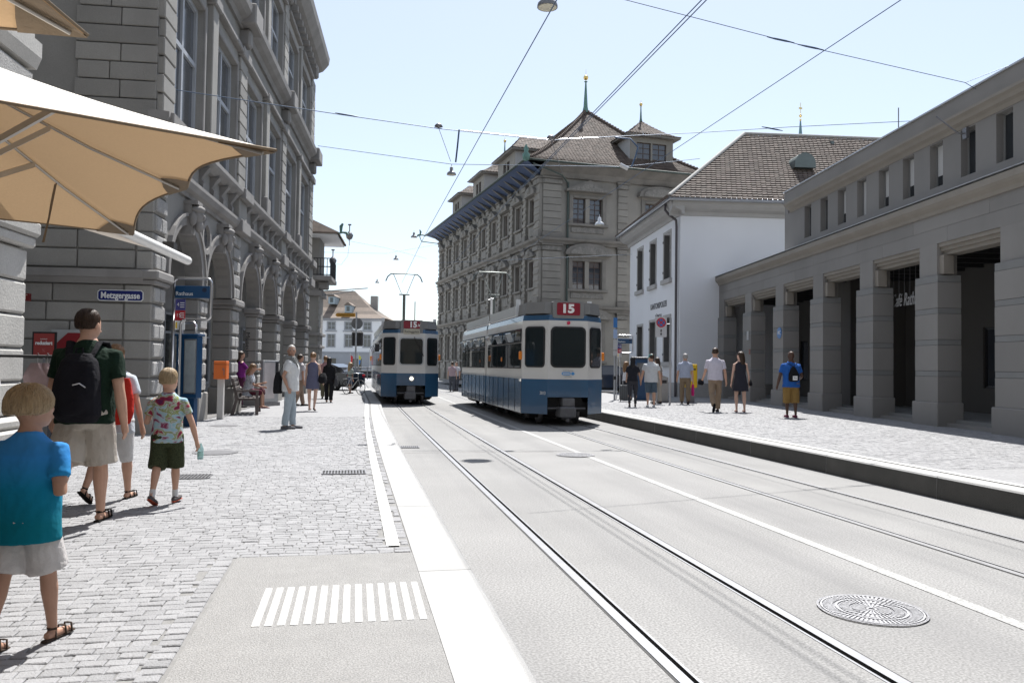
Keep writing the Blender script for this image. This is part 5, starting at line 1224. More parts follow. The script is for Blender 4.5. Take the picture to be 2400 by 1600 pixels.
# cars
def car(p, rz, label, m, sc=1.0):
    r = empty('parked_car', p, rz, label, 'car', 'dark cars')
    prof = [(-2.1, .30), (-2.15, .62), (-2.0, .80), (-1.15, .90), (1.75, .98), (2.08, .92), (2.15, .6), (2.1, .30)]
    b = MB()
    def sec(prof, ws): 
        v = []; n = len(prof)
        for w in ws: v += [(x, w[0], z) if True else 0 for x, z in prof]
        return v
    n = len(prof); ws = [-.86, -.80, .80, .86]; v = []
    for i, w in enumerate(ws):
        for x, z in prof: v.append((x*(.985 if i in (0, 3) else 1), w, z-(.02 if i in (0, 3) and z > .7 else 0)))
    F_ = [(i*n+j, i*n+(j+1) % n, (i+1)*n+(j+1) % n, (i+1)*n+j) for i in range(3) for j in range(n)]+[tuple(range(n)), tuple(range(3*n, 4*n))]
    b.add(v, F_, 0, False); body = b.build('body', m, r, fix=True)
    cab = [(-1.2, .90), (-.45, 1.40), (.85, 1.44), (1.45, 1.25), (1.80, .97)]; n = len(cab); b = MB(); v = []
    for w0, w1 in ((-.80, -.62), (.80, .62)):
        for x, z in cab: v.append((x, w0+(w1-w0)*(z-.9)/.54, z))
    b.add(v, [(j, j+1, n+j+1, n+j) for j in range(n-1)]+[tuple(range(n)), tuple(range(n, 2*n))]); cabin = b.build('cabin', m, r, fix=True)
    for s_ in (-1, 1):
        for poly in ([(-1.0, .95), (-.42, 1.33), (.1, 1.36), (.1, .97)], [(.17, .97), (.17, 1.36), (.85, 1.37), (1.25, 1.22), (1.45, 1.0)]):
            b = MB(); b.add([(x, s_*(.80-.18*(z-.9)/.54+.006), z) for x, z in poly], [tuple(range(len(poly)))]); b.build('side_window', M_gsky, cabin)
        for x in (-1.32, 1.32):
            b = MB(); b.M = Matrix.Translation((x, s_*.80, .32)) @ Matrix.Rotation(math.pi/2, 4, 'X'); b.lathe([(.2, -.1), (.32, -.1), (.33, 0), (.32, .1), (.2, .1)], 20); w = b.build('wheel', M_trub, r)
            b = MB(); b.M = Matrix.Translation((x, s_*.89, .32)) @ Matrix.Rotation(math.pi/2, 4, 'X')
            for k in range(5):
                a = 2*math.pi*k/5; b.prism([(.03*math.cos(a+1.57), .03*math.sin(a+1.57)), (.21*math.cos(a-.16), .21*math.sin(a-.16)), (.21*math.cos(a+.16), .21*math.sin(a+.16))], -.02, .02, 'z')
            stuff(b.build('rim', M_steel, w, fix=True))
        b = MB(); b.box(2.0, 2.13, s_*.70-.14, s_*.70+.16*1, .66, .86, .03); b.build('tail_lamp', mat('red_lamp_glass', (.45, .01, .015), .2, .05), r)
    b = MB(); b.add([(1.49, -.60, 1.24), (1.49, .60, 1.24), (1.80, .70, 1.0), (1.80, -.70, 1.0)], [(0, 1, 2, 3)]); b.build('rear_window', M_gsky, cabin)
    b = MB(); b.box(-1.95, 1.95, -.78, .78, .2, .34); b.build('underbody', M_und, r)
    return r
M_carb = mat('black_car_paint', (.012, .014, .02), .15, .05, 2, coat=.6); M_carn = mat('navy_car_paint', (.015, .02, .035), .15, .05, 2, coat=.6)
cp = gd(795, 40.5, PZ-.02); cp = gd(760, 44.0, PZ-.01)
car(cp, R_(-34), 'black hatchback parked beyond the woman in black', M_carb)
cp2 = gd(1402, 41, .2); car(cp2, R_(-14), 'dark blue car half hidden behind the nearer tram on the right', M_carn)
# bicycle
def bike(p, rz, label):
    r = empty('bicycle', p, rz, label, 'bicycle')
    for x in (-.52, .52):
        b = MB(); b.M = Matrix.Translation((x, 0, .34)) @ Matrix.Rotation(math.pi/2, 4, 'X'); n = 24
        b.tube([(.33*math.cos(2*math.pi*k/n), .33*math.sin(2*math.pi*k/n), 0) for k in range(n+1)], .018, 5)
        for k in range(10): b.tube([(0, 0, 0), (.32*math.cos(2*math.pi*k/10), .32*math.sin(2*math.pi*k/10), 0)], .004, 3)
        stuff(b.build('wheel', M_trub, r))
    b = MB()
    for a, c in (((-.52, 0, .34), (-.1, 0, .32)), ((-.1, 0, .32), (-.2, 0, .85)), ((-.52, 0, .34), (-.18, 0, .75)), ((-.1, 0, .32), (.36, 0, .72)), ((-.18, 0, .75), (.36, 0, .78)), ((.52, 0, .34), (.36, 0, .72)), ((.36, 0, .72), (.33, 0, .98))): b.tube([a, c], .02, 6)
    b.build('frame', M_pole, r)
    b = MB(); b.tube([(.2, -.27, .97), (.33, -.2, 1.0), (.36, 0, .98), (.33, .2, 1.0), (.2, .27, .97)], .014, 6); b.build('handlebar', M_steel, r)
    b = MB(); b.prism([(-.34, -.08), (-.34, .08), (-.08, .02), (-.08, -.02)], .86, .91, 'z'); b.build('saddle', M_trub, r)
    b = MB(); b.tube([(-.1, -.12, .2), (-.1, -.05, .32), (-.1, .05, .32), (-.1, .12, .45)], .012, 5); b.build('crank', M_steel, r)
    b = MB(); b.box(-.75, -.42, -.06, .06, .70, .73); b.tube([(-.52, 0, .34), (-.6, .05, .7)], .008, 4); b.build('luggage_rack', M_steel, r)
bkp = G(828, 924, PZ); bike(bkp, R_(-52), 'bicycle leaning on the sign pole by the parked black hatchback')
# sign pole at the end of the pavement
pp = gd(833, 45, PZ); pz = lambda y: 1.52+(854-y)*45/FPX
pol = empty('direction_sign_pole', pp, R_(-11.4), 'tall sign pole with yellow arrow board and round disc by the bicycle', 'sign pole')
b = MB(); b.tube([(0, 0, 0), (0, 0, pz(737))], .05, 8); b.build('pole', M_pole, pol)
k_ = 45/FPX
b = MB(); b.prism([(-49*k_, pz(744)), (-45*k_, pz(739)), (-.05, pz(739)), (-.05, pz(748)), (-45*k_, pz(748))], -.08, -.06, 'y'); ya = b.build('arrow_board', mat('yellow_board', (.60, .30, .04), .5, .08), pol, fix=True)
put_text('lettering', 'Marktgasse Hotel', .11, mat('brown_lettering', (.12, .06, .02), .6, .02), ya, (-24*k_, -.083, pz(743.5)), width=36*k_, depth=.002)
b = MB(); b.prism([(.03+13.5*k_*math.cos(2*math.pi*q/24), pz(763)+13.5*k_*math.sin(2*math.pi*q/24)) for q in range(24)], .06, .08, 'y'); b.build('round_disc', mat('back_of_sign', (.20, .205, .21), .5, .1, 4, metal=.5), pol, fix=True)
b = MB(); b.box(-11*k_, 15*k_, .06, .3, pz(816), pz(782), .06); b.build('signal_box', mat('dark_signal_box', (.03, .028, .027), .6, .1), pol); b = MB(); b.box(-12*k_, 13*k_, .05, .09, pz(781), pz(779)); b.build('bracket', M_steel, pol)
# bridge railing and flags far off
rr0, rr1 = gd(818, 75, PZ), gd(905, 75, PZ); br = empty('bridge_railing', rr0, 0, 'dark low bridge railing across the end of the street', 'railing'); dv = rr1-rr0
b = MB()
for z in (.45, .8, 1.1): b.tube([(0, 0, z), (dv.x, dv.y, z)], .04, 5)
for k in range(5): b.tube([(dv.x*k/4, dv.y*k/4, 0), (dv.x*k/4, dv.y*k/4, 1.15)], .06, 6)
b.build('rails', M_iron, br)
b = MB(); b.add([(0, .1, .1), (dv.x, dv.y+.1, .1), (dv.x, dv.y+.1, .75), (0, .1, .75), (0, .14, .1), (dv.x, dv.y+.14, .1), (dv.x, dv.y+.14, .75), (0, .14, .75)], [(0, 1, 2, 3), (4, 5, 6, 7), (3, 2, 6, 7)]); b.build('infill', mat('dark_infill', (.04, .042, .045), .8, .1), br)
for px, cols, lb in ((821, ((.55, .04, .05), (.55, .04, .05)), 'red flag hanging by the far white house'), (840, ((.6, .6, .08), (.05, .2, .5)), 'yellow and blue flag hanging by the far white house'), (866, ((.7, .7, .7), (.6, .25, .05)), 'white and orange flag hanging left of the oncoming tram')):
    f0 = gd(px, 78, 0); fl = empty('flag', f0, 0, lb, 'flag', 'flags on the bridge'); zt = 1.52+(854-(833 if px != 866 else 824))*78/FPX; hh = 22*78/FPX
    b = MB(); b.tube([(0, 0, 0), (0, 0, zt+.2)], .03, 5); b.build('flag_pole', M_pole, fl)
    b = MB(); b.add([(.02, 0, zt), (.24, .1, zt-.15), (.22, .1, zt-hh*.5), (.03, 0, zt-hh*.5)], [(0, 1, 2, 3)], 0); b.add([(.03, 0, zt-hh*.5), (.22, .1, zt-hh*.5), (.14, .06, zt-hh), (.05, 0, zt-hh)], [(0, 1, 2, 3)], 1); b.build('cloth', [mat('flag_%d_a' % px, cols[0], .8, .03), mat('flag_%d_b' % px, cols[1], .8, .03)], fl)
# ---- right pavement furniture
npz = gd(1571, 28.7, RZ); ns = empty('no_stopping_sign', npz, R_(-11.4), 'rectangular no-stopping sign with red and blue disc and double arrow', 'traffic sign'); k_ = 28.7/FPX
zz = lambda y: 1.52+(864-y)*k_-RZ
b = MB(); b.tube([(0, 0, 0), (0, 0, zz(745))], .035, 8); b.build('pole', M_pole, ns)
b = MB(); b.prism(rrect(-36*k_, -9.5*k_, zz(791), zz(743), .03), -.05, -.035, 'y'); pl = b.build('plate', M_sgr if False else mat('sign_white', (.55, .55, .55), .45, .03), ns, fix=True)
b = MB(); b.tube([(-.3, -.02, zz(760)), (0, -.02, zz(760))], .012, 5); b.build('bracket', M_pole, ns)
cx, cz, rd = -22.8*k_, zz(757), 11.5*k_
def disc(name, r0, r1, m_, y0, par, a0=0, a1=360, n=28):
    b = MB(); v = []
    for q in range(n+1):
        t = R_(a0+(a1-a0)*q/n); v += [(cx+r0*math.cos(t), y0, cz+r0*math.sin(t)), (cx+r1*math.cos(t), y0, cz+r1*math.sin(t))]
    b.add(v, [(2*q, 2*q+1, 2*q+3, 2*q+2) for q in range(n)]); return b.build(name, m_, par)
disc('red_ring', rd*.72, rd, M_sred, -.053, pl); disc('blue_disc', 0.001, rd*.72, M_sblue, -.053, pl)
b = MB()
for s_ in (-1, 1): w = rd*.08; a = rd*.5; b.add([(cx-a-w, -.056, cz-s_*a+w*s_), (cx-a+w, -.056, cz-s_*a-w*s_), (cx+a+w, -.056-.001*s_, cz+s_*a-w*s_), (cx+a-w, -.056-.001*s_, cz+s_*a+w*s_)], [(0, 1, 2, 3)])
b.build('red_cross', M_sred, pl)
b = MB(); za, zb = zz(787.5), zz(772); b.box(cx-.012, cx+.012, -.055, -.052, za+.06, zb-.06); b.prism([(cx-.04, za+.07), (cx+.04, za+.07), (cx, za)], -.056, -.052, 'y'); b.prism([(cx-.04, zb-.07), (cx+.04, zb-.07), (cx, zb)], -.056, -.052, 'y'); b.build('double_arrow', mat('sign_black', (.01, .01, .01), .5, .02), pl)
# info column
ip = gd(1441, 31.0, RZ); ic = empty('information_column', ip, R_(-11.4), 'slim pole with blue and white information plates left of the Rathaus stop loop', 'sign pole'); k_ = 31.0/FPX; zz = lambda y: 1.52+(862-y)*k_-RZ
b = MB(); b.tube([(0, 0, 0), (0, 0, zz(745))], .04, 8); b.build('pole', M_pole, ic)
for y0, y1, m_ in ((768, 745, M_sblue), (793, 772, mat('pale_blue_plate', (.3, .4, .6), .4, .04)), (820, 797, M_sgr), (834, 823, M_sgr)):
    b = MB(); b.box(-4.5*k_, 4.5*k_, -.055, -.04, zz(y0), zz(y1)); b.build('plate', m_, ic)
b = MB(); b.box(-.05, .05, -.05, .05, zz(890), zz(882)); b.build('black_band', M_trub, ic)
# ticket machine, litter bin, yellow letter box, suitcase
tm = gd(1503, 31.5, RZ); t_ = empty('ticket_machine', tm, R_(-20), 'dark blue ticket machine with steel hoop behind the man in the turquoise cap', 'ticket machine')
b = MB(); b.box(-.25, .25, -.2, .2, .0, 1.62, .02); b.build('cabinet', M_sgn, t_); b = MB(); b.box(-.3, .3, -.26, .24, 1.62, 1.68, .01); b.build('roof', M_iron, t_); b = MB(); b.tube([(-.36, -.1, .0), (-.36, -.1, 1.58), (-.28, -.1, 1.66), (.36, -.1, 1.66), (.44, -.1, 1.58), (.44, -.1, 0)], .028, 8); b.build('hoop', M_steel, t_); b = MB(); b.box(-.16, .14, -.215, -.2, .95, 1.45); b.build('screen', M_glass2, t_)
lb_ = gd(1553, 29.6, RZ); l_ = empty('litter_bin', lb_, R_(-18), 'grey metal litter bin with sloping top beside the no-stopping sign post', 'litter bin')
b = MB(); b.prism([(-.2, 0), (.2, 0), (.2, .92), (-.2, 1.05)], -.22, .22, 'y'); b.build('body', mat('bin_grey', (.27, .27, .265), .6, .12, 4, metal=.3), l_, fix=True); b = MB(); b.box(-.22, .22, -.24, .24, 0, .07); b.build('foot', M_iron, l_); b = MB(); b.box(-.14, .14, -.226, -.218, .7, .82); b.build('slot', M_trub, l_)
ym = gd(1618, 29.5, RZ); y_ = empty('yellow_letter_box', ym, R_(-10), 'yellow letter box on the white wall behind the older man', 'letter box')
b = MB(); b.box(-.2, .24, -.1, .15, .55, 1.42, .02); b.build('box', mat('post_yellow', (.65, .42, .01), .4, .05), y_); b = MB(); b.box(-.14, .18, -.106, -.099, 1.2, 1.25); b.build('slot', M_trub, y_); b = MB(); b.box(-.12, .16, -.02, .1, 0, .55); b.build('stand', M_iron, y_); b = MB(); b.box(-.12, .08, -.106, -.099, .8, 1.05); b.build('label_plate', M_sgr, y_)
sc_p = gd(1467, 29.5, RZ); s_c = empty('suitcase', sc_p, R_(-15), 'large grey ribbed suitcase with raised handle in front of the girl in white', 'suitcase')
b = MB(); b.box(-.23, .23, -.14, .14, .06, .62, .03); b.build('shell', mat('grey_suitcase', (.07, .075, .08), .5, .1, 8), s_c); b = MB(); [b.box(-.2+.07*k, -.19+.07*k, -.145, -.138, .1, .58) for k in range(6)]; stuff(b.build('ribs', M_trub, s_c))
b = MB(); b.tube([(-.1, .1, .6), (-.1, .1, .98), (.1, .1, .98), (.1, .1, .6)], .012, 6); b.build('handle', M_steel, s_c)
for x in (-.18, .18): b = MB(); b.M = Matrix.Translation((x, .1, .04)) @ Matrix.Rotation(math.pi/2, 4, 'Y'); b.lathe([(.01, -.015), (.04, -.015), (.04, .015), (.01, .015)], 10); b.build('wheel', M_trub, s_c)
# ---- shop things on the left: clothes rail, sale board, showcase, alley sign
def on_alley(px, py, e):          # point on the alley wall plane shifted e towards the viewer
    Mi = (mus.matrix_basis @ S.M).inverted(); o = Mi @ EYE; d = Mi.to_3x3() @ ray(px, py); t = (e-o.y)/d.y; return o+d*t
def alley_box(px0, py0, px1, py1, e0, e1):
    a = on_alley(px0, py0, e0); c = on_alley(px1, py1, e0); return min(a.x, c.x), max(a.x, c.x), min(a.z, c.z), max(a.z, c.z)
x0, x1, z0, z1 = alley_box(82, 781, 128, 832, -.9, -.9)
sb = empty('sale_board', (0, 0, 0), 0, 'red poster board reading reduziert in a dark frame beside the clothes rail', 'poster board'); sb.matrix_basis = mus.matrix_basis @ S.M
b = MB(); b.box(x0-.03, x1+.03, -.93, -.89, z0-.03, z1+.03); b.build('frame', M_trub, sb); b = MB(); b.box(x0, x1, -.94, -.925, z0, z1); b.build('poster', mat('poster_red', (.30, .045, .04), .5, .05), sb)
put_text('lettering', 'reduziert', (z1-z0)*.17, M_whi, sb, ((x0+x1)/2, -.944, (z0+z1)/2+.02), width=(x1-x0)*.84, depth=.002, bold=.004); put_text('lettering', 'sommer', .03, M_whi, sb, ((x0+x1)/2, -.944, z1-.1), width=.12, depth=.001); put_text('lettering', '%', .06, mat('poster_pink', (.45, .15, .14), .5, .03), sb, ((x0+x1)/2, -.944, z0+.08), depth=.001)
b = MB(); b.tube([((x0+x1)/2, -.91, z0), ((x0+x1)/2, -.91, PZ)], .02, 6); b.box((x0+x1)/2-.2, (x0+x1)/2+.2, -1.1, -.7, PZ, PZ+.03); b.build('stand', M_iron, sb)
x0, x1, z0, z1 = alley_box(124, 772, 225, 850, -.08, -.08)
sh_ = empty('wall_showcase', (0, 0, 0), 0, 'pale framed showcase with a red panel on the stone wall behind the man', 'showcase'); sh_.matrix_basis = mus.matrix_basis @ S.M
b = MB(); b.box(x0, x1, -.14, -.09, z0, z1); b.build('case', mat('case_grey', (.35, .36, .36), .5, .06), sh_); b = MB(); b.prism([(x0+.06, z0+.1), (x1-.06, z0+.1), (x1-.06, z1-.06), (x0+.3, z1-.06), (x0+.06, z1-.3)], -.15, -.139, 'y'); b.build('red_panel', mat('showcase_red', (.22, .015, .02), .4, .05), sh_, fix=True)
x0, x1, z0, z1 = alley_box(44, 688, 74, 706, -.1, -.1)
al = empty('shop_sign', (0, 0, 0), 0, 'small red shop sign with pale letters deep in the alley', 'sign'); al.matrix_basis = mus.matrix_basis @ S.M
b = MB(); b.box(x0, x1, -.2, -.12, z0, z1); b.build('board', mat('sign_dark_red', (.16, .01, .01), .5, .05), al); put_text('lettering', 'P T', .09, mat('sign_cream', (.6, .5, .4), .5, .02), al, ((x0+x1)/2, -.204, (z0+z1)/2), depth=.002)
rkp = gd(70, 9.6, PZ); rk = empty('clothes_rail', rkp, R_(20), 'black clothes rail on the left hung with a pink blouse and dark jeans', 'clothes rail')
b = MB(); b.tube([(-.9, 0, 1.46), (.42, 0, 1.46)], .018, 8)
for x in (-.85, .38): b.tube([(x, 0, 1.46), (x, 0, .06)], .015, 6); b.tube([(x, -.25, .04), (x, .25, .04)], .018, 6)
b.build('rack', M_trub, rk)
def garment(x, w, h, m_, nm, rot):
    b = MB(); n, k = 8, 10; v = []
    for i in range(k+1):
        t = i/k; ww = w*(.30+.70*min(1, t*3.5))*(1-.1*t) if t < .98 else w*.92
        for j in range(n):
            a = 2*math.pi*j/n; v.append((.05*math.sin(3*a+t*4)*.5+.07*math.sin(a)*(1+.4*math.sin(t*6)), ww/2*math.cos(a), -h*t+.03*math.sin(5*a)*t))
    b.add(v, [(i*n+j, i*n+(j+1) % n, (i+1)*n+(j+1) % n, (i+1)*n+j) for i in range(k) for j in range(n)], 0, True)
    o = b.build(nm, m_, rk, Matrix.Translation((x, 0, 1.38)) @ Matrix.Rotation(rot, 4, 'Z')); b = MB(); b.tube([(0, 0, .0), (0, 0, .06), (.02, 0, .1), (0, 0, .12)], .005, 4); b.build('hanger_hook', M_steel, o)
M_pink = mat('dusty_pink_cloth', (.34, .25, .25), .9, .12, 12, .3, 40); M_den = mat('dark_denim', (.025, .035, .06), .9, .2, 12, .3, 60)
garment(.08, .34, .60, M_pink, 'pink_blouse', .9); garment(.18, .30, .55, M_pink, 'pink_blouse', .5)
for i, x in enumerate((.27, .31, .35, .38)): garment(x, .42, 1.0, M_den, 'jeans', .1*i)
garment(-.45, .5, .8, mat('white_cloth', (.6, .6, .62), .9, .08, 10), 'white_shirt', .5); garment(-.62, .5, .8, M_den, 'blue_shirt', .2)
# ================================================================== PARASOLS AND AWNING
def fabric(name, col, tr, topcol=None):
    m = bpy.data.materials.new(name); m.use_nodes = True; n = m.node_tree.nodes; L = m.node_tree.links.new; n.clear()
    o = n.new('ShaderNodeOutputMaterial'); mx = n.new('ShaderNodeMixShader'); d = n.new('ShaderNodeBsdfDiffuse'); t = n.new('ShaderNodeBsdfTranslucent'); tx = n.new('ShaderNodeTexNoise'); tx.inputs['Scale'].default_value = 90; g = n.new('ShaderNodeNewGeometry'); L(g.outputs['Position'], tx.inputs['Vector'])
    mc = n.new('ShaderNodeMixRGB'); mc.inputs[1].default_value = (*[c*.92 for c in col], 1); mc.inputs[2].default_value = (*[min(1, c*1.08) for c in col], 1); L(tx.outputs['Fac'], mc.inputs[0])
    L(mc.outputs[0], t.inputs['Color'])
    if topcol:                # cream outer side, tan inner side
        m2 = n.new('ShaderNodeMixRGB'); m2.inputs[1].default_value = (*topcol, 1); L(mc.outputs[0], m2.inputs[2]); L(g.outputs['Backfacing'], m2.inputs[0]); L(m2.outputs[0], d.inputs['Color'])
    else: L(mc.outputs[0], d.inputs['Color'])
    pass; mx.inputs[0].default_value = tr; L(d.outputs[0], mx.inputs[1]); L(t.outputs[0], mx.inputs[2]); L(mx.outputs[0], o.inputs[0]); return m
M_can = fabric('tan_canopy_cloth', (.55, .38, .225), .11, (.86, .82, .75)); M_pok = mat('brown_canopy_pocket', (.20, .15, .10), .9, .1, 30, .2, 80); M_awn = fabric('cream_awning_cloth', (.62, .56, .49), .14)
M_strut = mat('parasol_strut', (.42, .40, .37), .4, .05, metal=.6)
def parasol(center, sidehalf, yaw, zr, za, label):
    r = empty('parasol', (center.x, center.y, PZ), yaw, label, 'parasol', 'tan parasols outside the shop')
    ribs = []
    for k in range(8):
        a = math.pi/4*k+math.pi/4; L_ = sidehalf*math.sqrt(2) if k % 2 == 0 else sidehalf; ribs.append((a, L_, zr-PZ+(.09 if k == 7 else 0)))
    zz_ = za-PZ; b = MB(); n, m_ = 10, 12
    def P(k, t, q):
        A, B2 = ribs[k], ribs[(k+1) % 8]; pa = Vector((A[1]*math.cos(A[0]), A[1]*math.sin(A[0]), A[2])); pb = Vector((B2[1]*math.cos(B2[0]), B2[1]*math.sin(B2[0]), B2[2]))
        e = pa.lerp(pb, t); s_ = math.sin(math.pi*t); sc_k = .065 if k in (6, 7) else .02; e.x *= 1-sc_k*s_; e.y *= 1-sc_k*s_; e.z += .4*sc_k*s_
        c = Vector((0, 0, zz_)); p = c.lerp(e, q); p.z -= .05*math.sin(math.pi*q)*(1-.3*s_)+.025*s_*math.sin(math.pi*q); return p
    for k in range(8):
        for i in range(m_):
            for j in range(n): b.add([P(k, j/n, i/m_), P(k, (j+1)/n, i/m_), P(k, (j+1)/n, (i+1)/m_), P(k, j/n, (i+1)/m_)], [(0, 1, 2, 3)], 0, True)
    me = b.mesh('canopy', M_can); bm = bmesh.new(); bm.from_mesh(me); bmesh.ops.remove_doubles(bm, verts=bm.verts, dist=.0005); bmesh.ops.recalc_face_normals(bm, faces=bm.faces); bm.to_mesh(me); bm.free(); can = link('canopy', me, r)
    for k in range(8):
        b = MB(); b.tube([P(k, j/n, 1.0) for j in range(n+1)], .007, 4); b.build('hem', M_pok, can)
        A = ribs[k]; tip = P(k, 0, 1); b = MB(); b.tube([P(k, 0, q)+Vector((0, 0, -.028)) for q in (.06, .35, .65, .97)], .009, 6); rb2 = b.build('rib', M_strut, r)
        mid = P(k, 0, .52)+Vector((0, 0, -.03)); b = MB(); hub = Vector((.05*math.cos(A[0]), .05*math.sin(A[0]), zz_-.95)); dv_ = mid-hub; sd_ = Vector((-math.sin(A[0]), math.cos(A[0]), 0))*.009; up = Vector((0, 0, .016))
        b.add([hub-sd_-up, hub+sd_-up, hub+sd_+up, hub-sd_+up, mid-sd_-up, mid+sd_-up, mid+sd_+up, mid-sd_+up], [(0, 1, 5, 4), (1, 2, 6, 5), (2, 3, 7, 6), (3, 0, 4, 7), (0, 1, 2, 3), (4, 5, 6, 7)]); b.build('strut', M_strut, rb2, fix=True)
        b = MB(); q0 = .88 if k % 2 == 0 else .90; L2 = [P(k, .0, q0), P(k, .10, .95), P(k, .16, 1.0), P(k, .05, 1.0), P(k, 0, 1.0)]; K2 = (k-1) % 8; L3 = [P(K2, .90, .95), P(K2, .84, 1.0), P(K2, .95, 1.0)]
        dn = Vector((0, 0, -.012)); b.add([p+dn for p in L2+L3], [(0, 1, 2, 3, 4), (0, 4, 7, 6, 5)]); b.build('corner_pocket', M_pok, can)
    b = MB(); b.tube([(0, 0, 0), (0, 0, zz_+.05)], .03, 10); b.build('pole', M_strut, r); b = MB(); b.box(-.35, .35, -.35, .35, 0, .09, .02); b.build('base', M_iron, r)
    b = MB(); b.lathe([(.06, zz_-1.02), (.07, zz_-.98), (.07, zz_-.9), (.05, zz_-.86)], 12); b.build('hub', M_strut, r)
    return r, ribs, P
T_ = cw(-1.05, 3.47); B0 = cw(-2.77, 5.83); ctr = cw(-3.10, 3.77)
ed = (B0-T_); yaw = math.atan2(ed.y, ed.x)+math.pi/2-math.pi      # the T-B side faces the street
yaw = math.atan2((T_+B0).y/2-ctr.y, (T_+B0).x/2-ctr.x)
pr1, ribs1, PF1 = parasol(ctr, 1.47, yaw, 2.45, 3.16, 'large tan parasol in the upper left with its corner reaching over the pavement')
b = MB(); p0 = D(131, 428, 4.2)
b.add([D(134, 428, 4.2)-p0, D(127, 432, 4.2)-p0, D(118, 475, 4.2)-p0, D(124, 478, 4.2)-p0, D(112, 512, 4.2)-p0, D(117, 512, 4.2)-p0, D(98, 568, 4.18)-p0, D(104, 568, 4.18)-p0], [(0, 1, 2, 3), (3, 2, 4, 5), (5, 4, 6, 7)]); st = b.build('tie_strap', M_pok, None); st.parent = pr1; st.matrix_basis = pr1.matrix_basis.inverted() @ Matrix.Translation(p0)
T2 = cw(-1.59, 3.02); c2 = cw(-2.96, 1.39); yaw2 = math.atan2(T2.y-c2.y, T2.x-c2.x)-math.pi/4
parasol(c2, 1.47, yaw2, 2.75, 3.42, 'tan parasol cut off by the top left corner of the picture')
# awning of the corner shop
aw = empty('awning', (0, 0, 0), 0, 'cream folding awning with a white front bar below the parasol', 'awning'); aw.matrix_basis = nb.matrix_basis.copy()
def relN(px, py, z):
    p = G(px, py, z); return nb.matrix_basis.inverted() @ p
e1 = relN(440, 611, 2.72)
au1, ae = e1.x, e1.y; au0 = au1-6.0
b = MB(); nn_ = 16; v = []
for i in range(nn_+1):
    t = i/nn_
    for j in range(13):
        s_ = j/12; v.append((au0+(au1-.12-au0)*s_, ae*(1-t)+.0*t, 2.74+.75*t-.06*math.sin(math.pi*t)+.008*math.sin(s_*25+t*4)))
b.add(v, [(i*13+j, i*13+j+1, (i+1)*13+j+1, (i+1)*13+j) for i in range(nn_) for j in range(12)], 0, True); b.build('cloth', M_awn, aw)
b = MB(); b.tube([(au0, ae, 2.72), (au1, ae, 2.72)], .05, 12); b.build('front_bar', mat('white_lacquer', (.72, .72, .70), .35, .03), aw)
for uu in (au1-.5, au0+.8):
    b = MB(); b.tube([(uu, ae+.05, 2.78), (uu-1.3, ae*.5, 3.05), (uu-.2, .1, 3.4)], .025, 6); b.box(uu-.07, uu+.07, ae+.0, ae+.12, 2.76, 2.86); b.build('folding_arm', M_trub, aw)
b = MB(); b.box(au0, au1, -.12, .1, 3.42, 3.62, .03); b.build('cassette', MATS['white_lacquer'], aw)
# ================================================================== PEOPLE
from mathutils import noise as mnoise
QUEUE = []
def skin(name, col): return mat(name, col, .55, .08, 12, .1, 60, spec=.35)
SK = {'fair': skin('fair_skin', (.52, .31, .22)), 'tan': skin('tanned_skin', (.40, .23, .16)), 'dark': skin('dark_skin', (.085, .045, .03)), 'pale': skin('pale_skin', (.58, .38, .29))}
def cloth(name, col, **k): return mat('cloth_'+name, col, .9, k.get('var', .08), k.get('scale', 14), .35, 45, spec=.2)
def hairm(name, col):
    nm = 'hair_'+name
    if nm in MATS: return MATS[nm]
    m = bpy.data.materials.new(nm); m.use_nodes = True; MATS[nm] = m; n = m.node_tree.nodes; L = m.node_tree.links.new; b = n['Principled BSDF']; b.inputs['Roughness'].default_value = .45; b.inputs['Specular IOR Level'].default_value = .4
    tc = n.new('ShaderNodeTexCoord'); mp = n.new('ShaderNodeMapping'); mp.inputs['Scale'].default_value = (70, 70, 6); t = n.new('ShaderNodeTexNoise'); t.inputs['Scale'].default_value = 1.6; t.inputs['Detail'].default_value = 4
    L(tc.outputs['Object'], mp.inputs[0]); L(mp.outputs[0], t.inputs['Vector']); mx = n.new('ShaderNodeMixRGB'); mx.inputs[1].default_value = (*[c*.5 for c in col], 1); mx.inputs[2].default_value = (*[min(1, c*1.4) for c in col], 1)
    L(t.outputs['Fac'], mx.inputs[0]); L(mx.outputs[0], b.inputs['Base Color']); bp = n.new('ShaderNodeBump'); bp.inputs['Strength'].default_value = .8; bp.inputs['Distance'].default_value = .01; L(t.outputs['Fac'], bp.inputs['Height']); L(bp.outputs[0], b.inputs['Normal']); return m
HB, HD, HK, HG, HL = hairm('blond', (.42, .31, .185)), hairm('dark_brown', (.05, .028, .016)), hairm('black', (.010, .009, .010)), hairm('grey', (.35, .34, .33)), hairm('light_brown', (.20, .11, .05))
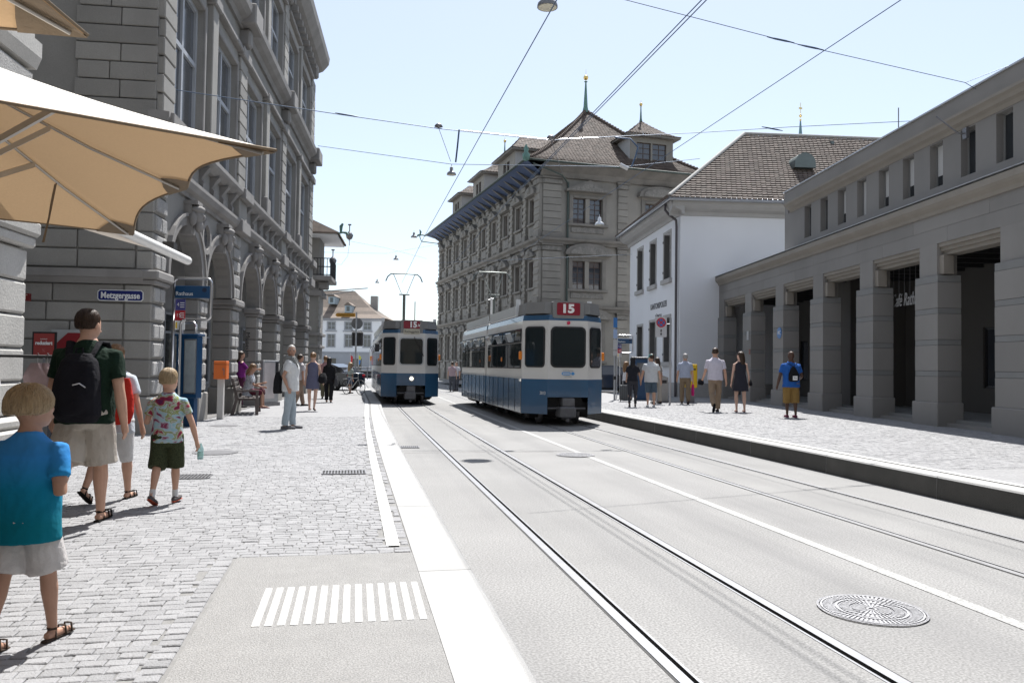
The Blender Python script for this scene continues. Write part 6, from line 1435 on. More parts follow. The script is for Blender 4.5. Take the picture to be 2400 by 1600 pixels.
def special(name, kind):
    m = bpy.data.materials.new('cloth_'+name); m.use_nodes = True; n = m.node_tree.nodes; L = m.node_tree.links.new; b = n['Principled BSDF']; b.inputs['Roughness'].default_value = .9; b.inputs['Specular IOR Level'].default_value = .2
    tc = n.new('ShaderNodeTexCoord'); cr = n.new('ShaderNodeValToRGB'); E = cr.color_ramp.elements
    def stops(L_):
        while len(E) > 1: E.remove(E[-1])
        E[0].position = L_[0][0]; E[0].color = (*L_[0][1], 1)
        for p, c in L_[1:]: e = E.new(p); e.color = (*c, 1)
    if kind == 'gradient':
        sx = n.new('ShaderNodeSeparateXYZ'); L(tc.outputs['Object'], sx.inputs[0]); mr = n.new('ShaderNodeMapRange'); mr.inputs[1].default_value = .62; mr.inputs[2].default_value = 1.12; L(sx.outputs[2], mr.inputs[0]); L(mr.outputs[0], cr.inputs[0])
        stops([(0, (.0, .15, .21)), (.35, (.004, .19, .34)), (.65, (.03, .22, .56)), (1, (.06, .27, .62))])
    elif kind == 'tiedye':
        mp = n.new('ShaderNodeMapping'); mp.inputs['Rotation'].default_value = (.2, .7, 0); mp.inputs['Scale'].default_value = (5.0, 5.0, 9.0); L(tc.outputs['Object'], mp.inputs[0])
        w = n.new('ShaderNodeTexNoise'); w.inputs['Scale'].default_value = 1.1; w.inputs['Detail'].default_value = 3; w.inputs['Distortion'].default_value = .35; L(mp.outputs[0], w.inputs['Vector']); L(w.outputs['Fac'], cr.inputs[0])
        stops([(.30, (.16, .02, .06)), (.38, (.22, .05, .10)), (.43, (.38, .43, .50)), (.47, (.25, .45, .50)), (.50, (.42, .47, .54)), (.53, (.22, .26, .06)), (.57, (.40, .45, .40)), (.61, (.28, .03, .05)), (.70, (.12, .02, .08))])
    elif kind == 'print':
        w = n.new('ShaderNodeTexVoronoi'); w.inputs['Scale'].default_value = 45; L(tc.outputs['Object'], w.inputs['Vector']); L(w.outputs['Distance'], cr.inputs[0]); stops([(.25, (.10, .13, .18)), (.45, (.50, .52, .55))])
    elif kind == 'stripe':
        w = n.new('ShaderNodeTexWave'); w.bands_direction = 'Z'; w.inputs['Scale'].default_value = 9; L(tc.outputs['Object'], w.inputs['Vector']); L(w.outputs['Fac'], cr.inputs[0]); stops([(.48, (.02, .02, .02)), (.52, (.55, .55, .55))])
    elif kind == 'mesh':
        w = n.new('ShaderNodeTexVoronoi'); w.inputs['Scale'].default_value = 130; L(tc.outputs['Object'], w.inputs['Vector']); L(w.outputs['Distance'], cr.inputs[0]); stops([(.2, (.012, .018, .010)), (.6, (.05, .06, .03))])
    L(cr.outputs[0], b.inputs['Base Color']); t = n.new('ShaderNodeTexNoise'); t.inputs['Scale'].default_value = 16; L(tc.outputs['Object'], t.inputs['Vector']); bp = n.new('ShaderNodeBump'); bp.inputs['Strength'].default_value = .4; bp.inputs['Distance'].default_value = .02; L(t.outputs['Fac'], bp.inputs['Height']); L(bp.outputs[0], b.inputs['Normal'])
    return m
def rl(b, rings, n=18, M=None, pw=2.3):      # stacked rings (cx,cy,z,rx,ry)
    v = []
    for cx, cy, z, rx, ry in rings:
        for j in range(n):
            a = 2*math.pi*j/n; c, s = math.cos(a), math.sin(a); k = (abs(c)**pw+abs(s)**pw)**(-1/pw); p = Vector((cx+rx*c*k, cy+ry*s*k, z)); v.append(M @ p if M is not None else p)
    m = len(rings); b.add(v, [(i*n+j, i*n+(j+1) % n, (i+1)*n+(j+1) % n, (i+1)*n+j) for i in range(m-1) for j in range(n)]+[tuple(range(n))[::-1], tuple(range((m-1)*n, m*n))], 0, True)
def ell(b, c, r, n=12, m=8, M=None):
    v = []
    for i in range(m+1):
        for j in range(n):
            t = math.pi*(i+.02)/(m+.04); a = 2*math.pi*j/n; p = Vector((c[0]+r[0]*math.sin(t)*math.cos(a), c[1]+r[1]*math.sin(t)*math.sin(a), c[2]+r[2]*math.cos(t))); v.append(M @ p if M is not None else p)
    b.add(v, [(i*n+j, i*n+(j+1) % n, (i+1)*n+(j+1) % n, (i+1)*n+j) for i in range(m) for j in range(n)]+[tuple(range(n)), tuple(range(m*n, m*n+n))[::-1]], 0, True)
def queue(name, b, m, parent, vox, smooth=4, wr=0.0, wf=9.0, seed=0):
    me = b.mesh(name, m); fixn(me); t = bpy.data.objects.new('tmp', me); COL.objects.link(t)
    md = t.modifiers.new('r', 'REMESH'); md.mode = 'VOXEL'; md.voxel_size = vox; md.use_smooth_shade = True
    if smooth: sm = t.modifiers.new('s', 'SMOOTH'); sm.factor = .5; sm.iterations = smooth
    o = link(name, bpy.data.meshes.new(name), parent); QUEUE.append((t, o, m, wr, wf, seed)); return o
def flush():
    dg = bpy.context.evaluated_depsgraph_get(); dg.update()
    for t, o, m, wr, wf, seed in QUEUE:
        me = bpy.data.meshes.new_from_object(t.evaluated_get(dg)); me.name = o.name; me.materials.clear(); me.materials.append(m)
        if wr:
            n = len(me.vertices); co = [0.0]*(3*n); no = [0.0]*(3*n); me.vertices.foreach_get('co', co); me.vertices.foreach_get('normal', no)
            sv = Vector((seed*3.1, seed*1.7, seed))
            for i in range(n):
                p = Vector(co[3*i:3*i+3]); q = Vector((p.x*wf, p.y*wf, p.z*wf*(.55 if wf < 25 else .10)))+sv
                d = wr*(mnoise.noise(q)+.5*abs(mnoise.noise(q*2.1)))
                for k in range(3): co[3*i+k] += no[3*i+k]*d
            me.vertices.foreach_set('co', co); me.update()
        me.polygons.foreach_set('use_smooth', [True]*len(me.polygons)); old = o.data; o.data = me; bpy.data.meshes.remove(old)
    for q in QUEUE: bpy.data.objects.remove(q[0])
    QUEUE.clear()
def person(label, pos, h, face, S, group=None):
    """S: dict of body / pose / clothing"""
    g = S.get; root = empty('person', pos, face, label, 'person'); root['group'] = group or 'people in the street'
    HH = g('head', .132*h if h > 1.5 else .165*h); w = g('w', 1.0); fem = g('fem', 0); vox = g('vox', .014); s = h/1.75
    zc = .475*h if h > 1.45 else .45*h; zs = h-HH-.052*h; hipx = .052*h*(1+.1*fem); shx = (.115-.015*fem)*h*w**.5
    tl = g('lean', 0.0); sit = g('sit', None)
    hz = zc+.035*h
    # --- leg joints, feet on the ground
    def leg(side, f, k):
        f, k = R_(f), R_(k); T, Sn = hz-.27*h, .27*h-.045*h
        hp = Vector((side*hipx, 0, hz)); kn = hp+Vector((side*.004*h, math.sin(f)*T, -math.cos(f)*T)); an = kn+Vector((-side*.004*h, math.sin(f-k)*Sn, -math.cos(f-k)*Sn)); return hp, kn, an
    L = [leg(-1, *g('legL', (4, 2))), leg(1, *g('legR', (-4, 2)))]
    pit = [g('footL', 0), g('footR', 0)]
    low = min(l[2].z - (.10*h*math.sin(R_(abs(p)))*.9 if p else 0) for l, p in zip(L, pit)); dz = .045*h-low
    if sit is not None: dz = sit-hz+.09*h
    Mt = Matrix.Translation((0, 0, dz)) @ Matrix.Translation((0, 0, hz)) @ Matrix.Rotation(-tl, 4, 'X') @ Matrix.Translation((0, 0, -hz)) if True else None
    Ld = [[p+Vector((0, 0, dz)) for p in l] for l in L]
    # --- arms
    def arm(side, f, a, e, inn=0):
        f, a, e, inn = R_(f), R_(a), R_(e), R_(inn); U, Fo = .172*h, .150*h; sh = Vector((side*shx*.96, 0, zs-.030*h))
        d1 = Vector((side*math.sin(a), math.sin(f)*math.cos(a), -math.cos(f)*math.cos(a))); d2 = Vector((side*math.sin(a)*.6-side*math.sin(inn), math.sin(f+e), -math.cos(f+e))).normalized()
        el = sh+d1*U; wr = el+d2*Fo; return [Mt @ p for p in (sh, el, wr)], (Mt.to_3x3() @ d2)
    A = [arm(-1, *g('armL', (5, 8, 12))), arm(1, *g('armR', (-5, 8, 12)))]
    # --- body
    b = MB(); bw = w; ch = .074 if not fem else .066
    tors = [(0, 0, zc-.01*h, .060*h*bw, .058*h*bw), (0, -.004*h, zc+.05*h, (.092+.008*fem)*h*bw, .068*h*bw), (0, 0, zc+.11*h, (.086-.008*fem)*h*bw, .064*h*bw), (0, .003*h, zc+.16*h, (.084-.012*fem)*h*bw, .062*h*bw), (0, .006*h, zs-.10*h, (.098-.012*fem)*h*bw, ch*h*bw), (0, .0, zs-.045*h, (.104-.012*fem)*h*bw, (ch-.008)*h*bw), (0, -.004*h, zs-.012*h, .088*h*bw, .050*h), (0, -.004*h, zs+.016*h, .055*h, .042*h), (0, 0, zs+.05*h, .034*h, .036*h), (0, .002*h, zs+.085*h, .033*h, .036*h)]
    rl(b, tors, 18, Mt)
    k = HH/.132; hc = h-HH; ty = g('turn', 0.0); nod = g('nod', 0.0)
    Mh = Mt @ Matrix.Translation((0, .004*h, hc)) @ Matrix.Rotation(ty, 4, 'Z') @ Matrix.Rotation(nod, 4, 'X')
    hr = [(.0, .020, .022, .026), (.014, .012, .034, .042), (.040, .006, .042, .052), (.070, .0, .0445, .056), (.098, -.005, .042, .053), (.120, -.007, .029, .036), (.131, -.007, .010, .012)]
    rl(b, [(0, cy*k, z*k, rx*k, ry*k) for z, cy, rx, ry in hr], 16, Mh, 2.15)
    ell(b, (0, .0555*k, .052*k), (.009*k, .012*k, .015*k), 8, 6, Mh)
    for sd in (-1, 1): ell(b, (sd*.046*k, -.004*k, .054*k), (.007*k, .014*k, .020*k), 8, 6, Mh)
    for sd in (-1, 1): ell(b, (sd*.018*k, .052*k, .028*k), (.014*k, .006*k, .005*k), 8, 5, Mh) if sd > 0 else None
    for i, (P3, d2) in enumerate(A):
        sd = -1 if i == 0 else 1; aw = g('aw', 1.0)*s*(.86 if fem else 1)
        b.tube([P3[0]+Vector((-sd*.02*h, 0, 0)), P3[0], P3[0].lerp(P3[1], .5), P3[1], P3[1].lerp(P3[2], .35), P3[2]], [.046*aw, .052*aw, .045*aw, .038*aw, .040*aw, .026*aw], 10)
        # hand: palm, four fingers, thumb
        curl = g('curl', (.35, .35))[i]; x_in = Vector((-sd, 0, 0)); fw = (x_in.cross(d2)*sd*-1).normalized(); 
        if fw.y < 0: fw = -fw
        nrm = d2.cross(fw).normalized()
        if nrm.x*sd > 0: nrm = -nrm
        pw_ = P3[2]; hl = .052*h*.95
        b.tube([pw_-d2*.01*h, pw_+d2*hl*.4, pw_+d2*hl], [(.020*s, .026*s), (.017*s, .038*s), (.014*s, .040*s)] if False else [.026*s, .030*s, .028*s], 8)
        for q in range(4):
            o = pw_+d2*hl*.85+fw*(.027-.018*q)*s; ln = (.040, .045, .042, .033)[q]*h*.95; fr = .0088*s if h > 1.5 else .0085*s*1.15; pts = [o]; dd = d2.copy()
            for c_ in range(3):
                an = curl*(.6+.5*c_); dd = (dd*math.cos(an)+nrm*math.sin(an)).normalized(); pts.append(pts[-1]+dd*ln*(.42, .32, .26)[c_])
            b.tube(pts, [fr*1.1, fr*1.05, fr, fr*.75], 7)
        o = pw_+d2*hl*.25+fw*.024*s; td = (d2*.7+fw*.7+nrm*.25).normalized(); b.tube([o, o+td*.022*h, o+(td*.5+d2*.5).normalized()*.040*h], [.012*s, .0105*s, .008*s], 7)
    for i, l in enumerate(Ld):
        hp, kn, an = l; lw = g('lw', 1.0)*s; th = .082*lw*(1.04 if fem else 1)
        b.tube([hp+Vector((0, 0, .02*h)), hp.lerp(kn, .25), hp.lerp(kn, .7), kn, kn.lerp(an, .28), kn.lerp(an, .7), an, an+Vector((0, 0, -.02*h))], [th, th*.98, .062*lw, .052*lw, .055*lw, .038*lw, .031*lw, .03*lw], 12)
        p = R_(pit[i]); fd = Vector((0, math.cos(p), -math.sin(p))); b.tube([an-fd*.035*h+Vector((0, 0, -.022*h)), an+Vector((0, 0, -.024*h)), an+fd*.06*h+Vector((0, 0, -.028*h)), an+fd*.10*h+Vector((0, 0, -.032*h))], [.026*s, .03*s, .03*s, .022*s], 8)
    body = queue('body', b, SK[g('skin', 'fair')], root, g('bvox', vox), 3)
    # --- trousers / shorts / skirt
    bt = g('bottom', ('trousers', cloth('khaki', (.30, .24, .17))))
    kind, mt_ = bt[0], bt[1]
    ease = g('ease', .012)*s
    if kind in ('trousers', 'shorts', 'capri', 'slim'):
        b = MB(); e = ease if kind != 'slim' else .005; fl = {'trousers': 1.0, 'slim': .97, 'capri': .38, 'shorts': -.0}[kind]; hemk = g('hem', {'trousers': 1.0, 'slim': .97, 'capri': .25, 'shorts': -.12}[kind])
        rl(b, [(0, 0, zc-.03*h, .06*h*bw+e, .06*h*bw+e), (0, -.004*h, zc+.04*h, (.094+.008*fem)*h*bw+e, .072*h*bw+e), (0, 0, zc+.105*h, (.088-.006*fem)*h*bw+e*.7, .067*h*bw+e*.7), (0, 0, zc+.112*h, (.088-.006*fem)*h*bw+e*.6, .067*h*bw+e*.6)], 18, Mt)
        for hp, kn, an in Ld:
            th = .084*g('lw', 1.0)*s; end = kn.lerp(an, hemk) if hemk >= 0 else kn.lerp(hp, -hemk)
            fl_ = g('flare', 1.0)
            if hemk >= 0: b.tube([hp+Vector((0, 0, .02*h)), hp.lerp(kn, .3), hp.lerp(kn, .75), kn, kn.lerp(end, .5), end], [th+e, th+e, .066*s+e*1.4, .058*s+e*1.5*fl_, (.055*s+e*1.6*fl_) if kind != 'slim' else .05*s, (.047*s+e*1.8*fl_) if kind != 'slim' else .042*s], 14)
            else: b.tube([hp+Vector((0, 0, .02*h)), hp.lerp(end, .4), end], [th+e, th+e*1.2, .072*s+e*2.4*fl_], 14)
        queue(kind if kind != 'slim' else 'trousers', b, mt_, root, max(vox*.9, .009), 3, .015*s, 8, len(label))
    top = g('top', ('tee', cloth('white', (.6, .6, .6)))); tk, tm_ = top[0], top[1]
    if tk in ('dress', 'tunic'):
        zl = top[2]*h; b = MB(); e = .012*s
        r_ = [(0, 0, zl, top[3]*h, top[3]*h*.8), (0, 0, (zl+zc)/2+.03*h, top[3]*h*.9, top[3]*h*.72), (0, -.003*h, zc+.04*h, .106*h*bw, .08*h*bw), (0, 0, zc+.15*h, .082*h*bw+e, .062*h*bw+e), (0, .006*h, zs-.10*h, .088*h*bw+e, .07*h*bw+e), (0, 0, zs-.045*h, .088*h*bw+e, .058*h*bw+e), (0, -.004*h, zs-.008*h, .072*h*bw+e*.6, .046*h+e*.6), (0, -.004*h, zs+.014*h, .052*h, .042*h)]
        rl(b, r_, 20, Mt)
        if tk == 'tunic':
            for i, (P3, d2) in enumerate(A): b.tube([P3[0]+Vector((0, 0, .005*h)), P3[0].lerp(P3[1], .4), P3[0].lerp(P3[1], .75)], [.058*s, .06*s, .056*s], 12)
        queue('dress', b, tm_, root, max(vox*.9, .009), 3, .012*s, 7, len(label))
    else:
        b = MB(); e = g('tease', .016)*s; bot = g('shirtz', zc+.03*h)
        rl(b, [(0, -.002*h, bot, (.098+.004*fem)*h*bw+e*1.2, .074*h*bw+e*1.2), (0, -.002*h, zc+.08*h, (.094-.004*fem)*h*bw+e*1.2, .072*h*bw+e*1.2), (0, .002*h, zc+.15*h, (.09-.012*fem)*h*bw+e*1.1, .068*h*bw+e*1.1), (0, .006*h, zs-.10*h, (.10-.012*fem)*h*bw+e, ch*h*bw+e), (0, .0, zs-.048*h, (.106-.012*fem)*h*bw+e*.8, (ch-.008)*h*bw+e*.8), (0, -.004*h, zs-.010*h, .086*h*bw+e*.4, .052*h+e*.5), (0, -.004*h, zs+.018*h, .056*h+e*.2, .046*h), (0, -.002*h, zs+.036*h, .041*h, .042*h)], 20, Mt)
        sl = {'tee': .62, 'polo': .66, 'long': 1.93, 'tank': 0, 'short': .7, 'elbow': 1.0}[tk]
        if sl:
            for i, (P3, d2) in enumerate(A):
                sd = -1 if i == 0 else 1; ex = g('aw', 1.0)*s
                pts = [P3[0]+Vector((-sd*.035*h, 0, .0)), P3[0]-Vector((0, 0, .004*h)), P3[0].lerp(P3[1], min(1, sl)*.55), P3[0].lerp(P3[1], min(1, sl))]; rr = [.050*ex, .060*ex, .061*ex, .063*ex]
                if sl > 1: pts += [P3[1].lerp(P3[2], sl-1)]; rr = [.056*ex, .062*ex, .055*ex, .05*ex, .036*ex]
                b.tube(pts, rr, 12)
        queue('shirt', b, tm_, root, max(vox*.9, .009), 3, g('wr', .015)*s, 8, len(label)+3)
    # --- shoes
    sh = g('shoes', ('shoe', cloth('dark_shoe', (.03, .028, .028))))
    for i, (hp, kn, an) in enumerate(Ld):
        p = R_(pit[i]); fd = Vector((0, math.cos(p), -math.sin(p))); up = Vector((0, math.sin(p), math.cos(p))); b = MB()
        if sh[0] == 'sandal':
            base = an-up*.040*h
            Q = [base-fd*.045*h, base+fd*.02*h, base+fd*.085*h, base+fd*.115*h]; b.tube(Q, [(.026*s, .011*s), (.030*s, .012*s), (.036*s, .011*s), (.026*s, .010*s)], 12)
            o = b.build('sandal_sole', sh[1], root); b = MB()
            for t0, rr in ((.0, .033), (.055, .036), (.09, .034)):
                c = base+fd*t0*h; b.tube([c+Vector((-rr*s, 0, 0)), c+up*.034*h+Vector((-rr*.7*s, 0, 0)), c+up*(.05 if t0 < .05 else .034)*h, c+up*.034*h+Vector((rr*.7*s, 0, 0)), c+Vector((rr*s, 0, 0))], .007*s, 5)
            b.tube([an+Vector((.034*s, 0, .0)), an-fd*.036*s*1.1, an+Vector((-.034*s, 0, .0))], .010*s, 5); stuff(b.build('sandal_straps', sh[1], o))
        elif sh[0] == 'heel':
            base = an-up*.036*h; b.tube([base-fd*.035*h, base+fd*.02*h, base+fd*.08*h, base+fd*.11*h], [(.022*s, .02*s), (.026*s, .018*s), (.03*s, .014*s), (.016*s, .010*s)], 10); b.build('shoe', sh[1], root)
        else:
            base = an-up*.026*h; b.tube([base-fd*.048*h, base-fd*.03*h, base+fd*.03*h, base+fd*.08*h, base+fd*.118*h], [(.022*s, .024*s), (.032*s, .036*s), (.036*s, .036*s), (.040*s, .027*s), (.024*s, .015*s)], 12); o = b.build('shoe', sh[1], root)
            b = MB(); b2 = an-up*.042*h; b.tube([b2-fd*.05*h, b2+fd*.03*h, b2+fd*.085*h, b2+fd*.12*h], [(.028*s, .008*s), (.036*s, .008*s), (.041*s, .008*s), (.026*s, .007*s)], 12); b.build('sole', sh[2] if len(sh) > 2 else sh[1], o)
            if g('sock'): b = MB(); b.tube([an-Vector((0, 0, .01*h)), an+(kn-an).normalized()*.045*h], [.036*s, .037*s], 10); b.build('sock', M_sock, root)
    # --- hair
    hk, hm = g('hair', ('short', HD)); b = MB(); hv = max(vox*.8, .0075)
    if hk in ('short', 'long', 'bun', 'bowl', 'crop'):
        sc = {'short': 1.07, 'long': 1.12, 'bun': 1.08, 'bowl': 1.19, 'crop': 1.05}[hk]
        z0 = {'short': .030, 'crop': .036, 'bun': .04, 'long': .03, 'bowl': .048}[hk]
        R2 = [(z0, -.030, .030, .028), (.045 if z0 < .045 else .052, -.022, .042, .040), (.066, -.014, .0465, .050), (.09, -.010, .046, .053), (.112, -.010, .038, .045), (.128, -.009, .022, .027), (.135, -.009, .006, .008)]
        if hk == 'bowl': R2 = [(.040, -.020, .044, .044), (.046, -.016, .048, .050), (.062, -.010, .050, .056), (.085, -.008, .048, .056), (.108, -.008, .040, .047), (.126, -.008, .024, .029), (.134, -.008, .006, .008)]
        rl(b, [(0, cy*k, z*k, rx*sc*k, ry*sc*k) for z, cy, rx, ry in R2], 18, Mh, 2.1)
        if hk == 'long': rl(b, [(0, -.052*k, -.10*k, .018*k, .014*k), (0, -.056*k, -.075*k, .038*k, .022*k), (0, -.050*k, -.02*k, .048*k, .030*k), (0, -.038*k, .03*k, .050*k, .040*k), (0, -.02*k, .08*k, .046*k, .048*k)], 16, Mh)
        if hk == 'bun': ell(b, (0, -.058*k, .085*k), (.022*k, .020*k, .022*k), 10, 8, Mh)
        queue('hair', b, hm, root, min(hv, .0065) if h*vox < .02 else hv, 1, (.0075 if hk != 'crop' else .004)*h/1.5, 62, 5)
        if g('strands'):                       # loose strands over the hair mass
            rs = random.Random(11); b = MB(); RR = R2[::-1]
            def hp_(a, t):
                x = t*(len(RR)-1); i = min(int(x), len(RR)-2); f = x-i; A0, A1 = RR[i], RR[i+1]; L_ = [A0[q]+(A1[q]-A0[q])*f for q in range(4)]; return Vector((L_[2]*sc*math.cos(a), L_[1]+L_[3]*sc*math.sin(a), L_[0]))*k
            for _ in range(g('strands')):
                a = rs.uniform(0, 2*math.pi); t0 = rs.uniform(.02, .55); t1 = min(1.0, t0+rs.uniform(.3, .6)); da = rs.uniform(-.25, .25); P_ = []
                for q in range(6):
                    t = t0+(t1-t0)*q/5; p = hp_(a+da*q/5+.05*math.sin(q+a*7), t); c0 = Vector((0, -.012*k, .07*k)); n0 = (p-c0).normalized(); P_.append(Mh @ (p+n0*(.0015+.0045*math.sin(math.pi*q/5)*rs.random())))
                if t1 > .93 and hk == 'bowl': P_.append(P_[-1]+Vector((0, 0, -.012*rs.random())))
                b.tube(P_, [.0012]+[.0021]*(len(P_)-2)+[.0008], 3, 0, False)
            mS = hm.copy() if (hm.name+'_strand') not in bpy.data.materials else bpy.data.materials[hm.name+'_strand']; mS.name = hm.name+'_strand'
            stuff(b.build('hair_strands', mS, root))
    elif hk == 'bald':
        pass
    if g('cap'):
        b = MB(); rl(b, [(0, -.006*k, .066*k, .0485*k, .059*k), (0, -.007*k, .09*k, .0475*k, .058*k), (0, -.008*k, .115*k, .038*k, .046*k), (0, -.008*k, .134*k, .012*k, .016*k)], 16, Mh); o = queue('cap', b, g('cap'), root, max(vox*.7, .008), 2)
        b = MB(); b.M = Mh; v = [(.044*k*math.cos(t)*1.02, .05*k*max(0, math.sin(t))+q*.055*k*math.sin(t), .070*k-q*.010*k) for q in (0, 1) for t in [math.pi*i/10 for i in range(11)]]; b.add(v+[(x, y, z-.003) for x, y, z in v], [(i, i+1, 12+i, 11+i) for i in range(10)]+[(22+i, 23+i, 34+i, 33+i) for i in range(10)]); b.build('visor', g('cap'), root)
    # eyes and brows only where the face is turned towards the viewer
    if g('eyes'):
        b = MB()
        for sd in (-1, 1): ell(b, (sd*.019*k, .050*k, .064*k), (.008*k, .006*k, .005*k), 8, 6, Mh)
        stuff(b.build('eyes', M_trub, root)); b = MB()
        for sd in (-1, 1): b.tube([Mh @ Vector((sd*.009*k, .057*k, .075*k)), Mh @ Vector((sd*.03*k, .048*k, .077*k))], .0035*k, 5)
        stuff(b.build('eyebrows', HG, root)); b = MB(); b.tube([Mh @ Vector((-.016*k, .052*k, .026*k)), Mh @ Vector((0, .056*k, .0255*k)), Mh @ Vector((.016*k, .052*k, .026*k))], .004*k, 5); b.build('mouth', mat('lips', (.25, .09, .08), .5, .05), root)
    root['_h'] = h
    del root['_h']
    return root, dict(A=A, Mt=Mt, zs=zs, zc=zc, h=h, s=s, Mh=Mh, k=k, shx=shx, L=Ld)
M_sock = cloth('white_sock', (.6, .6, .6))
AW = R_(-11.4)       # facing straight away from the viewer
def thing_on(root, name, label, cat, group=None):
    o = empty(name, (0, 0, 0), 0, label, cat, group); o.matrix_basis = root.matrix_basis.copy(); return o
def bag(root, c, r, m, label, strap=None, name='shoulder_bag', rot=0, vox=.012):
    o = thing_on(root, name, label, 'bag'); b = MB(); Mx = Matrix.Translation(c) @ Matrix.Rotation(rot, 4, 'Z')
    rl(b, [(0, 0, -r[2], r[0]*.75, r[1]*.9), (0, 0, -r[2]*.5, r[0], r[1]), (0, 0, r[2]*.3, r[0]*.92, r[1]*.85), (0, 0, r[2], r[0]*.7, r[1]*.35)], 14, Mx, 2.8); queue('pouch', b, m, o, vox, 2, .008, 14, 3)
    if strap: b = MB(); b.tube(strap, [(.012, .004)]*len(strap), 6); b.build('strap', m, o)
    return o
C = cloth
BLK = C('black', (.012, .012, .014)); NAVY = C('navy_black', (.02, .021, .027))
# 1 boy in the blue shirt, nearest
p, J = person('blond boy in a blue-teal T-shirt and pale shorts at the lower left edge', gd(76, 3.98, PZ), 1.31, AW+R_(-7), dict(vox=.008, bvox=.007, skin='tan', hair=('bowl', HB), w=1.14, aw=1.1, turn=R_(-28), legL=(-13, 7), footL=8, legR=(13, 3), strands=900, armL=(10, 10, 30), armR=(-16, 16, 126, 62), top=('tee', special('blue_teal_fade', 'gradient')), tease=.022, shirtz=.535, bottom=('shorts', C('pale_stone', (.52, .50, .49))), hem=-.10, ease=.022, flare=1.0, shoes=('sandal', C('brown_sandal', (.06, .045, .035)))))
# 2 man in green with rucksack
p2_, J2 = person('tall man in a dark green polo and khaki shorts wearing a black rucksack', gd(205, 6.98, PZ), 1.88, AW+R_(6), dict(vox=.010, bvox=.0075, skin='fair', hair=('crop', HD), w=1.16, aw=1.12, lw=1.08, turn=R_(-16), legL=(-18, 18), footL=32, legR=(9, 2), strands=700, armL=(6, 13, 14), armR=(-8, 12, 14), curl=(.42, .30), top=('polo', C('bottle_green', (.008, .022, .013))), shirtz=.885, tease=.02, bottom=('shorts', C('khaki_shorts', (.44, .40, .35))), hem=-.04, ease=.024, flare=1.1, shoes=('sandal', C('black_sandal', (.02, .018, .016)))))
o = thing_on(p2_, 'rucksack', 'black rucksack on the back of the man in green', 'rucksack')
b = MB(); Mt = J2['Mt']; h = 1.88; zs = J2['zs']
rl(b, [(0, -.155, .90, .15, .07), (0, -.185, .96, .185, .11), (0, -.20, 1.10, .19, .125), (0, -.19, 1.28, .175, .11), (0, -.165, 1.42, .14, .085), (0, -.15, 1.485, .09, .045)], 20, Mt, 3.2); ell(b, (0, -.30, 1.08), (.13, .05, .12), 12, 8, Mt); queue('pack', b, C('black_pack', (.010, .010, .014)), o, .01, 2, .010, 9, 4)
for sd in (-1, 1):
    b = MB(); b.tube([Mt @ Vector(q) for q in ((sd*.09, -.15, 1.46), (sd*.12, -.06, zs+.055), (sd*.135, .04, zs+.045), (sd*.14, .12, zs-.05), (sd*.15, .13, zs-.2), (sd*.18, .04, zs-.36), (sd*.17, -.12, 1.0))], [(.034, .012)]*7, 8); b.build('shoulder_strap', MATS['cloth_black_pack'], o)
b = MB(); b.tube([Mt @ Vector(q) for q in ((-.03, -.17, 1.48), (-.025, -.17, 1.53), (.025, -.17, 1.53), (.03, -.17, 1.48))], .01, 6); b.build('grab_loop', MATS['cloth_black_pack'], o)
b = MB(); b.tube([Mt @ Vector(q) for q in ((.02, -.335, 1.22), (.07, -.325, 1.235), (.11, -.30, 1.20))], .006, 5); b.build('zip_pull', M_steel, o)
# 3 woman half hidden behind him
p3_, J3 = person('woman in white capri trousers half hidden behind the man in green', gd(272, 8.15, PZ), 1.60, AW+R_(0), dict(vox=.012, bvox=.008, fem=1, skin='fair', hair=('short', HL), w=1.12, lw=1.05, legL=(-20, 20), footL=34, legR=(12, 3), armL=(8, 6, 15), armR=(-6, 17, 12), top=('tee', C('pale_blue_top', (.50, .55, .60))), shirtz=.70, bottom=('capri', C('white_capri', (.62, .62, .62))), hem=.12, ease=.012, shoes=('sandal', C('black_sandal', (.02, .018, .016)))))
bag(p3_, Vector((.13, -.20, 1.02)), (.16, .07, .23), C('red_bag', (.50, .03, .02)), 'red bag on the back of the woman in white capri trousers', [Vector((.05, -.16, 1.22)), Vector((.09, -.05, J3['zs']+.05)), Vector((.1, .09, J3['zs']-.06))], 'back_bag')
# 4 tie-dye boy
p4_, J4 = person('blond boy in a tie-dye T-shirt and dark green shorts', gd(397, 8.0, PZ), 1.34, AW+R_(4), dict(vox=.009, bvox=.007, skin='fair', hair=('crop', HB), w=.98, turn=R_(-6), strands=700, legL=(-10, 16), footL=24, legR=(7, 2), armL=(4, 16, 128, 8), armR=(-4, 24, 8), curl=(.5, .62), top=('tee', special('tie_dye', 'tiedye')), tease=.028, shirtz=.60, bottom=('shorts', special('green_mesh', 'mesh')), hem=.06, ease=.03, flare=1.1, sock=1, shoes=('shoe', C('grey_trainer', (.10, .09, .09)), C('red_sole', (.45, .08, .04)))))
hd = J4['A'][1][0][2]+J4['A'][1][1]*.09
bo = thing_on(p4_, 'water_bottle', 'clear plastic bottle held by the tie-dye boy', 'bottle'); b = MB(); b.M = Matrix.Translation(hd+Vector((.01, .02, -.09))); b.lathe([(.026, 0), (.030, .01), (.030, .045), (.026, .055), (.030, .065), (.030, .11), (.012, .145), (.012, .16)], 12); b.build('bottle', mat('clear_bottle', (.55, .80, .80), .08, .05, 5, trans=.6), bo); b = MB(); b.M = Matrix.Translation(hd+Vector((.01, .02, -.09))); b.lathe([(.0305, .03), (.0308, .05), (.0305, .07)], 12); b.build('label_band', mat('bottle_label', (.35, .60, .55), .4, .05), bo)
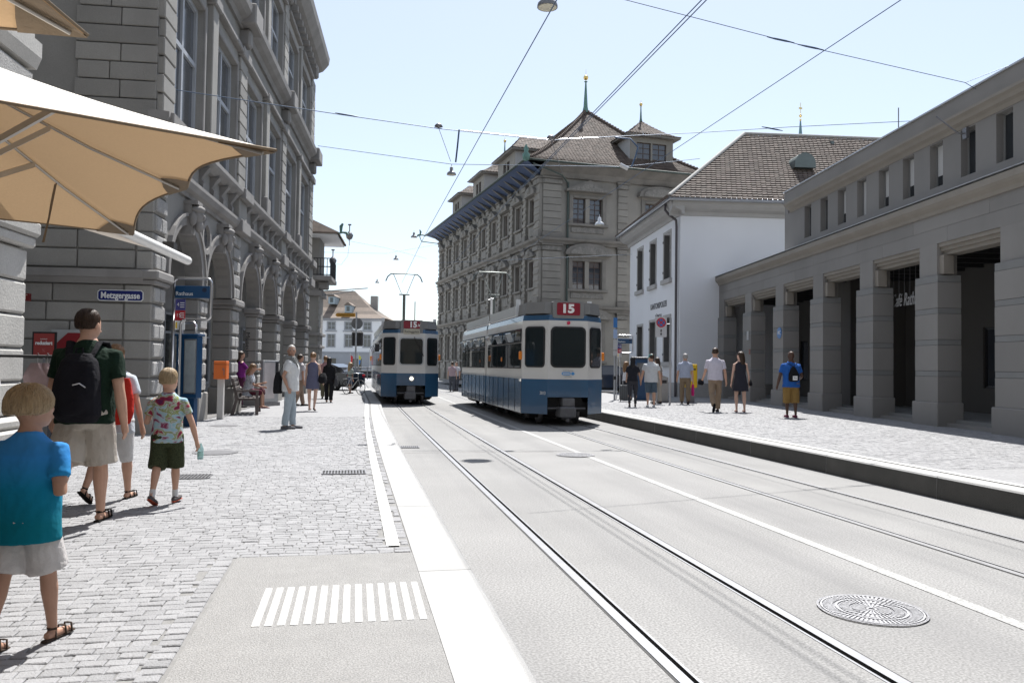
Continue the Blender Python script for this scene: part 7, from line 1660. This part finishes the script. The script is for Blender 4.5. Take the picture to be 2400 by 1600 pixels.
# 5 old man with white shirt looking at the viewer
p5_, J5 = person('grey-haired man in a white shirt and pale jeans looking back over his shoulder', gd(682, 17.3, PZ), 1.82, R_(-92), dict(vox=.012, skin='tan', hair=('crop', HG), w=1.08, turn=R_(-78), eyes=1, legL=(5, 3), legR=(-5, 2), armL=(5, 8, 10), armR=(-24, 8, 46), top=('tee', C('white_shirt', (.62, .63, .63))), tease=.03, shirtz=.82, bottom=('trousers', C('pale_jeans', (.36, .42, .46))), shoes=('shoe', C('grey_shoe', (.16, .16, .17)))))
o = thing_on(p5_, 'pullover', 'grey pullover draped round the shoulders of the man in white', 'pullover'); b = MB(); z5 = J5['zs']
b.tube([Vector(q) for q in ((-.12, .10, z5-.36), (-.11, .13, z5-.12), (-.14, .05, z5+.045), (-.10, -.08, z5+.055), (0, -.12, z5+.06), (.10, -.08, z5+.055), (.14, .05, z5+.045), (.11, .13, z5-.12), (.10, .12, z5-.40))], [.03, .04, .045, .05, .055, .05, .045, .04, .028], 10); queue('knit', b, C('grey_knit', (.20, .205, .20)), o, .012, 2, .012, 14, 2)
bag(p5_, Vector((.05, -.26, 1.0)), (.08, .10, .24), BLK, 'black shoulder bag behind the man in the white shirt', [Vector((.05, -.24, 1.2)), Vector((.0, -.12, 1.45)), Vector((-.05, .0, z5+.06))])
# 6..10 walkers further off
person('man in khaki trousers walking behind the man in the white shirt', gd(704, 26.5, PZ), 1.74, R_(-60), dict(vox=.02, skin='tan', hair=('short', HD), legL=(14, 4), legR=(-12, 10), top=('tee', C('pale_grey_shirt', (.45, .43, .44))), bottom=('trousers', C('brown_khaki', (.22, .16, .12)))))
p7_, J7 = person('woman in a short grey-blue sleeveless dress with bare legs', gd(734, 24.0, PZ), 1.74, AW, dict(vox=.014, fem=1, skin='pale', hair=('bun', HL), legL=(5, 2), legR=(-9, 8), footR=14, armL=(2, 8, 6), armR=(-4, 14, 34), top=('dress', C('grey_blue_dress', (.12, .125, .19)), .37, .118), bottom=('none', None), shoes=('heel', BLK)))
bag(p7_, Vector((.29, .02, .98)), (.12, .19, .15), BLK, 'round black handbag on the arm of the woman in the grey dress', [Vector((.27, .1, 1.1)), Vector((.19, .02, 1.38)), Vector((.25, -.1, 1.1))])
p8_, J8 = person('woman dressed all in black with long black hair', gd(772, 29.5, PZ), 1.66, AW, dict(vox=.016, fem=1, w=1.1, skin='tan', hair=('long', HK), legL=(6, 2), legR=(-4, 6), top=('long', BLK), bottom=('trousers', BLK), tease=.02, shoes=('heel', BLK)))
bag(p8_, Vector((.27, .0, .78)), (.07, .16, .18), C('grey_bag', (.06, .06, .065)), 'dark grey bag carried by the woman in black', [Vector((.26, .05, .95)), Vector((.25, .0, 1.05)), Vector((.26, -.05, .95))])
person('brown-haired walker partly hidden by the woman in black', gd(763, 32.5, PZ), 1.74, AW+R_(20), dict(vox=.02, skin='fair', hair=('short', HL), top=('tee', C('rose_shirt', (.35, .2, .2))), bottom=('trousers', C('olive', (.12, .11, .07)))))
person('curly blond cyclist standing by the bicycle', gd(822, 38.6, PZ), 1.50, AW+R_(-40), dict(vox=.02, fem=1, skin='fair', hair=('long', HB), top=('tee', C('pale_green_top', (.4, .45, .42))), bottom=('shorts', C('denim_blue', (.08, .11, .2)))))
# 11 seated woman, 12 purple, 13 in the arcade
p11, J11 = person('seated woman with light hair in a floral top on the bench', G(578, 968, PZ)+Vector((.02, .05, 0)), 1.62, R_(-88), dict(vox=.014, fem=1, w=1.12, skin='tan', hair=('long', HL), sit=.46, lean=R_(8), nod=R_(-12), legL=(84, 80), legR=(88, 90), armL=(25, 6, 60), armR=(30, 6, 82), top=('tunic', special('floral', 'print'), .43, .12), bottom=('shorts', C('wine_skirt', (.10, .02, .035))), hem=.0, shoes=('heel', C('wine_shoe', (.12, .03, .05)))))
bag(p11, Vector((.0, .36, .62)), (.14, .11, .10), C('wine_bag', (.08, .03, .035)), 'wine red bag on the lap of the seated woman')
person('dark-haired woman in a purple top standing by the arcade', mus.matrix_basis @ Vector((8.55, .22, .115)), 1.76, R_(-70), dict(vox=.016, fem=1, w=1.1, skin='tan', hair=('long', HD), armR=(40, 6, 60), top=('tunic', C('purple', (.16, .02, .16)), .48, .11), bottom=('trousers', C('plum', (.06, .015, .035)))))
a13 = mus.matrix_basis @ Vector((3.25, .35, .11)); p13, J13 = person('shopper in a striped top half hidden by an arcade pier', a13, 1.72, R_(-60), dict(vox=.018, fem=1, skin='fair', hair=('short', HD), armR=(10, 14, 10), top=('long', special('black_white_stripes', 'stripe')), bottom=('trousers', BLK)))
bag(p13, Vector((.30, .12, .72)), (.08, .16, .2), BLK, 'black bag hanging at the arcade pier', [Vector((.29, .15, .9)), Vector((.28, .12, 1.0)), Vector((.29, .08, .9))])
# right pavement
p14, J14 = person('woman in dark clothes with long black hair walking past the suitcase', gd(1483, 25.6, RZ), 1.60, AW+R_(-8), dict(vox=.014, fem=1, w=1.02, skin='tan', hair=('long', HK), legL=(-8, 12), footL=16, legR=(5, 2), armL=(10, 6, 40), armR=(4, 14, 20), top=('tee', NAVY), bottom=('slim', C('grey_jeans', (.045, .045, .052))), shoes=('shoe', C('worn_shoe', (.10, .08, .075)))))
p15, J15 = person('long-haired girl in a white blouse beside the suitcase', gd(1468, 31.0, RZ), 1.50, AW+R_(-60), dict(vox=.016, fem=1, skin='tan', hair=('long', HL), armL=(30, 6, 50), armR=(20, 6, 60), top=('tunic', C('white_blouse', (.6, .6, .62)), .50, .12), bottom=('trousers', NAVY)))
p16, J16 = person('man in a white T-shirt, blue shorts and turquoise cap', gd(1526, 25.9, RZ), 1.72, AW, dict(vox=.014, skin='fair', w=1.1, hair=('crop', HD), turn=R_(40), cap=C('turquoise', (.10, .35, .33)), legL=(5, 2), legR=(-3, 4), armL=(4, 14, 14), armR=(-4, 16, 10), top=('tee', C('white_tee', (.55, .57, .58))), tease=.028, shirtz=.80, bottom=('shorts', C('steel_blue', (.08, .115, .15))), hem=-.0, ease=.024, shoes=('shoe', C('white_trainer', (.5, .5, .5)))))
person('brown-haired woman behind the man in the turquoise cap', gd(1540, 28.4, RZ), 1.64, AW+R_(30), dict(vox=.018, fem=1, skin='tan', hair=('long', HD), top=('tee', C('stone_top', (.3, .28, .25))), bottom=('trousers', C('stone_trousers', (.35, .32, .28)))))
p18, J18 = person('older man in a pale blue shirt and brown trousers in the shade', gd(1606, 28.2, RZ), 1.78, AW+R_(-6), dict(vox=.014, skin='fair', w=1.06, hair=('short', HG), legL=(9, 2), legR=(-10, 14), footR=18, armL=(8, 8, 16), armR=(-4, 8, 6), top=('short', C('pale_blue_shirt', (.36, .40, .50))), shirtz=.92, bottom=('trousers', C('tan_brown', (.20, .15, .10))), shoes=('shoe', C('brown_shoe', (.05, .035, .03)))))
bag(p18, Vector((.27, .02, .50)), (.05, .15, .20), C('magenta_bag', (.50, .02, .16)), 'magenta carrier bag in the hand of the older man', [Vector((.26, .06, .66)), Vector((.25, .02, .78)), Vector((.26, -.02, .66))], 'carrier_bag')
p19, J19 = person('man in a white short-sleeved shirt and beige trousers', gd(1676, 23.4, RZ), 1.88, AW+R_(-4), dict(vox=.013, skin='fair', w=1.05, hair=('crop', HD), turn=R_(-8), legL=(-14, 30), footL=46, legR=(6, 2), armL=(6, 12, 40), armR=(-6, 13, 14), top=('short', C('lilac_white', (.58, .55, .62))), tease=.024, shirtz=.93, bottom=('trousers', C('beige', (.27, .20, .14))), shoes=('shoe', BLK)))
hd = J19['A'][0][0][2]+J19['A'][0][1]*.1
bag(p19, hd+Vector((-.03, .05, -.03)), (.09, .13, .09), BLK, 'black camera pouch in the left hand of the man in white', None, 'camera_pouch')
p20, J20 = person('woman in a dark sleeveless flared dress with a shoulder bag', gd(1735, 23.5, RZ), 1.78, AW, dict(vox=.013, fem=1, skin='pale', hair=('long', HD), turn=R_(35), legL=(3, 6), legR=(-5, 3), armL=(2, 9, 8), armR=(-6, 12, 12), top=('dress', C('charcoal_dress', (.032, .032, .042)), .345, .135), bottom=('none', None), shoes=('heel', C('wine_shoe', (.12, .03, .05)))))
bag(p20, Vector((.30, .02, .86)), (.05, .12, .09), BLK, 'small black shoulder bag of the woman in the dark dress', [Vector((.28, .06, .94)), Vector((.17, .02, 1.42)), Vector((.28, -.05, .94))])
p21, J21 = person('bald man in a blue polo shirt and mustard shorts', gd(1854, 21.1, RZ), 1.75, AW, dict(vox=.012, skin='dark', w=1.12, aw=1.08, hair=('bald', HK), legL=(3, 3), legR=(-5, 4), armL=(4, 16, 10), armR=(4, 18, 70, 4), top=('polo', C('royal_blue', (.02, .10, .36))), tease=.028, shirtz=.80, bottom=('shorts', C('mustard', (.24, .15, .05))), hem=.22, ease=.03, shoes=('shoe', C('maroon_trainer', (.12, .02, .05)))))
o = thing_on(p21, 'drawstring_bag', 'black drawstring bag with a pale label on the bald man', 'bag'); b = MB(); rl(b, [(0, -.19, .95, .10, .03), (0, -.21, 1.0, .14, .06), (0, -.205, 1.15, .13, .06), (0, -.18, 1.30, .07, .03), (0, -.165, 1.36, .02, .012)], 16, J21['Mt'], 2.8); queue('pouch', b, BLK, o, .012, 2, .006, 12, 1)
for sd in (-1, 1): b = MB(); b.tube([Vector(q) for q in ((sd*.02, -.17, 1.36), (sd*.12, -.1, J21['zs']+.0), (sd*.13, .02, J21['zs']+.05))], .007, 5); b.build('cord', BLK, o)
b = MB(); b.box(-.05, .07, -.285, -.278, .99, 1.10); lbp = b.build('label', M_whi, o); put_text('lettering', 'Yo', .05, M_trub, lbp, (.01, -.288, 1.045), depth=.001)
for i, (px, lb) in enumerate(((1060, 'walker with a pink rucksack beside the town hall wall'), (1070, 'walker in white beside the town hall wall'))):
    person(lb, gd(px, 46+i*1.2, .02), 1.72, AW+R_(160*i), dict(vox=.024, skin='fair', hair=('short', HD), top=('tee', C(('rose', 'off_white')[i], ((.4, .3, .32), (.5, .5, .52))[i])), bottom=('trousers', C('slate', (.08, .085, .1)))))
flush()
# ================================================================== UNSEEN HOUSES ADDED BEHIND THE VIEWER (hold back sky light, mirrored in the glass)
M_bk = mat('ochre_render', (.24, .21, .17), .9, .1, .6, .1, 20)
def added_back_house(x0, x1, y0, y1, h, label, side):
    r = empty('house', ((x0+x1)/2, (y0+y1)/2, 0), 0, label, 'house', 'unseen houses added behind the viewer'); w, d = (x1-x0)/2, (y1-y0)/2
    b = MB(); b.box(-w, w, -d, d, 0, h); b.build('wall', M_bk, r)
    b = MB(); b.prism([(-w-.4, h), (w+.4, h), (0, h+3.5)], -d-.3, d+.3, 'y'); b.build('roof', M_tile, r, fix=True)
    n = int((2*w if side == 'n' else 2*d)/2.4)
    for k in range(n):
        for f_ in range(int(h/3.4)):
            c = -(w if side == 'n' else d)+1.2+k*2.4; z = 1.2+f_*3.4; b = MB()
            if side == 'n': b.box(c-.5, c+.5, d, d+.03, z, z+1.8)
            elif side == 'e': b.box(w, w+.03, c-.5, c+.5, z, z+1.8)
            else: b.box(-w-.03, -w, c-.5, c+.5, z, z+1.8)
            b.build('window', M_glass2, r)
added_back_house(-22, 18, -42, -30, 14.5, 'long ochre house added unseen behind the viewer to hold back sky light', 'n')
added_back_house(-16, -8.5, -29.5, -6, 17, 'unseen ochre house row added behind the viewer on the shop side', 'e')
added_back_house(12.5, 21, -29.5, 4, 15, 'unseen ochre house row added behind the viewer on the colonnade side', 'w')
